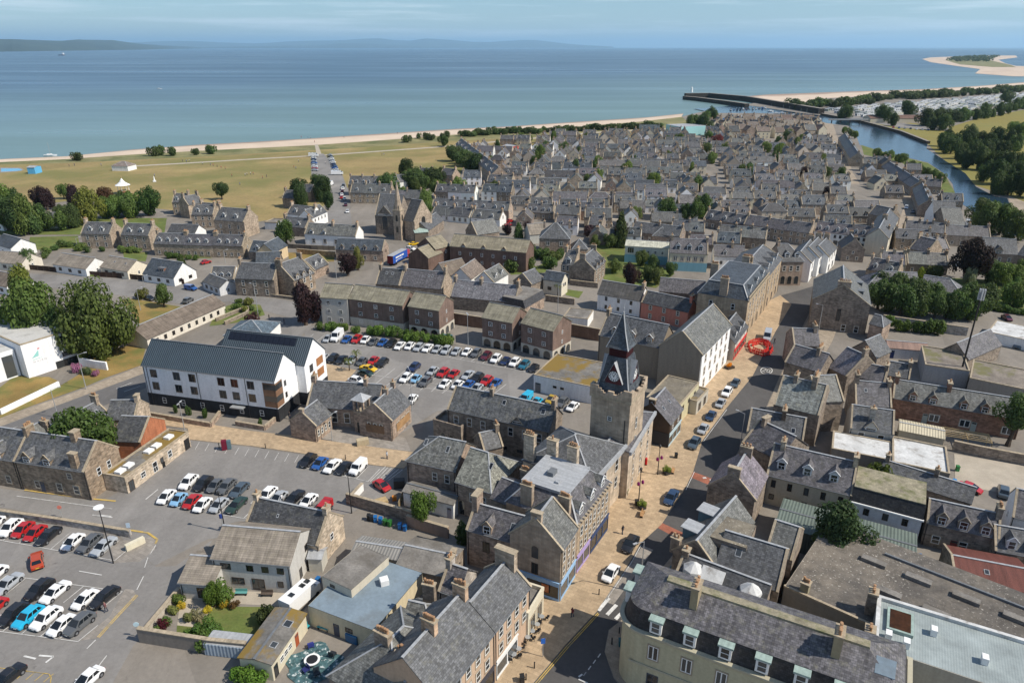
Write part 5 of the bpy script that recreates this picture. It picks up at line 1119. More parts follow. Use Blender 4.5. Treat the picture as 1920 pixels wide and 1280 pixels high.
# old school with bell tower
house('school_wing', 'small gabled stone school wing facing the buff pavement', b1(1008,1050), b1(1152,937),3.9, b1(860,955), 'A', 40, depth=6.2, wall='stone', wc=SP, rc=SL, skew='A', chim=[CH(.02,0,.6,.9,.6)], wins=[('f', 4,1.1,.7,1.5, 'sash')], cat='school')
house('school_range', 'long slate-roofed stone school range with white sash windows', b1(935,865), b1(1560,905),4.6, depth=9.0, pitch=40, wall='stone', wc=SP, rc=SL, skew='A', chim=[CH(.03,2,1.4,1.2), CH(.78,2,1.3,1.2)], wins=[('f', 2,1.0,1.3,2.4, 'sash', .3,.66)], cat='school')
house('school_hall', 'gabled stone school hall with boarded windows right of the bell tower', b1(1690,1003), b1(1868,835),4.8, b1(1555,898), 'A', 40, depth=7.6, wall='stone', wc=SP, rc=SL, skew='A', chim=[CH(.6,1,1.0,.9,.7), CH(.98,1,1.2,.9,.7)], cat='school',
  wins=[('A', 3,1.4,.75,2.2, 'sash', .22,.78),('f', 3,1.2,1.2,2.0, 'sash', .2,.95)], extra=lambda r, L, D, h, rise: [MB().box(-.12, D * .22,1.4,-.08, D * .78,3.2,0).build('timber_boarding', ['boards'], r, (.24,.15,.09)), MB().box(L * .25,-.12,1.2, L * .9,-.08,3.0,0).build('timber_boarding', ['boards'], r, (.42,.25,.12))])
def bell_tower():
 p = at(*b1(1372,1100)); root = thing('bell_tower', 'small square stone bell tower with open arches and lead cap', 'tower', (p.x, p.y, 0), rad(-22)); W = 2.6; h = 7.4
 b = MB(); b.box(0,0,0, W, W, 4.9,0); b.box(-.1,-.1,4.9, W + .1, W + .1,5.1,1, True)
 for x in (0, W - .45):
  for y in (0, W - .45): b.box(x, y, 5.1, x + .45, y + .45, h, 0)
 b.box(W / 2 - .12,0,5.1, W / 2 + .12,.3, h, 0); b.box(-.1,-.1, h, W + .1, W + .1, h + .35,1, True)
 b.build('shaft', ['stone', 'cope'], root, SP)
 c = MB(); q = [(-.35,-.35, h + .35),(W + .35,-.35, h + .35),(W + .35, W + .35, h + .35),(-.35, W + .35, h + .35)]
 for k in range(4): c.poly([q[k], q[(k + 1) % 4],(W / 2, W / 2, h + 1.6)])
 c.build('cap', ['lead'], root)
 put_window(root, (W / 2,-.012,.1),0, 'door', 1.2,2.4, True, (.02,.02,.02))
bell_tower()
# brown flats over arches
def flats(tagname, label, A, B, h, ap=None, end='B', wc=BRN, arches=0, wcol=3, depth=9, gable=True, base=True):
 def ex(root, L, D, h_, rise):
  if base: MB().box(-.04,-.05,0, L + .05, D + .04,2.6,0).build('render_base', ['harl'], root, (.55,.51,.43))
  for k in range(arches): link('arch_opening', arch_mesh(2.0,2.2), root, None, (L * (k + .5) / arches, -.07,.02),0)
  if arches:
   for k in range(3): link('arch_opening', arch_mesh(1.8,2.1), root, None, (L + .07, D * (k + .5) / 3,.02), math.pi / 2)
 house(tagname, label, A, B, h, ap, end, 32, depth, wall='brick' if wc == BRN else 'harl', wc=wc, roof='mosstile', rc=TM, skew='', ridge='darklead', cat='flats', extra=ex,
   wins=[('f', wcol, z, 1.2,1.2, 'plain') for z in (6.1,3.4)] + [('B', 1, z, .6,1.0, 'plain', .4,.6) for z in (6.1,3.4)] + ([] if arches else [('f', wcol, .9,1.2,1.2, 'plain')]), gut=False)
flats('flats', 'cream rendered end of the brown three-storey flats behind copper tree', c1(1055,1042), c1(1298,1058),8.2, wc=(.50,.47,.42), wcol=2, base=False)
flats('flats', 'middle brown brick section of three-storey flats behind the hedge', c1(1312,1054), c1(1795,1117),8.2, wcol=3)
flats('flats', 'right-hand brown brick section of hedged flats with pink gable', c2(25,1122), c2(300,1163),8.2, arches=3, wcol=2)
flats('flats', 'brown flats over three white arches, left section with mossy roof', b2(690,72), b2(960,122),8.2, arches=3, wcol=2)
flats('flats', 'brown flats over white arches, right section with pinkish gable', b2(1042,122), b2(1328,197),8.2, arches=3, wcol=2)
wall_run('brown_boundary_wall', 'tall brown ribbed boundary wall between the two blocks of flats', [b2(440,130), b2(700,170)],3.4,.4, 'brick', (.20,.13,.095))
wall_run('brown_boundary_wall', 'tall brown ribbed boundary wall right of the arched flats', [b2(1475,235), b2(1745,285)],3.6,.4, 'brick', (.20,.13,.095))
def sheltered(label, A, B, h, **kw):
 house('sheltered_flats', label, A, B, h, wall='brick', wc=(.155,.105,.085), roof='mosstile', rc=(.25,.22,.16), skew='', ridge='darklead', cat='flats', gut=False, **kw)
sheltered('long brown brick flats with lichened tile roof and small gabled dormers', c2(400,582), c2(1085,642),7.6, depth=10, pitch=34, dorm=[(3, 'w', .05,.85,1.5,.5,0)], wins=[('f', 6,4.6,.9,1.3, 'plain'),('f', 6,1.6,.9,1.3, 'plain')])
sheltered('gabled wing of the long brown brick flats near the yellow car', c2(270,612), c2(400,577),7.0, depth=10, pitch=34, wins=[('f', 2,4.6,.8,1.2, 'plain')])
sheltered('small brown gabled block beside the blue lorry trailer', c2(205,690), c2(330,640),5.4, depth=9, pitch=34)
# ---------------------------------------------------------------- middle ground, one by one
house('pavilion', 'blue-grey hipped roof pavilion behind the white apartment block', b1(190,235), b1(560,245),3.2, depth=11, pitch=24, wall='harl', wc=WH, rc=(.10,.135,.165), hip='AB', skew='', near=False, cat='pavilion')
def H(name, label, A, B, h, **kw):
 kw.setdefault('pitch', 41); kw.setdefault('near', False)
 if 'ap' not in kw: kw.setdefault('depth', 7.5)
 house(name, label, A, B, h, **kw)
def bung(label, A, B, **kw): H('bungalow', label, A, B, kw.pop('h', 2.9), pitch=kw.pop('pitch', 33), wall='harl', wc=kw.pop('wc', WH), roof='tile', rc=kw.pop('rc', TL), skew='', cat='bungalow', wins=kw.pop('wins', [('f', 3,.9,1.5,1.2, 'dark'),('B', 1,.9,.9,1.2, 'plain')]), depth=kw.pop('depth', 9), **kw)
bung('white gabled bungalow with plain grey tile roof beyond the road fence', c0(475,745), c0(770,790))
bung('cream gabled bungalow with rooflights and projecting front beyond the road fence', c0(900,770), c0(1145,812), wc=(.74,.66,.52), vel=[(.35,.5,.6,.8),(.75,.5,.6,.8)])
H('bungalow', 'white chalet bungalow with dark slate roof and flat dormer by the brown fence', c0(1285,830), c0(1560,872),2.9, pitch=40, depth=10, wall='harl', wc=WH, rc=SLB, skew='', cat='bungalow', dorm=[(1, 'b', .35,.7,2.6,1.2,.3,(.25,.12,.08))], wins=[('f', 3,.9,1.4,1.2, 'dark'),('B', 2,.9,1.5,1.2, 'dark')])
bung('white bungalow with brown tile roof at left edge beyond the trees', c0(-120,720), c0(190,745), wc=(.66,.6,.5))
bung('pale bungalow with dark tile roof left of the big willow', c0(-200,900), c0(60,950), rc=TB)
bung('white house with solar panels on its roof near left edge', c0(-60,560), c0(95,605), h=3.6, rc=SLB)
bung('white cottage with grey slate roof in front of the dark purple trees', c0(440,360), c0(600,350), h=3.4, rc=SL)
bung('white cottage half hidden by big trees at left edge', c0(-150,360), c0(20,380), h=3.4, rc=SL)
bung('long low cream sheltered bungalow row with dark brown tile roof', b0(1320,270), c1(200,1110), wc=(.68,.62,.52), rc=TB, depth=8.5, wins=[('f', 9,.8,1.0,1.3, 'dark')])
bung('small white shed-like house behind white chalet bungalow', c1(0,900), c1(150,960), wc=(.62,.62,.62), h=2.8, depth=6, rc=SL)
def villa(label, A, B, h=6.0, **kw):
 kw.setdefault('chim', [CH(.03,4,1.4), CH(.97,4,1.4)]); kw.setdefault('dorm', [(2, 'p', .1,.9,1.4,1.4,.22)])
 kw.setdefault('wins', [('f', 3,3.6,1.0,1.7, 'sash'),('f', 3,.8,1.0,1.7, 'sash')])
 H('stone_villa', label, A, B, h, wall='stone', wc=kw.pop('wc', ST), rc=kw.pop('rc', SL), **kw)
villa('stone villa with twin white dormers, left of the pair facing the bungalows', c0(725,470), c0(990,475), depth=8.5)
villa('stone villa with twin white dormers, right of the pair facing the bungalows', c0(1080,480), c0(1340,490), depth=8.5)
villa('stone villa with gabled front overlooking the links and bandstand', c0(1545,190), c0(1680,190), depth=8)
villa('stone villa front gable beside the white marquee', c0(1690,215), c0(1830,190), h=6.5, depth=8, dorm=[], wins=[('f', 2,3.6,.9,1.7, 'sash')])
villa('stone villa with two tall white dormers beside the marquee', c0(1715,300), c0(1918,300), depth=8)
house('black_bungalow', 'black-roofed white house with brown gable below the stone villa', c0(1500,470), c0(1745,480),3.0, depth=9, pitch=34, wall='harl', wc=WH, roof='slate', rc=SLD, skew='', near=False)
def terr(base, A, B, n, h=3.6, wall='stone', wc=ST, rc=SL, dorm='p', nd=2, depth=7.5, group=None, ends=True, wins=None, hi=0, chimp=3, roof='slate', pitch=41):
 """a terrace of n separate houses between two ends"""
 a = at(*A, h); b = at(*B, h)
 for k in range(n):
  p = a.lerp(b, k / n); q = a.lerp(b, (k + 1) / n); d = q - p; L = math.hypot(d.x, d.y)
  w_ = wc if not isinstance(wc, list) else R.choice(wc)
  wl = 'harl' if w_[0] > .5 else wall
  lab = base if n == 1 else '%s, %s from the left' % (base, nth(k + 1))
  hh = h + R.uniform(-.12,.15)
  ds = [] if not dorm else [(nd, dorm, .08,.92,1.25 if dorm != 'b' else 2.0,1.2,.0 if dorm == 'w' else .2)]
  house_w('terraced_house' if n > 1 else 'cottage', lab, (p.x, p.y, 0), math.atan2(d.y, d.x), L - .03, depth, hh, depth / 2 * math.tan(rad(pitch)), wall=wl, wc=jit(w_), roof=roof, rc=jit(rc, .14), skew='AB' if n == 1 else ('A' if k == 0 else ('B' if k == n - 1 else '')),
    chim=[CH(.02, chimp, 1.1,1.4)] + ([CH(.98, chimp, 1.1,1.4)] if (k == n - 1 or L > 11) else []), dorm=ds, wins=wins or [('f', max(2, int(L / 3)),.8,1.0,1.4, 'sash')] + ([('f', max(2, int(L / 3)),3.5,.9,1.3, 'sash')] if hh > 5 else []) + ([('B', 1,3.2,.8,1.2, 'sash', .4,.6)] if k == n - 1 else []),
    near=False, group=group or base, cat='house')
terr('stone terrace with wallhead dormers below the black-roofed house', c0(1375,560), c1(360,585),3,4.8, depth=7.5, dorm='p', nd=3)
villa('large stone house with lit gable beside the links car park street', c1(100,345), c1(370,365), h=7.0, depth=10, ap=None)
villa('stone house left of the large lit gable', c1(-60,275), c1(110,290), depth=8)
H('cottage', 'small slate house with cream gable projecting to the vacant plot', c1(640,640), c1(760,575),4.4, depth=7, wall='harl', wc=(.62,.48,.30), rc=SLB, skew='', wins=[('f', 1,2.4,1.2,1.2, 'dark', .3,.7)])
H('cottage', 'dark slate house with dormer beside the cream gable house', c1(410,630), c1(560,640),3.4, wall='stone', wc=SD, rc=SLB, skew='A', dorm=[(1, 'p', .3,.7,1.6,1.4,.15)])
H('cottage', 'slate-hung brown house with row of dormers near white chapel', c1(60,880), c1(280,880),3.0, wall='harl', wc=WH, rc=SL, dorm=[(3, 'p', .05,.95,1.2,1.0,.2)])
villa('big brown stone house with blank side wall on the bend of the road', c1(285,870), c1(640,885), h=6.0, depth=9, wc=SD, dorm=[])
villa('stone villa with carved gables and white bay windows on the road bend', c1(815,895), c1(1005,820), h=5.6, depth=11, wc=(.30,.24,.18), dorm=[(3, 'w', .05,.95,1.3,1.2,0)], ap=None)
H('cottage', 'blue-grey slate back wing behind the brown stone house', c1(480,770), c1(690,760),4.5, depth=9, wall='stone', wc=SD, rc=SLB, skew='')
H('cottage', 'pink stone cottage with white dormers beside the copper beech', c1(1000,800), c1(1130,740),3.4, wall='stone', wc=SP, rc=SL, dorm=[(2, 'p', .1,.9,1.2,1.2,.2)])
H('terraced_cottages', 'pink stone cottages with four wallhead dormers and blue-grey slate roof', c1(1195,610), c1(1620,625),4.4, ap=c1(1655,530), end='B', wall='stone', wc=SP, rc=SLB, skew='B', dorm=[(4, 'w', .02,.98,1.4,1.2,0)], wins=[('f', 4,.8,1.1,1.4, 'sash'),('B', 1,2.8,.8,1.2, 'dark', .4,.6)])
H('house', 'mottled slate house with white gable above the pink cottages', c1(915,470), c1(1375,495),4.6, depth=8, wall='harl', wc=WH, roof='oldslate', rc=SLG, chim=[CH(.5,4), CH(.97,3)], dorm=[(2, 'w', .02,.5,1.6,1.3,0)], wins=[('f', 4,1,1.2,1.6, 'sash')])
H('house', 'slate house with two dormers behind round green tree', c1(700,400), c1(925,420),4.0, wall='stone', wc=SD, rc=SL, dorm=[(2, 'p', .1,.9,1.2,1.2,.2)], chim=[CH(.03), CH(.97)])
H('house', 'white-walled house with four tall dormers near the links', c1(760,290), c1(985,310),5.0, wall='harl', wc=WH, rc=SL, dorm=[(2, 'p', .1,.9,1.3,1.4,.2)], chim=[CH(.03), CH(.97)])
H('house', 'white side wing with dormers next to the tall white-dormered house', c1(985,330), c1(1120,270),5.0, depth=7, wall='harl', wc=WH, rc=SL, dorm=[(2, 'p', .1,.9,1.2,1.3,.2)], wins=[('f', 4,2.8,.8,1.3, 'dark')])
H('house', 'grey slate house nearest the links beside two green trees', c1(715,150), c1(830,155),5.0, wall='stone', wc=SD, rc=SL, chim=[CH(.03), CH(.97)])
H('house', 'slate house behind the roadside trees at edge of the links', c1(840,90), c1(970,100),5.0, wall='stone', wc=SD, rc=SL, chim=[CH(.03)])
H('outbuilding', 'pale grey flat outbuilding beside the lit stone gable', c1(555,370), c1(660,375),3.2, depth=8, rise=0, flat=True, wall='harl', wc=(.6,.63,.66), roof='felt')
H('slate_row_house', 'dark slate house with two rooflights behind brown flats, left one', c1(1555,920), c1(1770,935),4.6, ap=c1(1600,780), end='A', wall='stone', wc=SD, rc=SLD, chim=[CH(.02,2)], vel=[(.35,.6,.7,1.0),(.6,.6,.7,1.0)])
H('slate_row_house', 'dark slate row with pale gable chimney behind brown flats', c1(1770,935), c2(330,970),4.6, ap=c2(360,820), end='B', wall='stone', wc=ST, rc=SLP, chim=[CH(.02,2), CH(.98,3,1.8)], vel=[(.62,.6,.5,.9),(.7,.6,.5,.9)])
H('slate_row_house', 'lilac slate row with several chimneys between the two blocks of flats', c2(400,1030), c2(990,1090),4.2, ap=c2(430,885), end='A', wall='stone', wc=SD, rc=(.17,.165,.175), chim=[CH(.02,2), CH(.42,2), CH(.98,4,1.6)], vel=[(.15,.5,.5,.7),(.35,.5,.6,.8)])
H('mansard_house', 'dark mansard house with grey flat top behind the arched flats', c2(1075,1140), c2(1250,1040),3.4, depth=8, rise=0, flat=True, parapet=0, wall='stone', wc=SP, roof='felt', extra=lambda r, L, D, h, rise: [MB().poly([(-.1,-.2, h),(L + .1,-.2, h),(L + .1,.7, h + 2.3),(-.1,.7, h + 2.3)]).poly([(-.05, D, h),(-.05,-.2, h),(-.05,.7, h + 2.3),(-.05, D, h + 2.3)]).build('mansard', ['slate'], r, (.06,.06,.065)), MB().box(0,.6, h + 2.25, L, D, h + 2.4,0).build('flat_top', ['felt'], r)])
H('house', 'white gabled house with brown roof behind the dark slate row', c2(590,880), c2(715,790),4.0, ap=c2(510,780), end='A', wall='harl', wc=WH, rc=(.19,.15,.12), skew='')
H('house', 'brown tile roofed house below the long brown flats', c2(370,850), c2(570,800),3.6, depth=8, wall='harl', wc=GR, roof='tile', rc=TB, skew='')
H('house', 'white dormered cottage with light slate roof and skylights', c2(790,910), c2(925,830),3.6, depth=7, wall='harl', wc=WH, rc=SLG, dorm=[(2, 'p', .1,.9,1.4,1.2,.15)])
H('house', 'cream modern house with white gable and blue-grey roof', c2(1240,880), c2(1405,905),5.0, ap=c2(1450,830), end='B', wall='harl', wc=(.66,.60,.48), rc=SLB, skew='', wins=[('f', 1,1.6,1.4,1.2, 'dark', .2,.5),('B', 2,3,.8,1.1, 'dark', .25,.75)])
H('house', 'grey slate gabled house left of the cream modern house', c2(1130,930), c2(1240,880),4.6, depth=7, wall='stone', wc=SD, rc=SL, skew='A')
villa('stone villa with steep gable and white bay windows beside the garden trees', c2(1400,745), c2(1520,760), h=5.6, depth=9, dorm=[(1, 'p', .3,.7,1.8,1.5,.1)])
villa('brown stone villa gable with ornate white dormers facing right', c2(1700,805), c2(1800,715), h=5.6, depth=9, wc=SD, dorm=[(3, 'w', .05,.95,1.2,1.3,0)])
H('hipped_villa', 'square stone villa with tall hipped slate roof and brick chimneys', c2(1205,512), c2(1480,520),6.4, depth=11, pitch=42, wall='stone', wc=SP, rc=SL, hip='AB', skew='', chim=[(.12,.6,.8,1.4,.3,3),(.95,.6,.8,1.4,.6,3)], wins=[('f', 2,3.6,1.4,1.7, 'sashw'),('f', 2,.8,1.4,1.7, 'sashw')])
H('house', 'small hipped annex in front of the square hipped villa', c2(1500,610), c2(1640,610),3.2, depth=7, wall='stone', wc=ST, rc=SL, hip='AB', skew='')
H('house', 'light grey flat-gabled house behind hipped villa', c2(1120,480), c2(1260,470),4.0, depth=8, wall='harl', wc=(.5,.5,.46), roof='tile', rc=TL, skew='')
H('hall', 'stone church hall with pale ribbed slate roof and diamond windows', c2(640,482), c2(845,450),4.6, ap=c2(565,368), end='A', pitch=45, wall='stone', wc=SD, rc=SLG, skew='A', cat='hall')
terr('white cottages with slate roofs beside the church hall', c2(235,290), c2(575,325),2,3.0, wc=WH, dorm=None)
terr('white cottage with two tall dormers and white pointed gable', c2(590,322), c2(850,348),1,3.2, wc=WH, nd=2, depth=7)
terr('slate terrace behind the white cottages near the church', c2(235,225), c2(930,268),4,4.6, wc=ST, nd=2)
terr('low stone cottages facing the green hedge by the church road', c2(1085,278), c2(1330,288),2,3.2, wc=ST, dorm='p', nd=2)
terr('stone house pair with pale tall gables beside the church road', c2(1340,292), c2(1570,300),2,4.4, wc=ST, dorm=None)
terr('stone cottage with grey gable left of the conifer', c2(1640,390), c2(1770,400),1,4.6, wc=SD, dorm=None)
terr('slate terrace with three dormers above the conifer', c2(1520,262), c2(1780,275),2,4.6, wc=ST, nd=2)
H('white_terrace_house', 'white two-storey house with dark tile roof left of the pink house', c2(1730,1010), c3(290,1075),5.2, depth=7.5, wall='harl', wc=WH, roof='tile', rc=(.10,.095,.09), skew='', chim=[CH(.97,3,1.2)], wins=[('f', 3,3.4,.8,1.3, 'dark'),('f', 3,.8,.8,1.2, 'dark')])
H('pink_house', 'salmon pink two-storey house with dark slate roof', c3(300,1085), c3(720,1175),5.2, ap=c3(360,985), end='A', wall='harl', wc=PK, rc=SLD, skew='A', chim=[CH(.98,2,1.4)], wins=[('f', 3,3.4,.9,1.4, 'sash'),('f', 3,.7,.9,1.4, 'sash')])
H('house', 'dark slate house behind the pink house with yard', c3(460,985), c3(860,1020),4.0, depth=7.5, wall='stone', wc=SD, rc=SLP, skew='')
H('garage', 'green-grey flat garage roof beside the white house', c2(1420,1215), c2(1640,1240),2.8, depth=8, rise=0, flat=True, wall='harl', wc=WH, roof='felt', parapet=.15, cat='garage')
H('blue_office', 'cream and blue two-storey office with pale flat pitched roof', c3(155,580), c3(545,605),6.4, depth=9, rise=1.2, wall='harl', wc=(.66,.62,.52), roof='tile', rc=(.48,.47,.38), skew='', ridge='lead', cat='office', wins=[('f', 4,4.0,.9,1.1, 'plain', .3,.95),('f', 1,3.8,2.4,2.2, 'case', .02,.25)], extra=lambda r, L, D, h, rise: MB().box(-.04,-.06,0, L, -.015,3.2,0).build('blue_band', ['paint'], r, BLU))
H('blue_shop', 'three-dormered cream building with bright blue ground floor', c3(560,640), c3(900,655),6.8, depth=9.5, pitch=40, wall='harl', wc=(.70,.62,.46), rc=SLP, skew='B', cat='building', dorm=[(3, 'p', .05,.95,1.7,1.6,.2)], chim=[CH(.03,4), CH(.97,0,1.0,2.4)], wins=[('f', 5,3.8,1.2,1.7, 'sashw'),('f', 4,1.2,1.3,1.3, 'dark'),('B', 2,4,.6,1.2, 'dark')], extra=lambda r, L, D, h, rise: MB().box(-.04,-.06,0, L + .02,-.015,3.3,0).build('blue_band', ['paint'], r, BLU))
H('white_cottage', 'white house with single dormer right of the bright blue building', c3(955,670), c3(1230,680),5.0, depth=7, wall='harl', wc=WH, rc=SLP, skew='', chim=[CH(.6,4)], dorm=[(1, 'p', .2,.5,1.2,1.3,.1)], wins=[('f', 2,2,.9,1.2, 'dark', .1,.7)])
terr('slate terrace above the bright blue building', c3(570,440), c3(870,455),2,4.4, wc=ST, dorm='p', nd=1)
terr('small blue-slate dormered cottage behind blue building', c3(970,545), c3(1195,560),1,4.2, wc=ST, rc=SLB)
terr('brown stone terrace with rooflights behind the dormered cottage', c3(980,480), c3(1420,520),3,4.6, wc=SD, dorm=None, roof='oldslate', rc=SLG)
terr('brown stone terrace with white sash windows left of the white terrace', c3(1220,385), c3(1815,470),3,5.2, wc=ST, dorm=None, rc=SLP)
terr('slate row above the brown terrace with white windows', c3(860,330), c3(1230,390),3,4.2, wc=SD, dorm='p', nd=1)
terr('slate terrace left of round green tree', c3(205,445), c3(650,500),2,4.0, wc=SD, dorm=None)
H('hipped_store', 'small pyramid slate roof beside the cream office', c3(400,490), c3(555,500),3.4, depth=7, wall='stone', wc=SP, rc=SL, hip='AB', skew='')
terr('long white terrace with small gabled dormers facing the junction', c4(30,445), c4(690,520),4,5.4, wc=WH, rc=SLP, dorm='p', nd=2, wins=[('f', 3,3.4,.9,1.3, 'dark'),('f', 2,.6,1.6,1.8, 'dark')])
H('street_block', 'cream corner terrace with dark gable at the junction', c4(700,520), c4(790,330),7.4, depth=8, wall='harl', wc=(.62,.56,.44), rc=SL, skew='AB', chim=[CH(.5,4)], wins=[('f', 3,4.4,.9,1.6, 'sash'),('f', 3,.6,1.2,2, 'dark')])
H('street_block', 'stone corner block with bow end and red pots beyond the junction', c4(520,290), c4(700,330),6.0, depth=8, wall='stone', wc=SD, rc=SL, chim=[CH(.97,4)])
H('stone_block', 'tall narrow stone gable block with chimney beyond the green awning', c4(885,600), c4(1050,640),7.0, depth=9, wall='stone', wc=ST, rc=SLP, chim=[CH(.02,4,1.2,2.2)], wins=[('f', 2,3.6,.8,1.3, 'sash')])
terr('slate houses with pale gables right of the narrow stone block', c4(1070,610), c4(1250,605),2,5.0, wc=ST, dorm=None, rc=SLP)
terr('slate row with pale gable beside the green hedge', c4(630,740), c4(860,755),2,5.0, wc=ST, dorm=None, rc=SLP)
terr('small slate houses with little dormers behind bend of street', c4(500,790), c4(780,840),2,4.0, wc=ST, dorm='p', nd=1, rc=SL)
H('long_slate_hall', 'long low grey slate hall roof above the dark green trees', c4(490,960), c4(980,985),4.4, depth=11, pitch=38, wall='stone', wc=SD, rc=(.155,.15,.16), skew='', hip='A', cat='hall')
H('long_slate_hall', 'hipped grey slate hall end with rooflights above dark green trees', c4(980,985), c4(1380,1050),4.2, depth=10, pitch=38, wall='stone', wc=SD, rc=(.155,.15,.16), skew='', hip='B', cat='hall')
H('sandstone_school', 'long pink sandstone building with slate roof behind the copper beech', c4(1560,640), c4(1860,660),6.4, depth=10, wall='ashlar', wc=SP, rc=SL, skew='', hip='', dorm=[(1, 'w', .35,.5,2.4,1.2,0)], wins=[('f', 3,3.4,1.0,1.6, 'sash')])
H('sandstone_school', 'right wing of pink sandstone building at the picture edge', c4(1860,660), c4(2150,720),6.4, depth=10, wall='ashlar', wc=SP, rc=SL, skew='')
H('church_hall', 'grey slate chapel with white gable near the river', c4(1110,330), c4(1310,340),5.0, depth=14, pitch=42, wall='harl', wc=WH, rc=SL, skew='', cat='hall')
H('church_hall', 'pale grey slate riverside hall beside the chapel', c4(1210,390), c4(1385,395),4.4, depth=15, pitch=38, wall='stone', wc=SD, rc=SLG, skew='', cat='hall')
terr('riverside slate terrace with brick chimneys above copper beech', c4(1040,470), c4(1620,500),3,4.6, wc=ST, dorm=None, rc=SLP)
terr('slate row beyond the junction with tall brick stacks', c4(840,440), c4(1210,470),3,5.2, wc=SD, dorm=None, rc=SLP)
terr('slate house row between white garden wall and copper beech', c4(870,740), c4(1240,760),2,3.6, wc=SD, dorm=None, roof='oldslate', rc=SLG)
# ---------------------------------------------------------------- church
def church():
 H('church', 'stone church body with steep slate roof and tall arched window', (703,403),(748,405),8.5, depth=14, pitch=48, wall='stone', wc=SD, rc=SL, skew='A', cat='church', near=True, dorm=[(1, 'w', .25,.55,6.0,.5,0)], wins=[('f', 1,2.2,2.4,6.0, 'arch', .3,.5)])
 H('church_transept', 'lit stone church gable with dark steep slate roof beside the spire', (757,412),(777,415),8.5, depth=12, pitch=52, wall='stone', wc=ST, rc=SLD, skew='B', cat='church', near=True, wins=[('B', 1,3.0,2.6,6.5, 'arch', .35,.65)])
 p = at(*c1(1775,528)); W = 3.4
 root = thing('church_tower', 'slim stone church tower with pointed stone spire', 'church tower', (p.x - W * .7, p.y, 0), rad(-20)); h = 12.5
 MB().box(0,0,0, W, W, h, 0).box(-.15,-.15, h, W + .15, W + .15, h + .4,1, True).build('tower', ['ashlar', 'cope'], root, ST)
 c = W / 2; s = MB(); n = 8; r = W * .52
 rg = [(c + r * math.cos(6.2832 * (k + .5) / n), c + r * math.sin(6.2832 * (k + .5) / n), h + .4) for k in range(n)]
 for k in range(n): s.poly([rg[k], rg[(k + 1) % n],(c, c, h + 12.5)])
 s.build('spire', ['ashlar'], root, ST)
 for x in (.5, W - .5):
  for y in (.5, W - .5):
   MB().cyl((x, y, h + .4),.38,.02,2.6,6,0, smooth=False).build('pinnacle', ['cope'], root)
 for f, zz in (('f', 8.2),('f', 3.4),('B', 8.2),('B', 3.4)):
  a = FACES[f]; px, py = face_pt(f, .5, W, W); link('arch_opening', arch_mesh(1.0,2.6), root, None, (px + math.sin(a) * .012, py - math.cos(a) * .012, zz), a)
church()
H('canopy_hall', 'low building with pale green copper roof beside the church', (778,437),(803,435),4.0, depth=14, pitch=14, wall='boards', wc=(.16,.13,.10), roof='copper', skew='', cat='building')
H('hall_extension', 'slate-roofed church extension with two rooflights', (803,432),(832,412),4.2, depth=7, wall='stone', wc=SD, rc=SL, skew='', vel=[(.3,.4,.9,1.4),(.7,.4,.9,1.4)], cat='hall')
# ---------------------------------------------------------------- links front and harbour, row by row
terr('stone villas with dormers at the corner of the links car park', d1(690,1185), d1(960,1190),3,6.0, wc=ST, nd=2, depth=9)
terr('stone villas in front of the links car park corner', d1(705,1245), d1(1010,1250),3,5.6, wc=ST, nd=1, depth=9)
terr('white gabled house beside the dark green trees at the links', d1(1075,1165), d1(1165,1150),1,5.0, wc=WH, dorm=None)
terr('stone house with dark roof behind the trees at the links', d1(1215,1110), d1(1310,1115),1,5.0, wc=SD, dorm=None)
terr('stone house at edge of links below the tree row', d1(1380,1110), d1(1475,1120),1,5.4, wc=ST, dorm=None)
terr('tall grey stone terrace running back along the links edge', d1(1498,880), d1(1770,1110),9,7.0, wc=ST, nd=1, depth=9)
terr('white hotel front with blue-grey roof near the links tree row', d1(1550,1130), d1(1690,1130),1,5.0, wc=WH, rc=SLB)
terr('slate houses below the links tree row', d1(1340,1235), d1(1640,1250),3,4.6, wc=[ST, WH, SD], nd=1)
terr('slate cottages behind the church trees', d1(1005,1290), d1(1240,1290),2,4.0, wc=[SD, ST], dorm=None)
terr('slate houses with white fronts below the seaside terrace', d1(1730,1160), d1(1918,1170),2,4.8, wc=[WH, ST], nd=1)
terr('tall white and blue house pair above the church road', d1(1690,1235), d1(1918,1245),2,5.0, wc=[WH, SD], rc=SLB, nd=1)
terr('quayside stone houses on the river side of harbour street', d3(528,835), d3(618,990),3,5.2, wc=ST, dorm=None, depth=9)
terr('riverside stone terrace with rooflights beside river bank', d3(850,1052), d3(1075,1205),4,4.8, wc=SD, dorm=None, depth=8)
terr('lower riverside stone terrace near the river bend', d3(1085,1215), d3(1130,1350),3,4.8, wc=SD, dorm=None, depth=8)
terr('slate house row ending at the river bend', d3(1170,1195), d3(1300,1205),2,4.0, wc=SD, dorm=None)
H('leisure_pool', 'teal and white leisure building behind seaside trees', (1276,238),(1325,236),8.0, depth=25, rise=0, flat=True, wall='paint', wc=(.35,.62,.62), roof='lead', parapet=0, cat='building')
H('blue_kiosk_building', 'bright blue flat building by the harbour car park', (1344,222),(1368,222),5.0, depth=14, rise=0, flat=True, wall='paint', wc=(.05,.2,.55), roof='felt', parapet=0, cat='building')
H('holiday_centre', 'long low brown-roofed holiday park centre with red sign end', d3(770,690), d3(1180,690),4.5, depth=18, pitch=18, wall='harl', wc=(.55,.5,.4), roof='tile', rc=(.16,.10,.08), skew='', cat='building')
H('putting_pavilion', 'low grey-roofed beach pavilion on the links', d0(835,1045), d0(955,1048),3.2, depth=9, pitch=28, wall='harl', wc=WH, roof='tile', rc=(.22,.18,.16), hip='AB', skew='', cat='pavilion')
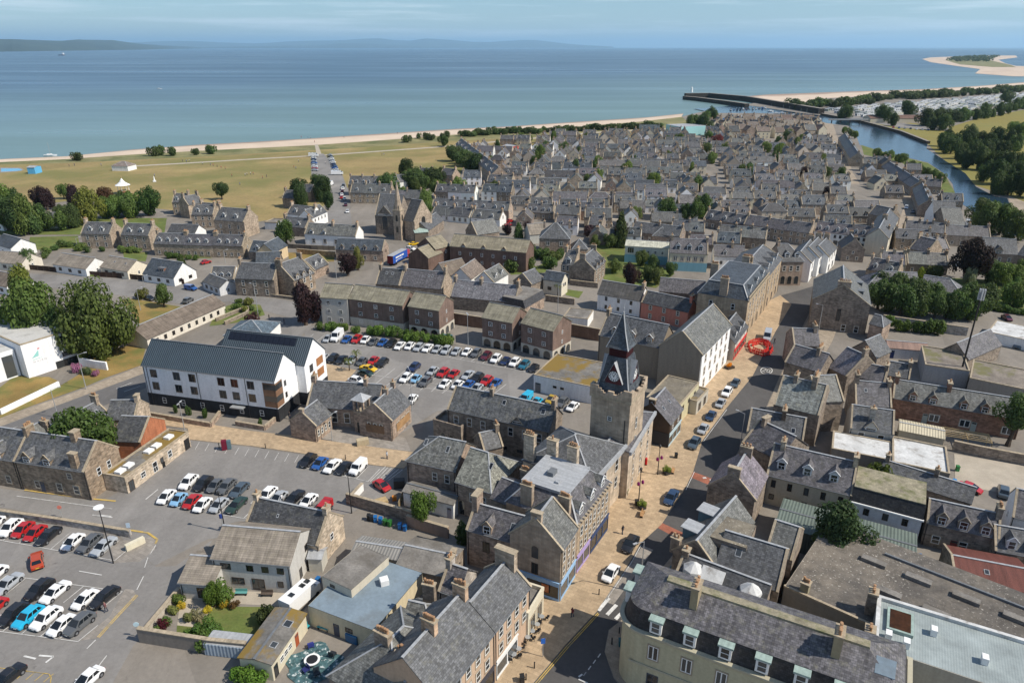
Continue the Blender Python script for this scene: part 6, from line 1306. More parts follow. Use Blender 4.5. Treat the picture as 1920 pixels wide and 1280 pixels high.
H('blue_pool_hut', 'small bright blue and white hut beside the paddling pool', (50,314.5),(64,314.5),4.0, depth=7, pitch=10, wall='paint', wc=(.12,.42,.68), roof='lead', skew='', cat='hut')
H('red_white_hut', 'shed with red front and white roof at edge of the links', d1(1850,895), d1(1918,905),3.2, depth=9, pitch=12, wall='paint', wc=(.45,.05,.05), roof='lead', skew='', cat='shed')
# ---------------------------------------------------------------- the old fishing town: every house its own
def in_poly(x, y, poly):
 c = False; j = len(poly) - 1
 for i in range(len(poly)):
  if (poly[i][1] > y) != (poly[j][1] > y) and x < (poly[j][0] - poly[i][0]) * (y - poly[i][1]) / (poly[j][1] - poly[i][1]) + poly[i][0]: c = not c
  j = i
 return c
GAPS = []
STREETS = [[at(*p) for p in s] for s in ([(1552,229),(1570,265),(1590,305),(1604,345),(1640,380),(1680,425)],[(1704,350),(1705,395),(1690,425),(1640,470)],
   [(610,330),(635,370),(640,420)],[(1300,245),(1335,300),(1360,360)])]
def near_street(x, y, r):
 for s in STREETS:
  for p, q in zip(s, s[1:]):
   d = q - p; t = max(0, min(1,((x - p.x) * d.x + (y - p.y) * d.y) / (d.x ** 2 + d.y ** 2)))
   if math.hypot(p.x + d.x * t - x, p.y + d.y * t - y) < r: return True
 return False
def fishertown(region, g0, g1, step, ang0, where, walls, roofs, heights, depth=(6.2,7.6), gablef=.2, dormp=.7, roofm='slate', maxn=400):
 poly = [(at(*p).x, at(*p).y) for p in region]; xs = [p[0] for p in poly]; rows = []
 g = g0; rowi = 0; tot = 0
 while g < g1 and tot < maxn:
  rowi += 1; x = min(xs) - 30; k = 0; ang = rad(ang0 + R.uniform(-5,5))
  while x < max(xs) + 30:
   L = R.uniform(8.5,13.0) if R.random() > .1 else R.uniform(15,21); y = g + math.tan(ang) * (x - (min(xs) + max(xs)) / 2) + R.uniform(-1.2,1.2)
   cx, cy = x + L / 2, y + 3.5
   ok = in_poly(cx, cy, poly) and clear_of(cx, cy, 5.5) and not near_street(cx, cy, 8)
   if ok and R.random() < .11: GAPS.append((cx, cy)); ok = False
   if ok:
    k += 1; tot += 1; w = R.choice(walls); r = R.choice(roofs); h = R.choice(heights) + R.uniform(-.2,.3); D = R.uniform(*depth); nm = 'cottage' if h < 4.2 else 'town_house'
    kind = R.random(); style = 'white' if w[0] > .7 else ('cream' if w[0] > .5 else ('pink stone' if w == SP else ('dark stone' if w == SD else 'sandstone')))
    nd = 2 if L > 9.5 else 1
    lab = '%s %s, %s from left in %s row of %s' % (style, nm.replace('_', ' '), nth(k), nth(rowi), where)
    kw = dict(wall='harl' if w[0] > .5 else 'stone', wc=jit(w), roof=roofm if R.random() < .75 else 'oldslate', rc=jit(r, .18), near=False, group='houses of ' + where, cat='house')
    if kind < (gablef if cy < 470 else gablef + .27):
     W = R.uniform(6.5,8); LL = R.uniform(9,12); a = ang + math.pi / 2 + R.uniform(-.06,.06)
     house_w(nm, lab, (x + W + 1, y, 0), a, LL, W, h, W / 2 * math.tan(rad(43)), skew='AB', chim=[CH(.03,3,1.0,1.3), CH(.97,3,1.0,1.3)], wins=[('A', 2,.8,.9,1.3, 'sash', .1,.9),('A', 1,3.1,.8,1.2, 'sash', .35,.65)], **kw)
     x += W + 2.5
    else:
     hip = 'AB' if R.random() < .06 else ''
     d = [] if R.random() > dormp or hip else [(nd, R.choice('ppwb') if R.random() < .5 else 'p', .08,.92,1.3,1.2,.2)]
     nw = 3 if L > 10 else 2; wn = [('f', nw, .8,.95,1.35, 'sash')]
     if h > 4.4: wn.append(('f', nw, 3.4,.9,1.25, 'sash'))
     if R.random() < .5: wn.append(('B', 1, min(h, 3.2),.8,1.1, 'sash', .4,.6))
     house_w(nm, lab, (x, y, 0), ang + R.uniform(-.03,.03), L, D, h, D / 2 * math.tan(rad(R.uniform(39,44))), hip=hip, skew='AB' if R.random() < .8 else '', chim=[CH(.02,3,1.0,1.3), CH(.98,3,1.0,1.3)][:1 if R.random() < .25 else 2], dorm=d, wins=wn,
       vel=[(R.uniform(.3,.7),.4,.6,.8)] if R.random() < .3 else [], **kw)
     x += L + (.06 if R.random() < .74 else R.uniform(1.5,5))
   else: x += 3.0 if not in_poly(cx, cy, poly) else 4.5
  g += step + R.uniform(-1.0,1.5)
 return tot
W_MIX = [ST, ST, SB, SB, SD, SP, WH, WH, WH, WH, CR, CR, GR]; R_MIX = [tuple(c * .92 for c in x) for x in (SL, SL, SLP, SLP, SLB, SLG, SLD)]
REG1 = [(868,292),(960,268),(1100,256),(1330,246),(1360,262),(1450,268),(1545,262),(1560,300),(1590,330),(1700,352),(1700,420),(1640,445),(1520,425),(1300,412),(1240,430),(1120,425),(1050,400),(985,400),(960,385),(930,350),(900,325)]
n1 = fishertown(REG1,330,720,16.2,-7, 'the fishing town', W_MIX, R_MIX, [3.0,3.0,3.2,3.4,4.8,5.2], maxn=330)
REG2 = [(1325,240),(1370,222),(1440,216),(1500,224),(1545,236),(1548,262),(1450,266),(1350,260)]
n2 = fishertown(REG2,660,900,19,4, 'the harbour flats', [ST, SP, SB, CR],[(.16,.12,.10),(.17,.14,.12), SL],[5.4,6.2,7.0],(8,10),.35,.2, 'tile', 60)
REG3 = [(1600,310),(1640,312),(1690,325),(1735,345),(1770,390),(1800,420),(1830,450),(1740,460),(1725,400),(1722,350),(1640,345)]
n3 = fishertown(REG3,320,520,17,-12, 'the riverside', [ST, SD, SD, WH], R_MIX, [3.2,4.8], maxn=40)
REG4 = [(1690,435),(1760,455),(1730,520),(1600,500),(1530,430),(1640,448)]
n4 = fishertown(REG4,235,330,15,-14, 'the street junction', [ST, SD, WH], R_MIX, [4.8,5.4], maxn=25)
REG5 = [(860,370),(1000,395),(1150,420),(1330,430),(1320,470),(1120,470),(1100,440),(850,420)]
n5 = fishertown(REG5,240,330,15,-8, 'the church hall', [ST, SD, WH], R_MIX, [3.2,4.6], maxn=25)
print('HOUSES', n1, n2, n3, n4, n5)
# yards and lanes between the old houses: patches of garden
for k, (cx, cy) in enumerate(GAPS):
 sheet('garden_patch', [(cx - 6, cy - 4),(cx + 6, cy - 4.5),(cx + 5.5, cy + 4),(cx - 5, cy + 4.5)],.03, 'lawn' if k % 2 else 'gravel', world=True)
# ---------------------------------------------------------------- trees
def leaf_cloud(b, lobes, n, leaf, rr, up=.25):
 tot = sum(l[3] ** 2 for l in lobes)
 for (cx, cy, cz, lr) in lobes:
  for _ in range(int(n * lr * lr / tot)):
   d = Vector((rr.gauss(0,1), rr.gauss(0,1), rr.gauss(0,1) + up)).normalized()
   p = Vector((cx, cy, cz)) + d * lr * (rr.uniform(.55,1.06) ** .6)
   if p.z < .0: p.z = rr.uniform(0,.06)
   nrm = (d + Vector((rr.uniform(-.7,.7), rr.uniform(-.7,.7), rr.uniform(-.3,.8)))).normalized()
   e = nrm.cross(Vector((rr.uniform(-1,1), rr.uniform(-1,1), rr.uniform(-1,1)))).normalized(); f = nrm.cross(e)
   s = leaf * rr.uniform(.6,1.35); e *= s; f *= s * rr.uniform(.6,1)
   b.poly([p - e * .5, p + f * .5 - e * .1, p + e * .55, p - f * .5 + e * .1],0, uv=[(0,0)] * 4)
def crown_mesh(kind, v):
 def make():
  rr = random.Random(hash((len(kind), v)) + 5 + sum(map(ord, kind))); b = MB(); L = []
  if kind == 'broad':
   for k in range(13):
    a = rr.uniform(0,6.28); q = rr.uniform(.1,.68) ; z = rr.uniform(.18,.86); f = math.sin(math.pi * min(1, z * 1.02)) ** .5
    L.append((q * f * math.cos(a), q * f * math.sin(a), z, rr.uniform(.24,.40) * (1 if z < .7 else .8)))
   L.append((0,0,.55,.5)); leaf_cloud(b, L, 5600,.078, rr)
  elif kind == 'willow':
   for k in range(18):
    a = rr.uniform(0,6.28); q = rr.uniform(.3,.8); L.append((q * math.cos(a), q * math.sin(a), rr.uniform(.1,.55), rr.uniform(.18,.28)))
   L += [(0,0,.7,.32),(.2,.2,.62,.4),(-.25,.1,.6,.4),(0,-.3,.55,.4)]; leaf_cloud(b, L, 12000,.058, rr, -.1)
  elif kind == 'conifer':
   for k in range(12): z = k / 12; L.append((rr.uniform(-.1,.1), rr.uniform(-.1,.1),.05 + z * .88,.62 * (1 - z) + .1))
   leaf_cloud(b, L, 2600,.12, rr)
  else:
   for k in range(6): a = rr.uniform(0,6.28); q = rr.uniform(.2,.6); L.append((q * math.cos(a), q * math.sin(a), rr.uniform(.25,.65), rr.uniform(.3,.48)))
   leaf_cloud(b, L + [(0,0,.45,.5)],1100,.15, rr)
  return b.mesh('crown_' + kind, ['leaf'])
 return cached(('crown', kind, v), make)
def trunk_mesh(v):
 def make():
  rr = random.Random(v + 77); b = MB(); top = (rr.uniform(-.06,.06), rr.uniform(-.06,.06),.75)
  b.tube([(0,0,0),(.01,.0,.12),(top[0] * .5, top[1] * .5,.42), top],[.052,.038,.028,.01],7)
  for k in range(5):
   a = k * 1.257 + rr.uniform(-.4,.4); z0 = rr.uniform(.28,.5); b.tube([(0,0, z0),(.12 * math.cos(a),.12 * math.sin(a), z0 + .12),(.27 * math.cos(a),.27 * math.sin(a), z0 + .28)],[.02,.014,.005],5)
  return b.mesh('trunk', ['bark'])
 return cached(('trunk', v), make)
G1 = (.095,.14,.034); G2 = (.062,.098,.029); G3 = (.15,.175,.034); GP = (.030,.016,.018); GB = (.065,.034,.018); GS = (.15,.17,.12); GY = (.36,.28,.03); GR_ = (.15,.03,.03); GL = (.17,.17,.055)
def tree_w(label, x, y, h, r, col=G1, kind='broad', name='tree', low=.22, group=None, z=0):
 t = thing(name, label, 'tree' if name.endswith('tree') else 'shrub', (x, y, z), R.uniform(0,6.28), group); v = R.randrange(4)
 if name.endswith('tree'): link('trunk', trunk_mesh(v), t, None, None, None, (h, h, h))
 zz = h * low if name.endswith('tree') else 0
 link('crown' if name.endswith('tree') else 'foliage', crown_mesh(kind, v), t, jit(col, .2),(0,0, zz), R.uniform(0,6.28),(r, r * R.uniform(.88,1.1), h - zz))
 return t
def tree(label, p, h, r, col=G1, kind='broad', name='tree', low=.2, group=None):
 q = at(*p); return tree_w(label, q.x, q.y, h, r, col, kind, name, low, group)
def treeset(base, pts, h, r, col=G1, kind='broad', name='tree', low=.2, var=.22):
 pts = sorted(pts)
 for k, p in enumerate(pts):
  f = R.uniform(1 - var, 1 + var); c = R.choice(col) if isinstance(col, list) else col
  tree(base if len(pts) == 1 else '%s, %s from the left' % (base, nth(k + 1)), p, h * f, r * f * R.uniform(.9,1.1), c, kind, name, low, base if len(pts) > 1 else None)
# near and middle
tree('huge drooping willow beside the community centre lawn', (186,668),21,11,(.080,.112,.030), 'willow', 'willow_tree', .05)
tree('big leafy tree left of the huge willow', (80,655),19,8.6, G1, low=.12); tree('lime green tree behind the big leafy tree at left', (60,605),16,6.5, G3, low=.15)
tree('dark tree at left edge behind white centre roof', (20,650),11,7, G2, low=.1); tree('dark tree between big leafy tree and willow', (128,660),12,6, G2, low=.1)
tree('bushy tree growing in the courtyard of derelict stone range', a0(900,400),12.5,7.4,(.058,.10,.022), low=.1)
tree('second bushy tree filling the stone courtyard corner', a0(720,300),11,5.2,(.05,.085,.022), low=.1)
tree('small lone tree on the dry verge beside the road', c0(1480,1130),7,3.6,(.08,.115,.03)); tree('round bush on the verge beside lone tree', c0(1275,1055),3.4,3.0,(.085,.085,.02), 'shrub', 'bush')
tree('dark purple copper tree beside brown flats', c1(930,1290),12,5.6, GP, low=.1); tree('smaller dark purple tree beside first copper tree', c1(1030,1260),8,3.6, GP, low=.1)
tree('low dark purple bush above the blue roof', c1(430,1330),5,3.6,(.05,.026,.024), 'shrub', 'bush'); tree('dark purple tree beside pale yellow-green tree on road bend', c1(1305,850),8,4.4, GP, low=.1); tree('pale yellow-green tree beside purple tree on road bend', c1(1400,800),8,3.0, GL, low=.1)
tree('round green tree between slate houses and pink cottages', c1(755,560),10,5.2,(.05,.085,.02), low=.1)
treeset('bright green hedge bush along the flats car park', [b1(1040,185), b1(1140,190), b1(1215,195), b1(1290,190), b1(1375,215), b1(1520,225), b1(1600,230), b1(1680,240), b1(1760,250), b1(1850,265), b2(30,285), b2(110,285), b2(190,292), b2(265,300), b2(335,310), b2(380,320)],3.0,2.2,[(.10,.16,.03),(.075,.13,.028)], 'shrub', 'bush')
treeset('dark green tree behind the walled yard right of the street', [c4(600,1150), c4(700,1180), c4(800,1200), c4(900,1190), c4(1010,1215), c4(1110,1220), c4(1210,1235), c4(1310,1245), c4(1410,1250), c4(1500,1200), c4(1400,1180), c4(1090,1130), c4(940,1110), c4(780,1090), c4(640,1050)],8.5,4.8,[G2, G2,(.045,.07,.02)], low=.08)
tree('huge dark copper beech right of the slate rows', c4(1400,900),15,8.0,(.022,.014,.013), low=.06); tree('silvery willow-leaved tree beside copper beech', c4(1420,930),6,3.2, GS, low=.1); tree('yellow-green shrub left of copper beech', c4(985,880),4.5,2.4,(.14,.17,.02), 'shrub', 'bush'); tree('olive round shrub left of copper beech', c4(1105,870),5,3.6,(.075,.085,.022), 'shrub', 'bush'); tree('pale flowering shrub behind the slate hall', c4(1080,780),4.5,3,(.12,.13,.09), 'shrub', 'bush')
treeset('dark garden tree at right edge beyond walled lawn', [c4(1600,900), c4(1720,930), c4(1860,940), c4(1780,1120), c4(1890,1130), c4(1840,1060), c4(1918,840)],7,4.4,[G2, G1], low=.05)
treeset('clipped garden hedge bush at right edge', [c4(1560,1120), c4(1620,1150), c4(1690,1165), c4(1760,1175), c4(1840,1190), c4(1910,1200)],2.4,2.2,(.06,.10,.022), 'shrub', 'bush')
treeset('large riverside tree near the bend', [c4(1500,380), c4(1620,430), c4(1690,480), c4(1560,470), c4(1860,530)],12,7,[(.055,.085,.022),(.07,.095,.03)], low=.05)
treeset('scrubby shrub under the long yard wall', [b4(690,165), b4(780,190), b4(860,195), b4(950,205), b4(1050,215), b4(1120,225)],4,2.6,(.06,.095,.02), 'shrub', 'bush')
tree('dark-leaved tree on a single trunk beside red sandstone terrace', b4(1770,1225),11,4.6, G2, low=.42)
tree('dark green tree growing out beside the green metal shed', a4(200,1250),10.5,5.4,(.035,.062,.022), low=.3); tree('scrub bush growing on the slate range roof edge', a4(540,560),6,3.0,(.07,.095,.02), 'shrub', 'bush')
tree('small bright green tree beside white outbuilding', a2(155,880),6.5,2.9,(.075,.13,.025), low=.12); tree('dark green shrub beside rubble stone house yard', a2(500,1060),4,2.0, G2, 'shrub', 'bush')
treeset('garden shrub in front of the grey rendered house', [tE(60,560), tE(160,550), tE(-60,900), tE(20,945), tE(60,880)],2.6,1.9,[(.07,.12,.025),(.06,.10,.02)], 'shrub', 'bush')
tree('bright young tree by the grey rendered house garage', tE(115,590),4.2,1.7,(.085,.14,.025), low=.1)
treeset('yellow flowering garden shrub', [tE(205,590), tE(40,650), tD(1635,610)],1.4,1.0, GY, 'shrub', 'bush'); tree('dark red round shrub by the garden path', tD(1460,800),1.7,1.1,(.07,.012,.02), 'shrub', 'bush'); tree('brown low garden shrub at lawn edge', tE(285,600),1.2,.9,(.12,.07,.025), 'shrub', 'bush'); tree('large dark round shrub on the lawn shadow side', tE(560,740),3.0,1.9,(.045,.06,.02), 'shrub', 'bush')
treeset('low green garden bush along the boundary wall', [tD(1560,650), tD(1520,760), tD(1400,870), tD(1700,930), tD(1760,880), tD(1830,930), tD(1610,560)],1.6,1.3,[(.08,.13,.03),(.10,.14,.03),(.16,.17,.05)], 'shrub', 'bush')
treeset('pale flowering rose shrub in garden gravel', [tE(-110,720), tE(-60,700), tE(-20,740), tE(20,720)],1.4,.9,[(.22,.20,.12),(.12,.14,.05)], 'shrub', 'bush')
treeset('leafy bush at foot of courtyard shed', [tE(330,1230), tE(430,1260), tE(500,1300)],2.2,1.8,(.08,.15,.02), 'shrub', 'bush')
treeset('pink flowering rhododendron beside the community centre', [b0(700,560), b0(760,575), b0(810,590), b0(860,600)],2.0,1.4,[(.28,.12,.22),(.07,.10,.04)], 'shrub', 'bush')
treeset('climbing shrub against the white apartment base', [b0(1590,930), b0(1700,950), b0(1850,975), b1(520,1050), b1(30,975)],2.2,.7,(.06,.10,.025), 'shrub', 'bush')
# left background
treeset('large dark green tree in the villa gardens at left', [c0(110,300), c0(250,480), c0(190,420), c0(330,460), c0(20,330), c0(160,470), c0(80,440)],14,7.2,[G2,(.04,.07,.02), G1], low=.06)
treeset('dark purple tree near the bandstand', [c0(360,250), c0(430,260), c0(690,250), c0(720,320)],11,5.0, GP, low=.08)
tree('small green tree on links left of the bandstand', c0(580,160),8,4, G1); tree('lime green large tree right of purple trees', c0(830,380),15,7.6, G3, low=.06); tree('reddish brown tree below the bandstand', c0(960,230),10,5.4, GB, low=.06); tree('big round green tree by the lane to the links', c0(1340,310),13,7.0,(.042,.08,.018), low=.05)
treeset('garden tree along the lane below the bandstand', [c0(1060,330), c0(1130,300), c0(1170,330), c0(960,330), c0(1210,320), c0(600,400), c0(560,440), c0(660,420), c0(570,360), c0(410,440)],9,5.0,[G1, G2, G2], low=.05)
tree('round tree beside bungalow at left of the road', c0(275,775),7,3.8, G2, low=.1)
treeset('garden hedge bush in front of the stone villas', [c0(420,650), c0(500,620), c0(560,590), c0(620,590), c0(720,620), c0(800,640), c0(920,630), c0(1080,630), c0(1130,640), c0(1180,640), c0(1240,640), c0(400,690)],2.6,2.4,[G2,(.07,.10,.025),(.05,.03,.03), G1], 'shrub', 'bush')
treeset('clipped green hedge bush below the stone terrace', [c0(1530,690), c0(1580,692), c0(1640,697), c0(1700,702), c0(1760,705)],2.2,1.9,(.055,.095,.02), 'shrub', 'bush'); tree('tall pointed conifer beside the chalet bungalow', c0(1640,800),6.5,2.2,(.055,.085,.02), 'conifer', 'conifer_tree', .02)
tree('lone round tree on the links behind stone villa', c1(175,165),9,4.6,(.04,.07,.02)); treeset('street tree beside the lane to the links car park', [c1(890,240), c1(1040,120), c1(1130,260), c1(1100,180)],11,5.4,[(.05,.085,.022),(.04,.07,.02)], low=.08)
treeset('green garden shrub by the sheltered bungalows', [c1(200,1190), c1(310,1150), c1(390,1180), c1(450,1160), c1(420,1110), c1(330,1095), c1(480,1210)],2.0,1.9,[(.08,.12,.03),(.13,.14,.03)], 'shrub', 'bush')
treeset('roadside tree at edge of the links near church', [d1(1130,1115), d1(1210,1200), d1(1290,1190), d1(1330,1210), d1(1400,1160), d1(1250,1230), d1(1180,1220), d1(1370,1200), d1(330,1280), d1(1000,1270)],10,6.2,[G2,(.035,.055,.016)], low=.05)
treeset('dark tree in the row below the seaside terrace', [d1(1480,1010), d1(1530,1030), d1(1570,1050), d1(1620,1090), d1(1660,1100), d1(1410,900)],10,7,[(.03,.052,.016), G2], low=.05)
treeset('bush on the dunes by the beach', [d0(585,1005), d0(1155,970), d0(1210,965), d0(1300,970), d0(1470,965), d0(1585,955), d1(1130,870), d1(1220,840), d1(1280,848), d1(1320,852), d1(1400,845), d1(1440,835)],6.5,4.6,[G2,(.05,.07,.022)], 'shrub', 'bush')
treeset('low scrub bush on the dune belt', [d1(1550 + 38 * k, 822 - 3 * k + (k * 37 % 11)) for k in range(10)] + [d2(20 + 44 * k, 800 - 2.0 * k + (k * 29 % 13)) for k in range(26)],6,6.5,[G2,(.04,.062,.02),(.055,.08,.024)], 'shrub', 'bush')
treeset('tall tree by the seaside leisure building', [d2(1375,775), d2(1395,790), d2(1455,745), d2(1500,740), d2(1340,790), d2(1440,800)],17,9,[G2,(.05,.08,.03)], low=.05)
tree('crimson tree near the harbour flats', d2(1530,900),9,6, GR_, low=.05)
treeset('town garden tree among the fishing cottages', [d2(1460,950), d2(1500,1030), d2(1255,880), d2(1160,880), d2(385,965), d2(475,1115), d2(590,1190), d2(650,1170), d2(870,1115), d2(1060,1220), d2(640,1060), d2(60,860), d2(1720,1110), d2(1770,1130), d2(1390,1240), d2(165,1040), d2(205,1000), d2(560,1200), d2(1895,960), d2(310,870), d2(120,880), d2(1480,870), d3(130,865), d3(215,930), d3(100,955), d3(150,850), d3(430,1140)],8,4.6,[G1, G2,(.08,.11,.03)], low=.05)
treeset('riverside tree below the footbridge', [d3(575,810), d3(620,820), d3(650,840), d3(810,985), d3(860,1000), d3(900,1005), d3(965,1010), d3(1010,1020)],6,3.8,[G1,(.08,.12,.03)], low=.03); treeset('broad green tree on the near river bank', [d3(1060,1080), d3(1120,1090), d3(1160,1110), d3(1190,1130), d3(1250,1150), d3(1290,1180)],5.5,4.2,[(.075,.115,.028),(.06,.09,.025)], low=.02)
for k, (cx, cy) in enumerate(GAPS):
 tree_w('small garden tree in a gap between old town houses, %s from the front' % nth(k + 1), cx + R.uniform(-2,2), cy + R.uniform(-1,1), R.uniform(4.5,9), R.uniform(2.6,4.4), R.choice([G1, G2,(.09,.12,.03), GP]), 'broad', 'tree', .08, 'garden trees among the cottages')
# churchyard, gardens in the middle
tree('tall dark pointed conifer in the villa garden', c3(110,590),15,4.4,(.045,.06,.018), 'conifer', 'conifer_tree', .02)
treeset('green garden tree between villas and blue office', [c3(240,350), c3(60,800), c3(400,790), c3(350,900), c3(440,930), c3(290,760), c3(560,850), c2(1700,590), c2(1770,560), c2(1840,600), c2(1880,830)],5.2,3.2,[(.07,.10,.025),(.10,.13,.04), G2], low=.05)
tree('nearly black purple tree in front of blue office', c3(205,960),8,4.0, GP, low=.05); treeset('round street tree beside slate terraces', [c3(520,345), c3(690,345), c3(780,345), c3(840,330)],9,5.4,[(.04,.07,.018),(.05,.085,.02)], low=.06)
treeset('garden bush behind the long brown flats', [c2(1080,640), c2(1130,660), c2(1190,690), c2(1260,700), c2(1320,730), c2(1390,700), c2(960,810), c2(1040,800), c2(1110,790), c2(1300,780)],4.6,3.2,[(.06,.10,.025),(.08,.11,.03)], 'shrub', 'bush')
tree('dark conifer beside hipped villa', c2(1020,530),8,3.0, G2, 'conifer', 'conifer_tree', .02); tree('purple bush beside church hall', c2(915,480),5,3.2,(.05,.025,.03), 'shrub', 'bush'); tree('purple-leaved bush left of hipped villa', c2(1110,450),4.4,3, GP, 'shrub', 'bush'); tree('purple bush in front of conifer garden', c2(1630,490),5,3.4,(.06,.03,.035), 'shrub', 'bush')
treeset('green tree beside the terrace behind church', [c2(300,140), c2(490,130), c2(810,130), c2(20,60), c2(100,90), c2(190,250), c2(190,310), c1(1640,190), c1(1800,170)],8,4.8,[G1,(.07,.095,.025)], low=.05)
# far right woods, park and caravan site trees
treeset('dark tree in the wood on the far river bank', [d3(p[0] + 55, p[1] - 6) for p in [(1270,905),(1340,930),(1420,920),(1530,905),(1600,915),(1650,900),(1740,935),(1380,1000),(1470,990),(1550,1010),(1620,1000),(1690,1010),(1430,1070),(1530,1080),(1610,1090),(1690,1100),(1760,1110),(1840,1095),(1890,1110),(1560,1170),(1640,1190),(1720,1190),(1800,1190),(1890,1200),(1650,1265),(1740,1270),(1830,1280),(1910,1290),(1250,930),(1310,960),(1380,1040),(1480,1040)]],12.5,6.6,[G2,(.032,.052,.016),(.045,.068,.02)], low=.03)
tree('pale green willow in far bank wood', d3(1500,860),13,8,(.12,.14,.07), low=.03)
treeset('park tree standing in the golden grass', [d3(1845,945), d3(1830,820), d3(1890,825), d3(1918,830)],11,7.5,[G2, G1], low=.1)
treeset('tree beside the holiday park entrance', [d3(865,720), d3(930,745), d3(1030,610), d3(1180,745), d3(1225,775), d3(1310,780), d3(1280,740), d3(1370,735), d3(1440,715), d3(1490,705), d3(1560,700), d3(1620,690), d3(1680,680), d3(1740,670), d3(1800,655), d3(1860,630), d3(1910,620), d3(1790,580), d3(580,695), d3(1050,690)],13,9,[G2,(.04,.062,.018)], low=.05, var=.35)
treeset('dune wood tree along the caravan park shore', [d3(200 + 47 * k, 612 - 3.5 * k + (k * 31 % 17) - (18 if k > 12 else 0)) for k in range(37)] + [d3(1100 + 60 * k, 545 - 4 * k) for k in range(14)],10,11,[G2,(.045,.065,.022),(.06,.08,.03)], 'shrub', 'bush', var=.35)
def wooded(name, label, poly, n, h, r):
 b = MB(); rr = random.Random(3); P = [at(*p, SEA_Z) for p in poly]; xs = [p.x for p in P]; ys = [p.y for p in P]; PL = [(p.x, p.y) for p in P]
 for _ in range(n):
  x, y = rr.uniform(min(xs), max(xs)), rr.uniform(min(ys), max(ys))
  if not in_poly(x, y, PL): continue
  for k in range(14):
   d = Vector((rr.gauss(0,1), rr.gauss(0,1), abs(rr.gauss(0,1)))).normalized(); p = Vector((x, y, SEA_Z + h * .4)) + Vector((d.x * r, d.y * r, d.z * h * .7)); e = Vector((rr.uniform(-1,1), rr.uniform(-1,1), rr.uniform(-.6,.6))) * r * .6; f = d.cross(e)
   b.poly([p - e, p + f * .6, p + e, p - f * .6],0, uv=[(0,0)] * 4)
 o = b.build(name, ['leaf'], None, (.045,.062,.025)); struct(o, 'stuff'); o['label'] = label; o['category'] = 'woodland'
wooded('island_wood', 'dark pine wood covering the sandy island in the bay', [(1772,115),(1790,110),(1830,107),(1872,106.5),(1862,112),(1855,117),(1800,118)],900,14,14)
def palm(label, p, h=3.2):
 q = at(*p); t = thing('palm_tree', label, 'tree', (q.x, q.y, 0),0); MB().tube([(0,0,0),(.05,0, h * .5),(0,0, h)],[.2,.15,.13],7).build('trunk', ['bark'], t); b = MB()
 for k in range(26):
  a = k * 2.4; el = .1 + .9 * ((k * 7) % 10) / 10; l = 1.7; d = Vector((math.cos(a), math.sin(a),0)); s = Vector((-d.y, d.x, 0)) * .1; p0 = Vector((0,0, h)); p1 = p0 + d * l * .6 + Vector((0,0, el * .9)); p2 = p0 + d * l + Vector((0,0, el * .5 - .5))
  b.poly([p0 - s * .4, p1 - s, p1 + s, p0 + s * .4],0); b.poly([p1 - s, p2, p1 + s],0)
 b.build('crown', ['leaf'], t, (.10,.12,.035))
palm('small palm on the buff square beside the car park', b1(1320,552),2.6); palm('cabbage palm in the garden of cream modern house', c2(1370,1030),3.4); palm('second small palm behind parked cars on buff square', b1(1385,470),2.4)
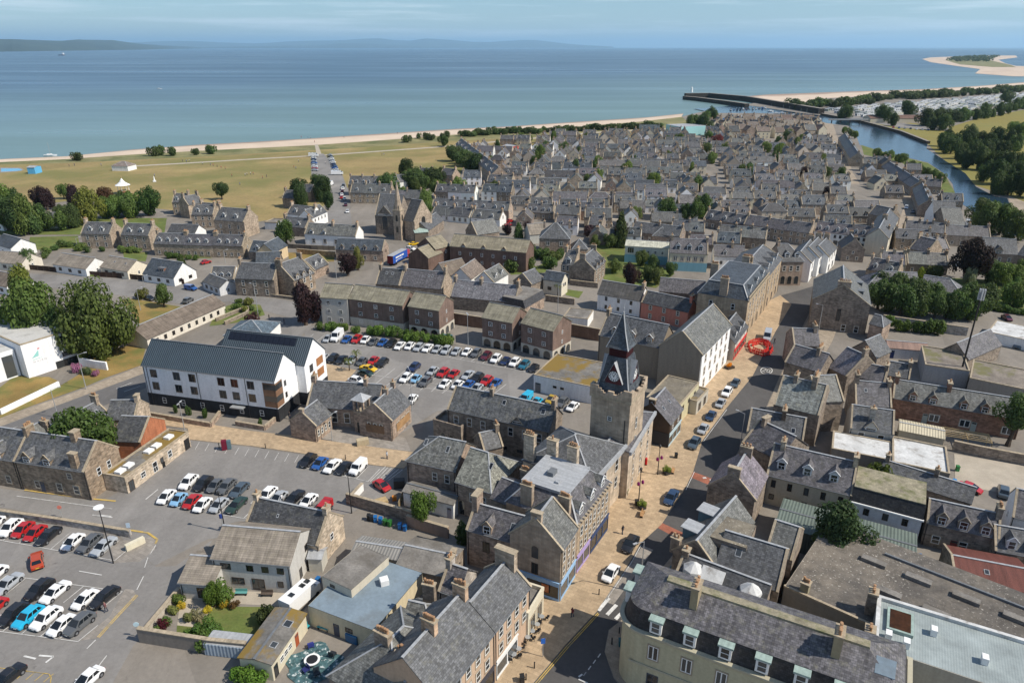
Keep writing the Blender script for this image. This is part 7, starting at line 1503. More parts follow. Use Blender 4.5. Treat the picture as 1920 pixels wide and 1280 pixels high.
# ---------------------------------------------------------------- cars
def car_meshes(kind):
 """front = +x; returns {part: [(mesh, location)]}"""
 S_ = dict(hatch=(4.05,1.76,1.48,.92,.60,1.05,.62,1.80), mini=(3.65,1.66,1.50,.93,.55,1.00,.60,1.70), saloon=(4.65,1.82,1.44,.92,.92,1.55,.95,2.0), estate=(4.65,1.82,1.50,.94,.45,1.0,.95,2.0),
    suv=(4.45,1.86,1.68,1.05,.42,.95,.90,1.85), van=(4.5,1.84,1.86,1.15,.12,.22,.85,1.45), bigvan=(5.6,2.05,2.55,1.45,.08,.15,.75,1.40))[kind]
 L, W, Hh, belt, rb, rt, fb, ft = S_          # rear glass base / roof offsets from the rear; bonnet length, roof front offset from the nose
 hw = W / 2; fb += .15
 def body():
  b = MB()
  # stations along the length: x, z bottom, z shoulder, half width
  nose = L / 2; tail = -L / 2; dk = belt - (.02 if rb < .7 else .0)
  st = [(tail, .42, belt * .78, hw * .86),(tail + .08,.26, dk * .96, hw * .95),(tail + .5,.22, dk, hw),(-.4,.20, belt, hw),(.5,.20, belt, hw),(nose - fb, .20, belt * .97, hw),(nose - .42,.22, belt * .84, hw * .985),(nose - .1,.27, belt * .74, hw * .90),(nose, .40, belt * .58, hw * .78)]
  def ring(x, z0, z1, w):
   zm = z0 + (z1 - z0) * .55
   return [(x, -w * .93, z0),(x, -w, z0 + (z1 - z0) * .3),(x, -w * 1.0, zm),(x, -w * .94, z1 - .03),(x, -w * .80, z1 + .012),(x, 0, z1 + .035),(x, w * .80, z1 + .012),(x, w * .94, z1 - .03),(x, w * 1.0, zm),(x, w, z0 + (z1 - z0) * .3),(x, w * .93, z0)]
  rs = [ring(*s) for s in st]
  for r, s in zip(rs, rs[1:]):
   for k in range(10): b.poly([r[k], r[k + 1], s[k + 1], s[k]][::-1],0, smooth=True)
   b.poly([r[10], r[0], s[0], s[10]],1)
  b.poly(rs[0],0); b.poly(rs[-1][::-1],0)
  # cabin
  xb, xt, xf, xw = tail + rb, tail + rt, nose - fb, nose - ft
  if kind in ('van', 'bigvan'): xb = tail + .03; xt = tail + .1
  wr = hw * (.74 if kind not in ('van', 'bigvan') else .88); wb = hw * .93; z0 = belt - .02; z1 = Hh - .05
  rr = [(xb, z0, wb),(xt, z1, wr),(xw, z1, wr),(xf, z0, wb)]
  def p(i, s, ins=0, zoff=0): x, z, w = rr[i]; return (x, s * w, z)
  b.poly([p(1,-1), p(2,-1),(xw, -wr * .9, Hh),(xt, -wr * .9, Hh)],0); b.poly([p(2,1), p(1,1),(xt, wr * .9, Hh),(xw, wr * .9, Hh)],0)
  b.poly([(xt, -wr * .9, Hh),(xw, -wr * .9, Hh),(xw, wr * .9, Hh),(xt, wr * .9, Hh)],0)
  b.poly([p(2,-1), p(2,1),(xw, wr * .9, Hh),(xw, -wr * .9, Hh)],0); b.poly([p(1,1), p(1,-1),(xt, -wr * .9, Hh),(xt, wr * .9, Hh)],0)
  for s in (-1,1): b.poly([p(0, s), p(3, s), p(2, s), p(1, s)],0)
  b.poly([p(3,-1), p(3,1), p(2,1), p(2,-1)],0); b.poly([p(0,1), p(0,-1), p(1,-1), p(1,1)],0)
  # wheel arches
  for x in (nose - .82 - (.1 if L > 4.3 else 0), tail + .78 + (.1 if L > 4.3 else 0)):
   for s in (-1,1): b.cyl((x, s * (hw - .1),.34),.40,.40,.105 * s, 12,1, 'y')
  b.box(nose - .06,-hw * .55,.42, nose + .012, hw * .55, belt * .5,1, True)
  return b.mesh('car_body_' + kind, ['carpaint', 'rubber']),(xb, xt, xf, xw, wr, wb, z0, z1)
 bm, (xb, xt, xf, xw, wr, wb, z0, z1) = body()
 def lerp(a, b_, t): return tuple(a[i] + (b_[i] - a[i]) * t for i in range(3))
 def quadpane(c, m0=.07, m1=.08, off=(0,0,0)):
  # c = bottom-left, bottom-right, top-right, top-left
  bl, br, tr, tl = c
  l0, l1 = lerp(bl, tl, m1), lerp(bl, tl, 1 - m1); r0, r1 = lerp(br, tr, m1), lerp(br, tr, 1 - m1)
  q = [lerp(l0, r0, m0), lerp(l0, r0,1 - m0), lerp(l1, r1,1 - m0), lerp(l1, r1, m0)]
  return [tuple(a + b_ for a, b_ in zip(p, off)) for p in q]
 ws = MB().poly(quadpane([(xf, -wb, z0),(xf, wb, z0),(xw, wr, z1),(xw, -wr, z1)],.05,.04,(.012,0,.012))).mesh('windscreen', ['carglass'])
 rw = MB().poly(quadpane([(xb, wb, z0),(xb, -wb, z0),(xt, -wr, z1),(xt, wr, z1)],.09,.1,(-.012,0,.012))).mesh('rear_window', ['carglass'])
 sides = []
 for s in (-1,1):
  m = MB(); c = [(xb, s * wb, z0),(xf, s * wb, z0),(xw, s * wr, z1),(xt, s * wr, z1)]
  def sub(f0, f1): return [lerp(c[0], c[1], f0), lerp(c[0], c[1], f1), lerp(c[3], c[2], f1), lerp(c[3], c[2], f0)]
  rng = [(.05,.46),(.49,.94)] if kind not in ('van', 'bigvan') else [(.70,.95)]
  if kind == 'estate' or kind == 'suv': rng = [(.04,.25),(.28,.58),(.61,.94)]
  for f0, f1 in rng: m.poly(quadpane(sub(f0, f1),.03,.1,(0, s * .014,.004)))
  sides.append(m.mesh('side_window', ['carglass']))
 wheel = cached('wheel', lambda: MB().cyl((0,-.1,0),.315,.315,.2,16,0, 'y').mesh('wheel', ['rubber']))
 rim = cached('rim', lambda: MB().cyl((0,-.112,0),.20,.20,.224,10,0, 'y', smooth=False).mesh('rim', ['rim']))
 hl = MB().prism([(L / 2 - .22,0, belt * .56),(L / 2 - .02,-.02, belt * .54),(L / 2 - .10,.30, belt * .56),(L / 2 - .36,.34, belt * .62)],(0,0,.13)).mesh('headlight', ['lamp'])
 tl = MB().box(-L / 2 - .012,-.1, belt * .60,-L / 2 + .14,.1, belt * .82,0, True).mesh('tail_light', ['taillamp'])
 pl = MB().box(-.012,-.25,-.055,.012,.25,.055,0, True).mesh('number_plate', ['plate']); mi = MB().box(-.09,-.1,-.06,.05,.1,.07,0, True).mesh('wing_mirror', ['carpaint'])
 parts = [('windscreen', ws, (0,0,0), None),('rear_window', rw, (0,0,0), None),('side_window', sides[0],(0,0,0), None),('side_window', sides[1],(0,0,0), None)]
 big = L > 4.3
 wheels = [(x, s * (hw - .09),.315) for x in (L / 2 - .82 - (.1 if big else 0),-L / 2 + .78 + (.1 if big else 0)) for s in (-1,1)]
 lights = [('headlight', hl, (0, hw * .40,0),(1,1,1)),('headlight', hl, (0,-hw * .40,0),(1,-1,1)),('tail_light', tl, (0, hw * .72,0), None),('tail_light', tl, (0,-hw * .72,0), None)]
 plates = [((L / 2 + .015,0,.45),(.75,.75,.72)),((-L / 2 - .01,0, belt * .62),(.62,.50,.05))]
 mirrors = [(L / 2 - fb - .42, s * (hw + .06), belt + .02) for s in (-1,1)]
 return dict(body=bm, parts=parts, wheels=wheels, wheel=wheel, rim=rim, lights=lights, plates=plates, pl=pl, mirrors=mirrors, mi=mi)
CARS = {}
COLN = dict(white=(.80,.80,.79), black=(.012,.012,.014), grey=(.10,.105,.11), silver=(.38,.40,.42), blue=(.02,.09,.30), navy=(.012,.025,.08), red=(.42,.015,.015), maroon=(.09,.012,.022), cyan=(.02,.40,.62), lightblue=(.22,.42,.62), teal=(.02,.13,.20), yellow=(.72,.45,.01),
   green=(.02,.045,.035), orange=(.42,.055,.012), gold=(.45,.30,.03), purple=(.06,.02,.20), slate=(.06,.085,.11), darkblue=(.02,.045,.10))
KN = dict(hatch='hatchback', mini='small hatchback', saloon='saloon', estate='estate car', suv='tall hatchback', van='small van', bigvan='panel van')
def car_w(label, x, y, ang, kind, col, near=True, group=None, name=None):
 if kind not in CARS: CARS[kind] = car_meshes(kind)
 K = CARS[kind]; nm = name or ('van' if 'van' in kind else 'parked_car')
 t = thing(nm, label, 'van' if 'van' in kind else 'car', (x, y, .05), ang, group); c = COLN[col]
 b = link('body', K['body'], t, c)
 for n_, m, l, s in K['parts']: link(n_, m, t, None, l, None, s)
 if near:
  for w in K['wheels']:
   o = link('wheel', K['wheel'], t, None, w); link('rim', K['rim'], o)
  for n_, m, l, s in K['lights']: link(n_, m, t, None, l, None, s)
  for l, cc in K['plates']: link('number_plate', K['pl'], t, cc, l)
  for l in K['mirrors']: link('wing_mirror', K['mi'], t, c, l)
 return t
def car(label, p, d, kind, col, near=True, group=None, name=None):
 q = at(p[0], p[1],.65); a = at(*p); b = at(p[0] + d[0], p[1] + d[1]); v = b - a
 return car_w(label, q.x, q.y, math.atan2(v.y, v.x), kind, col, near, group, name)
def carrow(row, d, lst, near=True):
 for k, (p, kind, col) in enumerate(lst):
  car('%s %s, %s from the left in %s' % (col if col != 'slate' else 'slate-grey', KN[kind], nth(k + 1), row), p, d, kind, col, near, 'cars in ' + row)
d1v = (-38,31); d2v = (-39,33); d3v = (-25,24); d4v = (-17,14)
carrow('lowest car park front row', d1v, [(tD(-60,600), 'hatch', 'red'),(tD(120,660), 'suv', 'black'),(tD(255,685), 'suv', 'cyan'),(tD(415,695), 'suv', 'white'),(tD(555,755), 'hatch', 'white'),(tD(715,745), 'suv', 'grey')])
carrow('lowest car park back row', d1v, [(tD(-50,300), 'hatch', 'white'),(tD(70,385), 'saloon', 'silver'),(tD(355,435), 'suv', 'black'),(tD(495,460), 'saloon', 'white'),(tD(765,525), 'hatch', 'white'),(tD(940,505), 'estate', 'black')])
carrow('the walled car park row', d2v, [(a0(-60,870), 'hatch', 'white'),(a0(95,905), 'suv', 'white'),(a0(205,920), 'hatch', 'red'),(a0(315,950), 'hatch', 'red'),(a0(435,975), 'saloon', 'black'),(a0(655,1030), 'hatch', 'white'),(a0(805,1040), 'estate', 'grey'),(a0(930,1070), 'saloon', 'silver')])
car('orange-red estate driving across the lower car park', a0(330,1195),(-3,-40), 'estate', 'orange', name='moving_car'); car('white hatchback at the bottom edge driving into the car park', tD(790,1240),(-38,34), 'hatch', 'white', name='moving_car'); car('black saloon in yellow hatched bay at bottom left', tD(60,1230),(-38,31), 'saloon', 'black')
carrow('the middle block front row', d3v, [(a0(1495,625), 'hatch', 'white'),(a0(1605,650), 'mini', 'lightblue'),(a0(1725,668), 'hatch', 'red'),(a0(1820,697), 'hatch', 'white'),(a1(145,700), 'hatch', 'silver'),(a1(305,700), 'saloon', 'green')])
carrow('the middle block back row', d3v, [(a0(1695,495), 'suv', 'white'),(a0(1828,508), 'suv', 'black'),(a1(115,525), 'hatch', 'grey'),(a1(215,532), 'estate', 'grey'),(a1(330,565), 'estate', 'slate')])
carrow('the short middle row', d3v, [(a1(580,603), 'estate', 'white'),(a1(682,636), 'hatch', 'silver'),(a1(825,635), 'saloon', 'black'),(a1(952,660), 'hatch', 'white')])
car('bright red mail van parked by the stone gable', a1(1085,745),(-22,26), 'van', 'red')
carrow('the row beside the buff footway', d3v, [(a1(948,300), 'suv', 'black'),(a1(1055,325), 'hatch', 'blue'),(a1(1165,350), 'saloon', 'white'),(a1(1270,368), 'hatch', 'black'),(a1(1398,368), 'van', 'white')])
carrow('the long hedge row', (-16,15),[(b1(1125,262), 'hatch', 'silver'),(b1(1210,250), 'bigvan', 'white'),(b1(1295,268), 'hatch', 'blue'),(b1(1385,268), 'suv', 'red'),(b1(1463,272), 'hatch', 'white'),(b1(1535,288), 'hatch', 'grey'),(b1(1617,296), 'hatch', 'blue'),(b1(1697,306), 'suv', 'black'),(b1(1772,325), 'saloon', 'white'),(b1(1860,328), 'hatch', 'white'),
 (b2(42,327), 'hatch', 'white'),(b2(120,338), 'estate', 'silver'),(b2(200,345), 'saloon', 'white'),(b2(285,356), 'hatch', 'silver'),(b2(368,366), 'suv', 'silver'),(b2(458,376), 'hatch', 'silver'),(b2(553,381), 'hatch', 'white'),(b2(638,392), 'suv', 'grey'),(b2(728,418), 'suv', 'maroon'),(b2(815,442), 'suv', 'white'),(b2(900,462), 'hatch', 'navy'),(b2(984,475), 'suv', 'white'),(b2(1070,498), 'suv', 'teal'),(b2(1155,525), 'hatch', 'black')])
carrow('the row by the palm square', (-15,13),[(b1(1025,408), 'hatch', 'grey'),(b1(1078,440), 'estate', 'silver'),(b1(1172,440), 'suv', 'black'),(b1(1248,450), 'saloon', 'black'),(b1(1340,452), 'hatch', 'silver'),(b1(1430,466), 'hatch', 'grey'),(b1(1535,458), 'hatch', 'red'),(b1(1618,478), 'suv', 'black')])
carrow('the square end row', (22,5),[(b1(1490,528), 'saloon', 'yellow'),(b1(1465,572), 'hatch', 'green'),(b1(1385,640), 'suv', 'white'),(b1(1335,690), 'hatch', 'navy')])
carrow('the central island back row', d4v, [(b2(80,520), 'suv', 'navy'),(b2(245,552), 'hatch', 'silver'),(b2(340,568), 'suv', 'red'),(b2(435,578), 'hatch', 'red'),(b2(562,588), 'saloon', 'silver'),(b2(650,612), 'suv', 'black'),(b2(732,640), 'suv', 'red'),(b2(815,660), 'hatch', 'blue')])
carrow('the central island front row', d4v, [(b1(1828,615), 'suv', 'white'),(b2(95,622), 'mini', 'lightblue'),(b2(182,650), 'suv', 'grey'),(b2(355,668), 'hatch', 'white'),(b2(470,675), 'hatch', 'white'),(b2(568,675), 'hatch', 'blue'),(b2(643,705), 'hatch', 'silver')])
car('white hatchback beside the school hall wall', b2(60,805),(-14,16), 'hatch', 'white')
carrow('the bays behind the county hall', (-14,12),[(b2(1085,800), 'van', 'cyan'),(b2(1180,830), 'mini', 'cyan'),(b2(1310,808), 'mini', 'gold'),(b2(1410,835), 'suv', 'grey'),(b2(1505,872), 'hatch', 'white')])
hs = (-24,34)
for p, d, k, c, l in [(b3(1145,660), hs, 'hatch', 'slate', 'slate-grey hatchback parked farthest up the high street pavement'),(b3(1070,742), hs, 'suv', 'white', 'white tall hatchback parked second up the high street'),(b3(1012,842), hs, 'hatch', 'silver', 'silver hatchback with dark roof parked on the high street'),(b3(925,955), hs, 'hatch', 'darkblue', 'deep blue hatchback parked on the high street'),(b3(855,1072), hs, 'hatch', 'silver', 'silver-blue hatchback parked behind deep blue one'),
      (b3(775,1200), hs, 'suv', 'slate', 'teal-grey tall hatchback parked nearest the clock tower'),(a3(567,630),(-22,36), 'saloon', 'darkblue', 'dark blue saloon driving down the high street'),(a3(200,1050),(-24,34), 'suv', 'black', 'black tall hatchback parked by the raised crossing'),(tG(25,290),(-24,34), 'hatch', 'white', 'white hatchback with black roof near the zebra crossing'),(b3(1432,250),(-7,26), 'bigvan', 'silver', 'silver panel van stopped by the red barriers')]:
 car(l, p, d, k, c, True, name=None)
for p, d, k, c, l in [(c0(1715,960),(26,4), 'van', 'blue', 'blue small van on the road by the brown fence'),(c0(1690,1070),(20,-12), 'suv', 'grey', 'dark estate-like car pulling out near lone verge tree'),(c0(1345,1050),(20,6), 'hatch', 'black', 'black hatchback beside the verge bush'),(c0(1850,725),(20,-5), 'hatch', 'red', 'red hatchback parked by the clipped hedge'),(c2(45,605),(20,3), 'suv', 'white', 'white car waiting by the brown gabled flats'),
      (c2(75,560),(20,-2), 'saloon', 'yellow', 'yellow car crossing in front of the church'),(c2(925,390),(20,-2), 'hatch', 'red', 'red hatchback parked near the church hall'),(c2(940,355),(18,-6), 'hatch', 'red', 'second red hatchback parked by the white pointed gable'),(c4(1415,385),(10,12), 'bigvan', 'white', 'white van parked beside riverside hall'),(c4(860,235),(-2,16), 'suv', 'white', 'white car on the riverside street'),(c4(920,275),(-2,16), 'suv', 'black', 'black car on the riverside street below the white one'),
      (b4(1765,75),(12,8), 'hatch', 'maroon', 'maroon hatchback on white yard roof parking'),(b4(1865,320),(-10,14), 'suv', 'slate', 'dark car beside the rubble gabled store'),(a4(1435,545),(16,6), 'hatch', 'red', 'red car in gravel yard behind the low slate range'),(a4(1735,580),(0,-20), 'suv', 'slate', 'dark tall car in the gravel yard at right'),(c1(1275,155),(-2,12), 'hatch', 'white', 'white car parked on the lane to the links'),(c1(1285,210),(-2,12), 'hatch', 'maroon', 'maroon car parked on the lane to the links'),(c1(1302,270),(-2,12), 'hatch', 'white', 'white hatchback nearest on the lane to the links'),
      (c1(1000,1095),(20,4), 'hatch', 'navy', 'navy car half hidden by the copper tree'),(a1(1610,525),(12,8), 'hatch', 'red', 'red car tucked behind the walled store yard'),(c4(1160,130),(10,6), 'hatch', 'white', 'white car by the river bank')]:
 car(l, p, d, k, c, False)
cc = ['white', 'grey', 'silver', 'black', 'red', 'blue', 'navy', 'white', 'silver', 'maroon']
def farrow(row, p0, p1, n, d, kinds=('hatch', 'suv', 'hatch', 'estate')):
 carrow(row, d, [((p0[0] + (p1[0] - p0[0]) * k / max(1, n - 1), p0[1] + (p1[1] - p0[1]) * k / max(1, n - 1)), R.choice(kinds), R.choice(cc)) for k in range(n)], False)
farrow('the left links car park column', d1(430,968), d1(442,1075),9,(20,0)); farrow('the right links car park column', d1(552,962), d1(600,1085),10,(-20,0)); farrow('the harbour street parking', d3(500,870), d3(575,970),6,(-4,8)); farrow('the riverside street kerb', d3(800,1040), d3(900,1110),5,(8,6)); farrow('the holiday park entrance bays', d3(940,755), d3(1200,775),7,(6,4)); farrow('the harbour car park', d2(1640,625), d2(1900,612),12,(6,3),('suv', 'bigvan', 'hatch')); farrow('the pier head parking', d2(1620,665), d2(1918,690),10,(6,3)); farrow('the lane to the links kerb', d1(640,1280), d1(655,1190),5,(0,-8))
# lorry trailer, campervan, bus, ship, boats
def lorry():
 p = at(*c1(1760,725)); root = thing('lorry_trailer', 'blue curtain-sided lorry trailer with red rear beside brown flats', 'lorry', (p.x, p.y, 0), math.atan2(*(lambda v: (v.y, v.x))(at(*c1(1830,690)) - at(*c1(1700,760)))))
 MB().box(-6,-1.25,1.0,5.2,1.25,3.9,0).build('box_body', ['paint'], root, (.02,.09,.40)); MB().box(-6.04,-1.26,1.0,-6.0,1.26,3.9,0).build('rear_door', ['paint'], root, (.16,.015,.02)); MB().box(-6,-1.26,3.9,5.2,1.26,3.95,0).build('roof_sheet', ['lead'], root); MB().box(5.3,-1.2,.6,7.2,1.2,3.4,0).build('cab', ['carpaint'], root, (.4,.02,.03)); MB().box(7.18,-1.05,2.0,7.22,1.05,3.0,0).build('windscreen', ['carglass'], root)
 m = MB()
 for x0, x1, z0, z1 in ((-4,-1.5,2.5,3.1),(-1.3,.3,2.5,3.1),(.5,2.2,2.5,3.1),(-4,1.0,1.7,1.9),(-4,-3.2,1.3,1.6)): m.poly([(x0,-1.262, z0),(x1,-1.262, z0),(x1,-1.262, z1),(x0,-1.262, z1)])
 m.build('side_lettering', ['white'], root)
 for x in (-4.6,-3.4,6.2):
  for s in (-1.05,1.05): MB().cyl((x, s - .14,.5),.5,.5,.28,12,0, 'y').build('wheel', ['rubber'], root)
lorry()
def campervan(label, p, ang, l=6.4):
 q = at(*p); root = thing('motorhome', label, 'motorhome', (q.x, q.y, 0), ang); MB().prism([(-l / 2,-1.1,.6),(l / 2 - 1.4,-1.1,.6),(l / 2 - 1.4,1.1,.6),(-l / 2,1.1,.6)],(0,0,2.2)).prism([(l / 2 - 1.4,-1.0,.5),(l / 2,-.9,.5),(l / 2,.9,.5),(l / 2 - 1.4,1.0,.5)],(0,0,1.3)).build('body', ['carpaint'], root, (.82,.82,.81))
 for x in (-2.0,.2,1.2): MB().box(x, -.4,2.8, x + .7,.4,2.92,0).build('roof_hatch', ['carglass'], root)
 MB().poly([(l / 2 - .6,-.85,1.81),(l / 2 - .6,.85,1.81),(l / 2 - 1.38,.9,2.6),(l / 2 - 1.38,-.9,2.6)]).build('windscreen', ['carglass'], root)
 for x in (-l / 2 + 1.2, l / 2 - .9):
  for s in (-.98,.98): MB().cyl((x, s - .1,.34),.34,.34,.2,12,0, 'y').build('wheel', ['rubber'], root)
vv = at(*tE(1020,400)) - at(*tE(830,570)); campervan('white motorhome with roof hatches beside blue-grey restaurant roof', tE(890,560), math.atan2(vv.y, vv.x))
campervan('white motorhome at the near end of the links car park', d1(610,1112),0.1,7.5); campervan('white coach-sized motorhome on the lane to the links', d1(545,1200),1.45,12); campervan('white motorhome at the seaward end of links car park', d1(432,975),0,7)
def boat(label, p, ang, mast=True, l=7, group=None, z=.1):
 q = at(*p); root = thing('sailing_boat' if mast else 'motor_boat', label, 'boat', (q.x, q.y, z), ang, group); b = MB(); st = [(-l / 2,.9),(-l / 4,1.2),(l / 6,1.1),(l / 2,.05)]
 for (x0, w0),(x1, w1) in zip(st, st[1:]):
  for s in (-1,1): b.poly([(x0, s * w0 * .6,0),(x1, s * w1 * .6,0),(x1, s * w1,1.0),(x0, s * w0,1.0)])
  b.poly([(x0,-w0,1.0),(x1,-w1,1.0),(x1, w1,1.0),(x0, w0,1.0)])
 b.poly([(-l / 2,-.54,0),(-l / 2,.54,0),(-l / 2,.9,1),(-l / 2,-.9,1)]); b.build('hull', ['paint'], root, R.choice([(.8,.8,.8),(.8,.8,.8),(.05,.1,.3)])); MB().box(-l / 4,-.7,1.0, l / 8,.7,1.6,0).build('cabin', ['white'], root)
 if mast: MB().cyl((0,0,1.2),.12,.08,9,6).build('mast', ['steel'], root)
for k in range(9): boat('moored boat in the harbour basin, %s from the left' % nth(k + 1), d3(20 + 44 * k, 638 + 7 * k + (k % 2) * 8), R.uniform(-.4,.4), k % 3 != 1,8, 'boats moored in the harbour')
boat('small white sailing boat far out at left near the shore', d0(378,965),.3, True, 9, z=-.5); boat('tiny white boat out on the open bay', d0(1195,466),.1, False, 10, z=-.6)
def ship():
 p = at(116,104.5, SEA_Z); root = thing('cargo_ship', 'distant cargo ship on the water below the far hills', 'ship', (p.x, p.y, SEA_Z),0); s = 1.0
 MB().prism([(-30,-8,0),(26,-8,0),(34,0,0),(26,8,0),(-30,8,0)],(0,0,9)).build('hull', ['paint'], root, (.10,.12,.16)); MB().box(10,-6,9,22,6,24,0).build('superstructure', ['white'], root)
ship()
# ---------------------------------------------------------------- caravans
def caravan_mesh():
 b = MB(); L, W, h = 10,3.6,2.9; b.box(-L / 2,-W / 2,.3, L / 2, W / 2, h, 0)
 for s in (-1,1): b.poly([(-L / 2 - .1, s * (W / 2 + .1), h),(L / 2 + .1, s * (W / 2 + .1), h),(L / 2 + .1,0, h + .5),(-L / 2 - .1,0, h + .5)],1)
 for s in (-1,1):
  b.poly([(s * L / 2,-W / 2, h),(s * L / 2, W / 2, h),(s * L / 2,0, h + .5)],0)
  for x in (-3.4,-.8,2.2): b.poly([(x, s * (W / 2 + .015),1.2),(x + 1.4, s * (W / 2 + .015),1.2),(x + 1.4, s * (W / 2 + .015),2.3),(x, s * (W / 2 + .015),2.3)],2)
  b.poly([(s * (L / 2 + .015),-1.2,1.1),(s * (L / 2 + .015),1.2,1.1),(s * (L / 2 + .015),1.2,2.4),(s * (L / 2 + .015),-1.2,2.4)],2)
 return b.mesh('static_caravan', ['frame', 'lead', 'glass'])
cvm = caravan_mesh(); CPOLY = [(at(*p).x, at(*p).y) for p in [(1545,208),(1600,219),(1690,228),(1760,219),(1830,207),(1925,192),(1990,185),(1990,170),(1920,176),(1800,186),(1690,194),(1600,202)]]
xs = [p[0] for p in CPOLY]; ys = [p[1] for p in CPOLY]; cvn = 0; row = 0; y = min(ys)
while y < max(ys) and cvn < 280:
 row += 1; x = min(xs); k = 0
 while x < max(xs) and cvn < 280:
  xx, yy = x + R.uniform(-2,2), y + R.uniform(-2,2) + (x - min(xs)) * .0
  if in_poly(xx, yy, CPOLY) and R.random() < .9:
   k += 1; cvn += 1; o = link('static_caravan', cvm, None, R.choice([(.8,.8,.78),(.8,.8,.78),(.7,.68,.55),(.45,.5,.42),(.6,.62,.62)]),(xx, yy, .02), R.choice([.35,.35,1.9]) + R.uniform(-.1,.1))
   tag(o, 'static holiday caravan, %s from the left in %s row of the park' % (nth(k), nth(row)), 'caravan', 'static caravans in the holiday park')
  x += 13
 y += 17
print('CARAVANS', cvn)
# ---------------------------------------------------------------- street furniture and people
def lamp_post(label, p, h, kind='arm', name='street_lamp', head=1.4, ang=0.0):
 q = at(*p); root = thing(name, label, 'street lamp', (q.x, q.y, .02), ang); dark = kind in ('lantern', 'disc')
 MB().cyl((0,0,0),.11,.06, h, 8).build('post', ['black' if dark else 'steel'], root)
 if kind == 'arm': MB().bar((0,0, h - .1),(head, 0, h + .15),.07,.07).build('arm', ['steel'], root); MB().box(head - .1,-.14, h + .1, head + .55,.14, h + .24,0, True).build('lamp_head', ['lead'], root)
 elif kind == 'disc': MB().cyl((0,0, h),.75,.75,.14,16).build('lamp_head', ['white'], root)
 elif kind == 'twin':
  for s in (-1,1): MB().box(-.15, s * .2, h, .15, s * 1.0, h + .14,0, True).build('lamp_head', ['lead'], root)
 else: MB().cyl((0,0, h),.14,.26,.5,8,0).cyl((0,0, h + .5),.3,.03,.3,8,0).build('lantern', ['black'], root)
 return root
for l, p, h, k, a in [('tall steel lamp beside the white community centre', b0(775,715),9.0, 'arm', .6),('steel lamp on footway by the white ramp wall', b0(525,975),7.0, 'arm', .6),('black post lamp with white disc head in the car park', a0(1020,1225),10.6, 'disc', 0),('grey lamp beside the buff footway and apartment wall', b0(1660,1085),6.5, 'twin', 0),('grey lamp on school forecourt', b1(1165,1180),6.0, 'arm', .9),('tall lamp on bend by the brown stone house', c1(505,1240),11, 'arm', 2.6),('lamp post in upper car park between the two flats', b2(565,335),9.5, 'twin', .3),('lamp post beside hedge of brown flats', b2(150,215),6, 'arm', 0),
      ('lamp in front of cream end flats', b1(1180,130),7, 'arm', 1.5),('ornate black lamp at corner of walled store yard', a1(1340,775),8.5, 'lantern', 0),('ornate black lamp beside slate cottage', a1(205,945),7.5, 'lantern', 0),('lamp by school hall in the central car park', b1(1885,910),10, 'arm', 2.0),('lamp beside the road near the brown fence', c0(1310,1010),6, 'arm', 1),('lamp by bungalow gardens', c0(705,620),5, 'arm', 1),('thin lamp on verge near lone tree', c0(1265,1160),7, 'arm', 1),('lamp in front of stone terrace by red car', c1(205,740),5, 'arm', 1),('lamp on path beside pink cottages', c1(1205,890),6.5, 'arm', 0),
      ('lamp by church copper roof', c2(165,480),8, 'arm', .4),('lamp before slate terrace near church', c2(515,370),9, 'arm', 0),('lamp at the lane by white cottages', c2(365,400),8, 'arm', 0),('lamp behind cream modern house', c2(1370,1180),9, 'arm', 0),('black lamp leaning over cream corner building', tG(285,470),9.5, 'arm', 3.6),('black lamp against tall stone block', b4(70,195),8, 'arm', 2.8),('lamp above crossing by dark slate house', b3(1180,1290),9, 'arm', 2.4)]:
 lamp_post(l, p, h, k, ang=a)
def flower_lamp(label, p, h):
 root = lamp_post(label, p, h, 'lantern');
 for s, z in ((-1,.52),(1,.58)): link('hanging_basket', crown_mesh('shrub', 1), root, (.32,.04,.24),(s * .38,0, h * z),0,(.42,.42,.75))
flower_lamp('black lantern post with purple hanging baskets near red post box', a3(445,432),6.0); flower_lamp('black lantern post with purple hanging baskets near the planter bench', a3(275,668),6.4)
def flag_pole(label, p, h): q = at(*p); r = thing('flag_pole', label, 'pole', (q.x, q.y, 0)); MB().cyl((0,0,0),.09,.05, h, 6).build('pole', ['white'], r); MB().poly([(0,0, h - 1.4),(1.8,.1, h - 1.3),(1.8,.1, h - .3),(0,0, h - .2)]).build('flag', ['white'], r)
def mast():
 p = at(*b4(1325,665)); r = thing('phone_mast', 'tall grey phone mast with antenna cluster above flat stores', 'mast', (p.x, p.y, 0)); h = 22
 MB().cyl((0,0,0),.24,.17, h, 10).build('pole', ['black'], r)
 for k in range(6): a = k * 1.047; MB().box(.55 * math.cos(a) - .16,.55 * math.sin(a) - .16, h - .4,.55 * math.cos(a) + .16,.55 * math.sin(a) + .16, h + 2.2,0, True).build('antenna', ['lead'], r)
 MB().cyl((0,0, h - .2),.6,.6,.12,10).build('headframe', ['steel'], r)
mast()
def bin_(label, p, col, group=None):
 q = at(*p); r = thing('wheelie_bin', label, 'bin', (q.x, q.y, .03), R.uniform(-.5,.2), group); MB().prism([(-.27,-.33,0),(.27,-.33,0),(.27,.33,0),(-.27,.33,0)],(0,0,1.0)).build('body', ['plastic'], r, col); MB().prism([(-.31,-.38,1.0),(.31,-.38,1.0),(.31,.38,1.04),(-.31,.38,1.04)],(0,0,.09)).build('lid', ['plastic'], r, tuple(c * .8 for c in col))
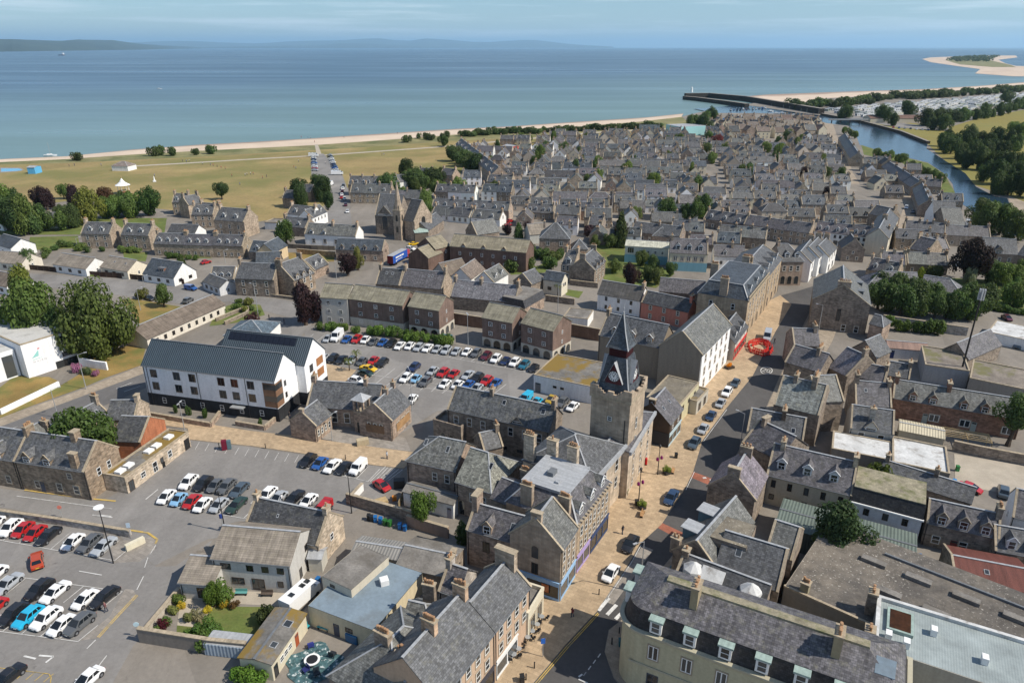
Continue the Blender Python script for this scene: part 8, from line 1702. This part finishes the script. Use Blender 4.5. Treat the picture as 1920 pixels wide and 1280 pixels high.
for k, (x, y, c, n_) in enumerate([(1495,835,(.02,.02,.02), 'black'),(1520,845,(.02,.025,.03), 'black'),(1555,850,(.015,.15,.42), 'blue'),(1600,862,(.015,.15,.42), 'blue'),(1640,880,(.03,.14,.03), 'green'),(1683,890,(.03,.16,.03), 'green'),(1775,915,(.015,.13,.38), 'blue'),(1820,930,(.015,.13,.38), 'blue')]):
 bin_('%s wheelie bin, %s from the left along the yard wall' % (n_, nth(k + 1)), a1(x, y), c, 'bins along the yard wall')
for l, p, c in [('green bin beside white coated roof', a4(1315,395),(.03,.2,.05)),('bright blue bin at corner of the gravel yard', a4(1285,520),(.02,.25,.6)),('blue bin at the end of the green shed', a4(970,1200),(.02,.2,.5)),('green bin at the end of green shed', a4(975,1240),(.06,.2,.02)),('black bin against the sandstone store wall', a0(1470,360),(.015,.015,.015)),('blue bin behind the white motorhome', tE(1040,385),(.02,.15,.4)),('black litter bin on the pavement by the courthouse', a3(610,280),(.02,.02,.02)),('black litter bin below the clock tower', a3(255,705),(.02,.02,.02)),('teal bin by the curved corner building', tG(112,945),(.03,.12,.14)),('black litter bin on the bottom pavement', tF(1050,1270),(.02,.02,.02))]: bin_(l, p, c)
for k, (x, y) in enumerate([(340,255),(365,258),(390,262),(415,266)]): bin_('blue recycling bin by flats end, %s from the left' % nth(k + 1), b2(x, y),(.02,.2,.35), 'recycling bins by the flats')
def bollard(label, p, h=1.0): q = at(*p); r = thing('bollard', label, 'bollard', (q.x, q.y, .1)); MB().cyl((0,0,0),.09,.08, h, 8).build('post', ['black'], r); MB().cyl((0,0, h),.11,.05,.12,8).build('cap', ['black'], r)
for l, p in [('black bollard left of the pay kiosk', a1(150,190)),('black bollard right of the pay kiosk', a1(567,195)),('black bollard by white van on footway', a1(1285,295)),('bollard near the bottom of tan pavement', tF(1160,1150)),('bollard at bottom edge beside litter bin', tF(1085,1255)),('bollard by the zebra crossing kerb', tF(1740,490)),('bollard at the curved corner, farther one', tG(100,835)),('bollard at the curved corner, nearer one', tG(35,935)),('bollard on the east kerb below zebra', tF(1855,930))]: bollard(l, p)
def sign(label, p, h, col, shape='rect', name='road_sign'):
 q = at(*p); r = thing(name, label, 'sign', (q.x, q.y, .1), rad(10)); MB().cyl((0,0,0),.05,.05, h, 6).build('post', ['steel'], r)
 b = MB()
 if shape == 'rect': b.box(-.3,-.06, h - .9,.3,-.02, h, 0, True)
 else: b.cyl((0,-.06, h - .3),.38,.38,.04,16,0, 'y')
 b.build('sign_plate', ['plastic'], r, col)
for l, p, h, c, s in [('blue direction sign on the bottom pavement', tF(1235,1045),3.2,(.03,.14,.5), 'rect'),('round pale blue sign at corner of garden wall', tD(1255,870),2.6,(.5,.65,.7), 'disc'),('round red-edged sign on the car park wall', a0(560,815),2.4,(.6,.2,.15), 'disc'),('pale blue parking sign on the car park wall', a0(1180,1000),3.0,(.45,.55,.65), 'rect'),('small blue sign on the lamp by slate cottage', a1(190,935),3.4,(.05,.1,.4), 'rect')]: sign(l, p, h, c, s)
def kiosk():
 q = at(*a1(200,205)); r = thing('parking_kiosk', 'maroon and grey parking pay kiosk at car park edge', 'kiosk', (q.x, q.y, .1),.3); MB().box(-.5,-.4,0,.5,.4,2.1,0).build('maroon_panel', ['plastic'], r, (.16,.01,.03)); MB().box(.55,-.3,0,1.3,.4,1.9,0).build('grey_panel', ['plastic'], r, (.10,.16,.18))
kiosk()
def block(name, label, p, dims, mat, col, rz=0, cat='block', top=None):
 q = at(*p); r = thing(name, label, cat, (q.x, q.y, .05), rz); w, d, h = dims; MB().box(-w / 2,-d / 2,0, w / 2, d / 2, h, 0).build('body', [mat], r, col)
 if top: MB().box(-w / 2 + .08,-d / 2 + .08, h, w / 2 - .08, d / 2 - .08, h + .06,0).build('top', [top], r)
 return r
block('stone_plinth', 'cream painted concrete plinth on the car park island', a0(1220,1075),(3.0,.7,1.1), 'paint', (.66,.60,.45), rad(50), 'plinth')
block('stone_block', 'buff concrete block seat on the footway before the school', a1(1440,160),(2.4,1.2,1.3), 'harl', (.46,.38,.25), rad(20), 'seat')
def planter(label, p):
 r = block('planter', label, p, (1.1,1.1,.7), 'plastic', (.03,.03,.035),.5, 'planter'); link('plants', crown_mesh('shrub', 2), r, (.14,.19,.03),(0,0,.6),0,(.95,.95,1.1))
planter('planter of yellow-green plants by the upper bench', a3(525,425)); planter('planter of plants beside the timber bench and bin', a3(305,735)); planter('planter against the courthouse wall', a3(140,612))
def bench(label, p, rz, m='timber', col=None):
 q = at(*p); r = thing('bench', label, 'bench', (q.x, q.y, .1), rz); MB().box(-.9,-.25,.42,.9,.25,.48,0, True).build('seat', [m], r, col); MB().box(-.9,.22,.5,.9,.28,.95,0, True).build('backrest', [m], r, col)
 for x in (-.75,.75): MB().box(x - .05,-.22,0, x + .05,.22,.42,0).build('leg', ['black'], r)
bench('brown timber bench beside upper planter', a3(585,410), rad(70)); bench('brown timber bench beside lower planter', a3(310,800), rad(65)); bench('teal garden bench against grey rendered house', tE(350,490),0, 'plastic', (.12,.32,.30)); bench('teal courtyard bench at restaurant wall', tE(1085,805), rad(-20), 'plastic', (.03,.30,.35)); bench('teal bench at end of the courtyard shed', tE(915,820), rad(60), 'plastic', (.03,.32,.36)); bench('dark bench on the grey house patio', tE(580,500),0, 'weather')
def post_box():
 q = at(*a3(340,345)); r = thing('post_box', 'red pillar post box outside the courthouse', 'post box', (q.x, q.y, .1)); MB().cyl((0,0,0),.26,.26,.16,12).build('base', ['black'], r); MB().cyl((0,0,.16),.24,.24,1.3,14).build('body', ['plastic'], r, (.5,.01,.012)); MB().cyl((0,0,1.46),.29,.12,.2,14).build('cap', ['plastic'], r, (.5,.01,.012))
post_box()
def cafe_table(label, p, group):
 q = at(*p); r = thing('cafe_table', label, 'table', (q.x, q.y, .1), R.uniform(0,1), group); MB().cyl((0,0,.72),.4,.4,.04,12).build('top', ['steel'], r); MB().cyl((0,0,0),.05,.05,.72,6).build('leg', ['black'], r)
 for a in (0,2.1,4.2):
  x, y = .75 * math.cos(a),.75 * math.sin(a); b = MB().box(x - .2, y - .2,.42, x + .2, y + .2,.46,0, True)
  for i in (-.17,.17):
   for j in (-.17,.17): b.box(x + i - .02, y + j - .02,0, x + i + .02, y + j + .02,.42,0)
  b.box(x + .2 * math.cos(a) - .18, y + .2 * math.sin(a) - .03,.46, x + .2 * math.cos(a) + .18, y + .2 * math.sin(a) + .03,.9,0, True); b.build('chair', ['black'], r)
for k, p in enumerate([(1225,720),(1185,790),(1140,850),(1100,905),(1020,1010),(975,1060)]): cafe_table('pavement cafe table with dark chairs, %s down from the cream shop' % nth(k + 1), tF(*p), 'cafe tables on the west pavement')
# courtyard mosaic with round table
MAT['mosaic'] = m_ground('teal_mosaic', (.06,.12,.13),.5,1.5,2.0,(.5,.55,.55),.95, pscale=1.6, plo=.56, phi=.62)
q0 = at(*tE(990,1110)); sheet('mosaic_paving', [(q0.x + (3.6 + .7 * math.sin(5 * a)) * math.cos(a), q0.y + (3.3 + .6 * math.cos(4 * a)) * math.sin(a)) for a in [k * .2244 for k in range(28)]],.06, 'mosaic', world=True)
r_ = thing('round_table', 'white-rimmed round table on teal courtyard mosaic', 'table', (q0.x, q0.y, .1)); MB().cyl((0,0,0),.5,.7,.7,16).build('pedestal', ['black'], r_); MB().cyl((0,0,.7),1.05,1.05,.08,24).build('rim', ['white'], r_); MB().cyl((0,0,.785),.75,.75,.02,20).build('table_centre', ['black'], r_)
for l, p, c in [('blue garden chair above the round table', tE(975,960),(.03,.04,.22)),('navy garden chair below the round table', tE(930,1180),(.02,.025,.12)),('dark garden chair right of the round table', tE(1170,1040),(.02,.025,.03)),('dark garden chair at lower right of the round table', tE(1030,1210),(.02,.03,.04))]:
 q = at(*p); r = thing('garden_chair', l, 'chair', (q.x, q.y, .08), R.uniform(0,6)); MB().box(-.4,-.4,.35,.4,.4,.5,0, True).build('seat', ['plastic'], r, c); MB().box(-.4,.32,.5,.4,.42,1.0,0, True).build('backrest', ['plastic'], r, c)
 for x in (-.35,.35):
  for y in (-.35,.35): MB().box(x - .04, y - .04,0, x + .04, y + .04,.35,0).build('leg', ['plastic'], r, c)
block('skip_bin', 'large blue commercial bin in the restaurant courtyard', tE(1355,900),(1.9,1.0,1.3), 'plastic', (.02,.11,.24), rad(-25), 'bin'); block('roof_vent', 'white square vent cowl on blue-grey restaurant roof', tE(1650,560),(1.2,1.2,.9), 'white', None, .4, 'vent').location.z = 3.62
block('garden_shed', 'low shed with pale blue translucent roof by the lawn', tE(270,985),(6.5,2.6,1.9), 'corr', (.30,.36,.42), rad(-8), 'shed', 'lead'); block('yard_materials', 'pile of timber and rubble inside walled store yard', a1(1600,690),(2.4,1.6,.7), 'palet', None, .5, 'rubble'); block('orange_box', 'orange and yellow box in walled store yard', a1(1725,660),(.8,.6,.9), 'plastic', (.6,.2,.02),.2, 'box'); block('yard_tank', 'dark tank beside the walled store yard', a1(1770,540),(2.0,1.2,1.6), 'plastic', (.03,.03,.03),.1, 'tank')
block('flower_tub', 'large tub of orange and yellow flowers against white gable', b3(1090,530),(2.2,1.6,.6), 'plastic', (.05,.04,.03),.5, 'planter').name = 'flower_tub'
tt = at(*b3(1090,528)); link('flowers', crown_mesh('shrub', 3), bpy.data.objects['flower_tub'],(.55,.22,.01),(0,0,.5),0,(1.3,1.0,1.0))
# pergola and timber, boundary walls and fences
def pergola():
 a = at(*b4(1205,1130),2.6); r = thing('pergola', 'bare timber pergola frame beside the red sandstone terrace', 'pergola', (a.x, a.y, 0), rad(-22))
 for k in range(6): MB().box(0, k * .75,2.5,8.5, k * .75 + .1,2.65,0, True).build('rafter', ['palet'], r)
 for x in (0,4.2,8.4):
  MB().box(x, 0,2.35, x + .12,3.9,2.5,0, True).build('beam', ['palet'], r)
  for y in (0,3.8): MB().box(x, y, 0, x + .12, y + .12,2.35,0).build('post', ['palet'], r)
pergola()
H('cream_lean_to', 'cream ribbed lean-to roof beside the timber pergola', b4(800,1085), b4(1200,1165),2.8, depth=5, rise=.5, wall='harl', wc=(.4,.36,.28), roof='corr', rc=(.52,.46,.33), skew='', cat='lean-to')
for l, pts, h, m, c in [('high rubble wall between gravel yard and red terrace', [a4(1270,210), a4(1500,260), a4(1918,340), a4(2200,400)],2.2, 'stone', SD),('low stone car park wall with yellow kerb', [a0(-60,790), a0(560,880), a0(860,930), a0(1180,985)],1.2, 'stone', GR),('rough wall around the store yard by the car park', [a1(1300,690), a1(1800,830), a1(2000,900)],2.2, 'stone', SD),('pink render yard wall behind the small tree', [a2(20,890), a2(390,1000)],2.2, 'harl', (.34,.24,.18)),('white wall on the near side of store yard', [a1(1330,690), a1(1440,570)],1.6, 'harl', WH),('curving garden wall beside the car park lane', [tD(1280,880), tD(1480,640), tD(1620,470)],1.0, 'harl', (.45,.40,.33)),('long grey rendered wall below the lawn', [tD(1265,905), tD(1918,1010), tE(410,1040)],2.4, 'harl', (.23,.20,.17)),('tall dark stone wall below the dark green trees', [c4(640,1275), c4(1000,1330), c4(1400,1390)],2.6, 'stone', GR),
      ('stone wall around the vacant plot', [c1(850,650), c1(1195,680)],2.0, 'stone', (.36,.26,.15)),('garden wall along bend below brown stone house', [c1(300,1000), c1(640,1040), c1(840,1065)],.9, 'stone', SD),('garden wall round the sheltered bungalows', [c1(120,1260), c1(340,1170), c1(420,1150), c1(400,1200), c1(200,1290)],1.0, 'stone', SD),('yard wall behind the cream modern house', [c2(1260,1075), c2(1520,1110)],2.0, 'stone', SD),('garden wall below stone villa bays', [c2(1480,930), c2(1730,960)],1.8, 'stone', SD),('stone wall beside dune road at left', [b0(720,400), b0(860,395), b0(1010,350), b0(1180,315), b0(1310,340)],1.6, 'stone', GR)]:
 wall_run('boundary_wall', l, pts, h, .45, m, c)
def fence(label, pts, h, col, mat='boards'):
 P = [at(*p) for p in pts]; root = thing('timber_fence', label, 'fence', tuple(P[0])); o = P[0]
 for p, q in zip(P, P[1:]):
  n = max(1, int((q - p).length / 2.4))
  for k in range(n):
   a = p.lerp(q, k / n) - o; b_ = p.lerp(q, (k + 1) / n) - o; MB().bar(a, b_, .06, h, 0).build('fence_panel', [mat], root, jit(col, .15)); MB().box(a.x - .06, a.y - .06,0, a.x + .06, a.y + .06, h + .12,0).build('post', ['weather'], root)
fence('dark brown board fence along the road before bungalows', [c0(-100,770), c0(240,790), c0(500,815), c0(780,850), c0(1080,870), c0(1400,900), c0(1660,925)],1.9,(.06,.035,.025)); fence('grey timber fence behind the vacant plot', [c1(760,600), c1(980,615), c1(1190,620)],1.8,(.14,.12,.10)); fence('timber fence beside the yard by the small tree', [a1(1760,750), a1(1810,620)],1.6,(.30,.22,.13))
# red barriers round the roadworks
def barriers():
 pts = [b3(x, y) for x, y in [(1255,320),(1300,300),(1360,292),(1420,305),(1465,340),(1478,375),(1450,410),(1395,425),(1330,405),(1275,385)]]
 m = MB().box(-1.0,-.05,.1,1.0,.05,.35,0, True).box(-1.0,-.05,.55,1.0,.05,.75,0, True).box(-1.0,-.05,.9,1.0,.05,1.05,0, True)
 for x in (-.95,-.3,.3,.95): m.box(x - .06,-.06,0, x + .06,.06,1.05,0)
 m.box(-.8,-.3,0,-.5,.3,.08,0, True).box(.5,-.3,0,.8,.3,.08,0, True); me = m.mesh('barrier', ['plastic']); k = 0; P = [at(*p) for p in pts]
 cen = sum(P, Vector()) / len(P); P2 = [cen + (p - cen) * .62 for p in P]
 for p, q in list(zip(P, P[1:] + P[:1])) + list(zip(P2, P2[1:])):
  n = max(1, round((q - p).length / 2.05)); d = q - p
  for i in range(n):
   c = p.lerp(q, (i + .5) / n); k += 1; o = link('road_barrier', me, None, (.62,.035,.025),(c.x, c.y, .12), math.atan2(d.y, d.x) + R.uniform(-.1,.1)); tag(o, 'red plastic road barrier, %s in the double ring round the roadworks' % nth(k), 'barrier', 'red barriers round the roadworks')
barriers()
sheet('excavation', [b3(1275,345), b3(1350,315), b3(1430,330), b3(1455,370), b3(1380,400), b3(1300,380)],.02, 'redpave')
# people
def person_mesh():
 b = MB()
 for s, dx in ((-1,.16),(1,-.14)): b.tube([(dx, s * .1,.05),(dx * .5, s * .1,.48),(0, s * .1,.92)],[.055,.07,.10],7,3); b.box(dx - .08, s * .1 - .05,0, dx + .18, s * .1 + .05,.08,3, True)
 b.tube([(0,0,.86),(.0,0,1.05),(.02,0,1.25),(.01,0,1.44),(.0,0,1.52)],[.16,.155,.18,.17,.07],9,2)
 for s, dx in ((-1,-.12),(1,.16)): b.tube([(0, s * .19,1.42),(dx * .4, s * .25,1.16)],[.06,.048],6,2); b.tube([(dx * .4, s * .25,1.16),(dx, s * .24,.92),(dx * 1.1, s * .24,.82)],[.042,.035,.03],6,0)
 b.tube([(0,0,1.48),(0,0,1.56)],[.055,.05],7,0); b.tube([(.0,0,1.53),(.015,0,1.60),(.01,0,1.68),(0,0,1.74)],[.05,.085,.092,.05],9,0); b.tube([(-.02,0,1.60),(-.02,0,1.70),(-.01,0,1.77)],[.088,.10,.045],9,1)
 return b.mesh('person', ['skin', 'hair', 'cloth', 'denim'])
pm = person_mesh()
def person(label, p, rz, col, group=None): q = at(*p); o = link('person', pm, None, col, (q.x, q.y, .11), rz); tag(o, label, 'person', group)
person('person in dark clothes walking on pavement by the black parked car', a3(130,965),2.2,(.03,.035,.05)); person('person in red standing by the garden wall island', tD(960,640),4.5,(.22,.10,.10)); person('person in pale top on the buff footway', a1(1660,290),3.0,(.45,.5,.55)); person('person in white bending at the silver hatchback', a1(715,680),2.0,(.8,.8,.8)); person('worker in black beside the silver panel van', b3(1495,310),3.5,(.02,.02,.03)); person('person walking past the copper tree by the road', b1(735,135),1.0,(.06,.06,.07)); person('pair member in black on the road bend path', b1(600,95),1.0,(.02,.03,.03)); person('pedestrian beside the apartment block gable', b1(785,985),1.0,(.05,.05,.05)); person('shopper on the west pavement near blue shop', tF(1500,690),1.0,(.2,.05,.05))
fp = [d0(1520,1035), d0(1580,1042), d0(1600,1046), d0(1630,1055), d0(1660,1065), d0(1690,1070), d0(1840,1120), d0(1855,1115), d0(1880,1110), d0(1900,1110), d0(1740,1125), d0(520,1050), d0(560,1045), d0(760,1045), d0(1370,1015), d0(1400,1018), d0(1420,1014), d0(1160,1125), d1(285,1060), d1(300,1070), d1(320,1015), d1(945,968), d1(960,966), d1(80,1130), d1(50,1140), d1(340,835), d1(390,838), d1(410,840), d1(440,870), d1(660,835), d1(1060,805), d1(1500,770), d1(520,1030), d0(1800,1190)]
for k, p in enumerate(sorted(fp)): person('small figure out on the links or beach, %s from the left' % nth(k + 1), p, R.uniform(0,6), R.choice([(.6,.6,.6),(.05,.05,.08),(.4,.08,.06),(.1,.15,.4)]), 'people on the links and beach')
# ---------------------------------------------------------------- bandstand, statue, pier, footbridge
def bandstand():
 q = at(*d0(932,1250)); r = thing('bandstand', 'octagonal bandstand with white bell-shaped roof on the links', 'bandstand', (q.x, q.y, 0),.2); n = 8; R0 = 3.3
 def ring(rad_, z): return [(rad_ * math.cos(6.2832 * k / n), rad_ * math.sin(6.2832 * k / n), z) for k in range(n)]
 MB().prism(ring(R0 + .5,0),(0,0,.5)).build('stone_step', ['cope'], r); MB().prism(ring(R0,.5),(0,0,1.0)).build('plinth', ['brick'], r, (.26,.10,.07))
 for x, y, z in ring(R0 - .3,1.5): MB().cyl((x, y, z),.09,.08,3.2,6).build('column', ['white'], r)
 rf = MB(); rs = [ring(R0 + .8,4.6), ring(R0 - .3,5.2), ring(1.6,6.2), ring(.7,7.5), ring(.2,8.4)]
 for a, b in zip(rs, rs[1:]):
  for k in range(n): rf.poly([a[k], a[(k + 1) % n], b[(k + 1) % n], b[k]])
 rf.poly(rs[-1]); rf.build('roof', ['white'], r); MB().cyl((0,0,8.3),.3,.2,.9,8).cyl((0,0,9.1),.3,.02,.6,8).build('finial', ['palet'], r); MB().prism(ring(R0 - .1,1.55),(0,0,.06)).build('floor', ['palet'], r)
bandstand()
block('white_monument', 'small white monument standing on the links', d0(1160,1165),(1.6,1.6,.8), 'white', None, .3, 'monument'); mo = at(*d0(1160,1162)); MB().cyl((0,0,.8),.5,.2,2.6,6, smooth=False).build('obelisk', ['white'], bpy.data.objects['white_monument'])
def pier(label, pts, w, z1, col):
 P = [at(*p) for p in pts]; o = P[0]; r = thing('harbour_pier', label, 'pier', (o.x, o.y, 0)); b = MB(); t = MB()
 for p, q in zip(P, P[1:]): b.bar((p.x - o.x, p.y - o.y, -3),(q.x - o.x, q.y - o.y, -3), w, 3 + z1,0); t.bar((p.x - o.x, p.y - o.y, z1 + .01),(q.x - o.x, q.y - o.y, z1 + .01), w * .8,.05,0)
 b.build('wall', ['stone'], r, col); t.build('deck', ['pave'], r)
pier('outer dark harbour pier reaching into the sea', [(1284,183),(1330,182.5),(1400,189),(1440,196),(1490,205),(1540,214)],7,6.5,(.05,.045,.04)); pier('inner dark harbour pier beside the river mouth', [(1283,186),(1310,188.5),(1360,195),(1400,201)],7,4.5,(.05,.045,.04)); pier('low stone quay wall along far river bank', [(1540,216),(1615,230),(1690,250),(1740,270)],3,2.2,(.10,.08,.06))
lh = at(1296,181); r_ = thing('pier_light', 'small white light tower at the end of pier', 'lighthouse', (lh.x, lh.y, 6.5)); MB().cyl((0,0,0),2.2,1.7,6.5,10).build('tower', ['white'], r_); MB().cyl((0,0,6.5),1.9,1.9,.5,10).cyl((0,0,7),1.0,.3,2.0,8).build('lantern', ['white'], r_)
def footbridge():
 a, b_ = at(*d3(452,724)), at(*d3(745,724)); d = b_ - a; r = thing('footbridge', 'slender footbridge over the river near harbour', 'bridge', (a.x, a.y, 0)); MB().bar((0,0,3.0),(d.x, d.y, 3.0),2.4,.5).build('deck', ['pave'], r)
 for s in (-1.1,1.1): MB().bar((0, s, 3.5),(d.x, d.y + s, 3.5),.1,1.0).build('parapet', ['steel'], r)
 for f in (.08,.3,.55,.8): MB().cyl((d.x * f, d.y * f, -1),.6,.6,4.0,8).build('pier_leg', ['weather'], r)
footbridge()
# ---------------------------------------------------------------- hills across the firth
MAT['hill'] = m_ground('moor_and_field', (.05,.068,.05),.3,.0006,.004,(.032,.045,.036),.8, pscale=.0012)
def hills(name, base, top, back=1.3, seed=1):
 b = MB(); rr = random.Random(seed); rows = []
 xs0, xs1 = base[0][0], base[-1][0]; n = 70
 def interp(t, x):
  for (x0, y0),(x1, y1) in zip(t, t[1:]):
   if x0 <= x <= x1: return y0 + (y1 - y0) * (x - x0) / (x1 - x0)
  return t[-1][1]
 for k in range(n + 1):
  x = xs0 + (xs1 - xs0) * k / n; p = at(x, interp(base, x), SEA_Z - 2); g = math.hypot(p.x, p.y); yt = interp(top, x) + rr.uniform(-.35,.35)
  def pt(f, y):
   u = (x - 960) / FPX; v = (y - 640) / FPX; d = Vector((u, COSP - v * SINP, -SINP - v * COSP)); t = g * f / math.hypot(d.x, d.y); return Vector((0,0, CAMZ)) + d * t
  yb = interp(base, x); rows.append([p, pt(1.0 + (back - 1) * .35, yb + (yt - yb) * (.45 + rr.uniform(-.1,.1))), pt(back, yt), Vector((p.x * back * 1.25, p.y * back * 1.25,-20))])
 for r, s in zip(rows, rows[1:]):
  for k in range(3): b.poly([r[k], s[k], s[k + 1], r[k + 1]],0, smooth=True)
 struct(b.build(name, ['hill']))
hills('headland', [(-700,108),(-200,101),(0,97.6),(150,95.5),(250,94),(330,92.3),(400,91.2)],[(-700,70),(-200,72),(0,73.5),(60,75),(110,77),(150,74.5),(215,76),(250,81),(300,85.5),(375,88.5),(400,90.5)],1.3,3)
hills('far_shore', [(340,91.2),(620,91.0),(900,90.6)],[(340,89.5),(480,87),(600,85.5),(640,81.5),(690,81.5),(740,84.5),(900,88.5)],1.2,4)
hills('distant_mountains', [(-900,90.4),(200,90.4),(1150,90.4)],[(-900,80),(200,84),(260,79),(350,77),(420,80),(480,82),(560,77),(640,76),(700,72),(722,73),(760,78),(795,72),(850,76),(900,80),(960,76),(1000,75),(1060,82),(1150,88)],1.25,5)
# ---------------------------------------------------------------- haze
def haze():
 t = bpy.data.materials.new('haze_air'); t.use_nodes = True; nt = t.node_tree; nt.nodes.clear(); o = nt.nodes.new('ShaderNodeOutputMaterial'); v = nt.nodes.new('ShaderNodeVolumePrincipled')
 v.inputs['Color'].default_value = (.52,.79,1.0,1); v.inputs['Density'].default_value = 2.6e-5; v.inputs['Anisotropy'].default_value = .2; nt.links.new(v.outputs[0], o.inputs['Volume']); MAT['haze'] = t
 ob = MB().box(-S - 2000,-2000,-60, S + 2000, S + 2000,1250,0, True).build('haze', ['haze']); ob['kind'] = 'stuff'; ob['label'] = 'thin blue sea haze over the whole bay'; ob['category'] = 'haze'
haze()
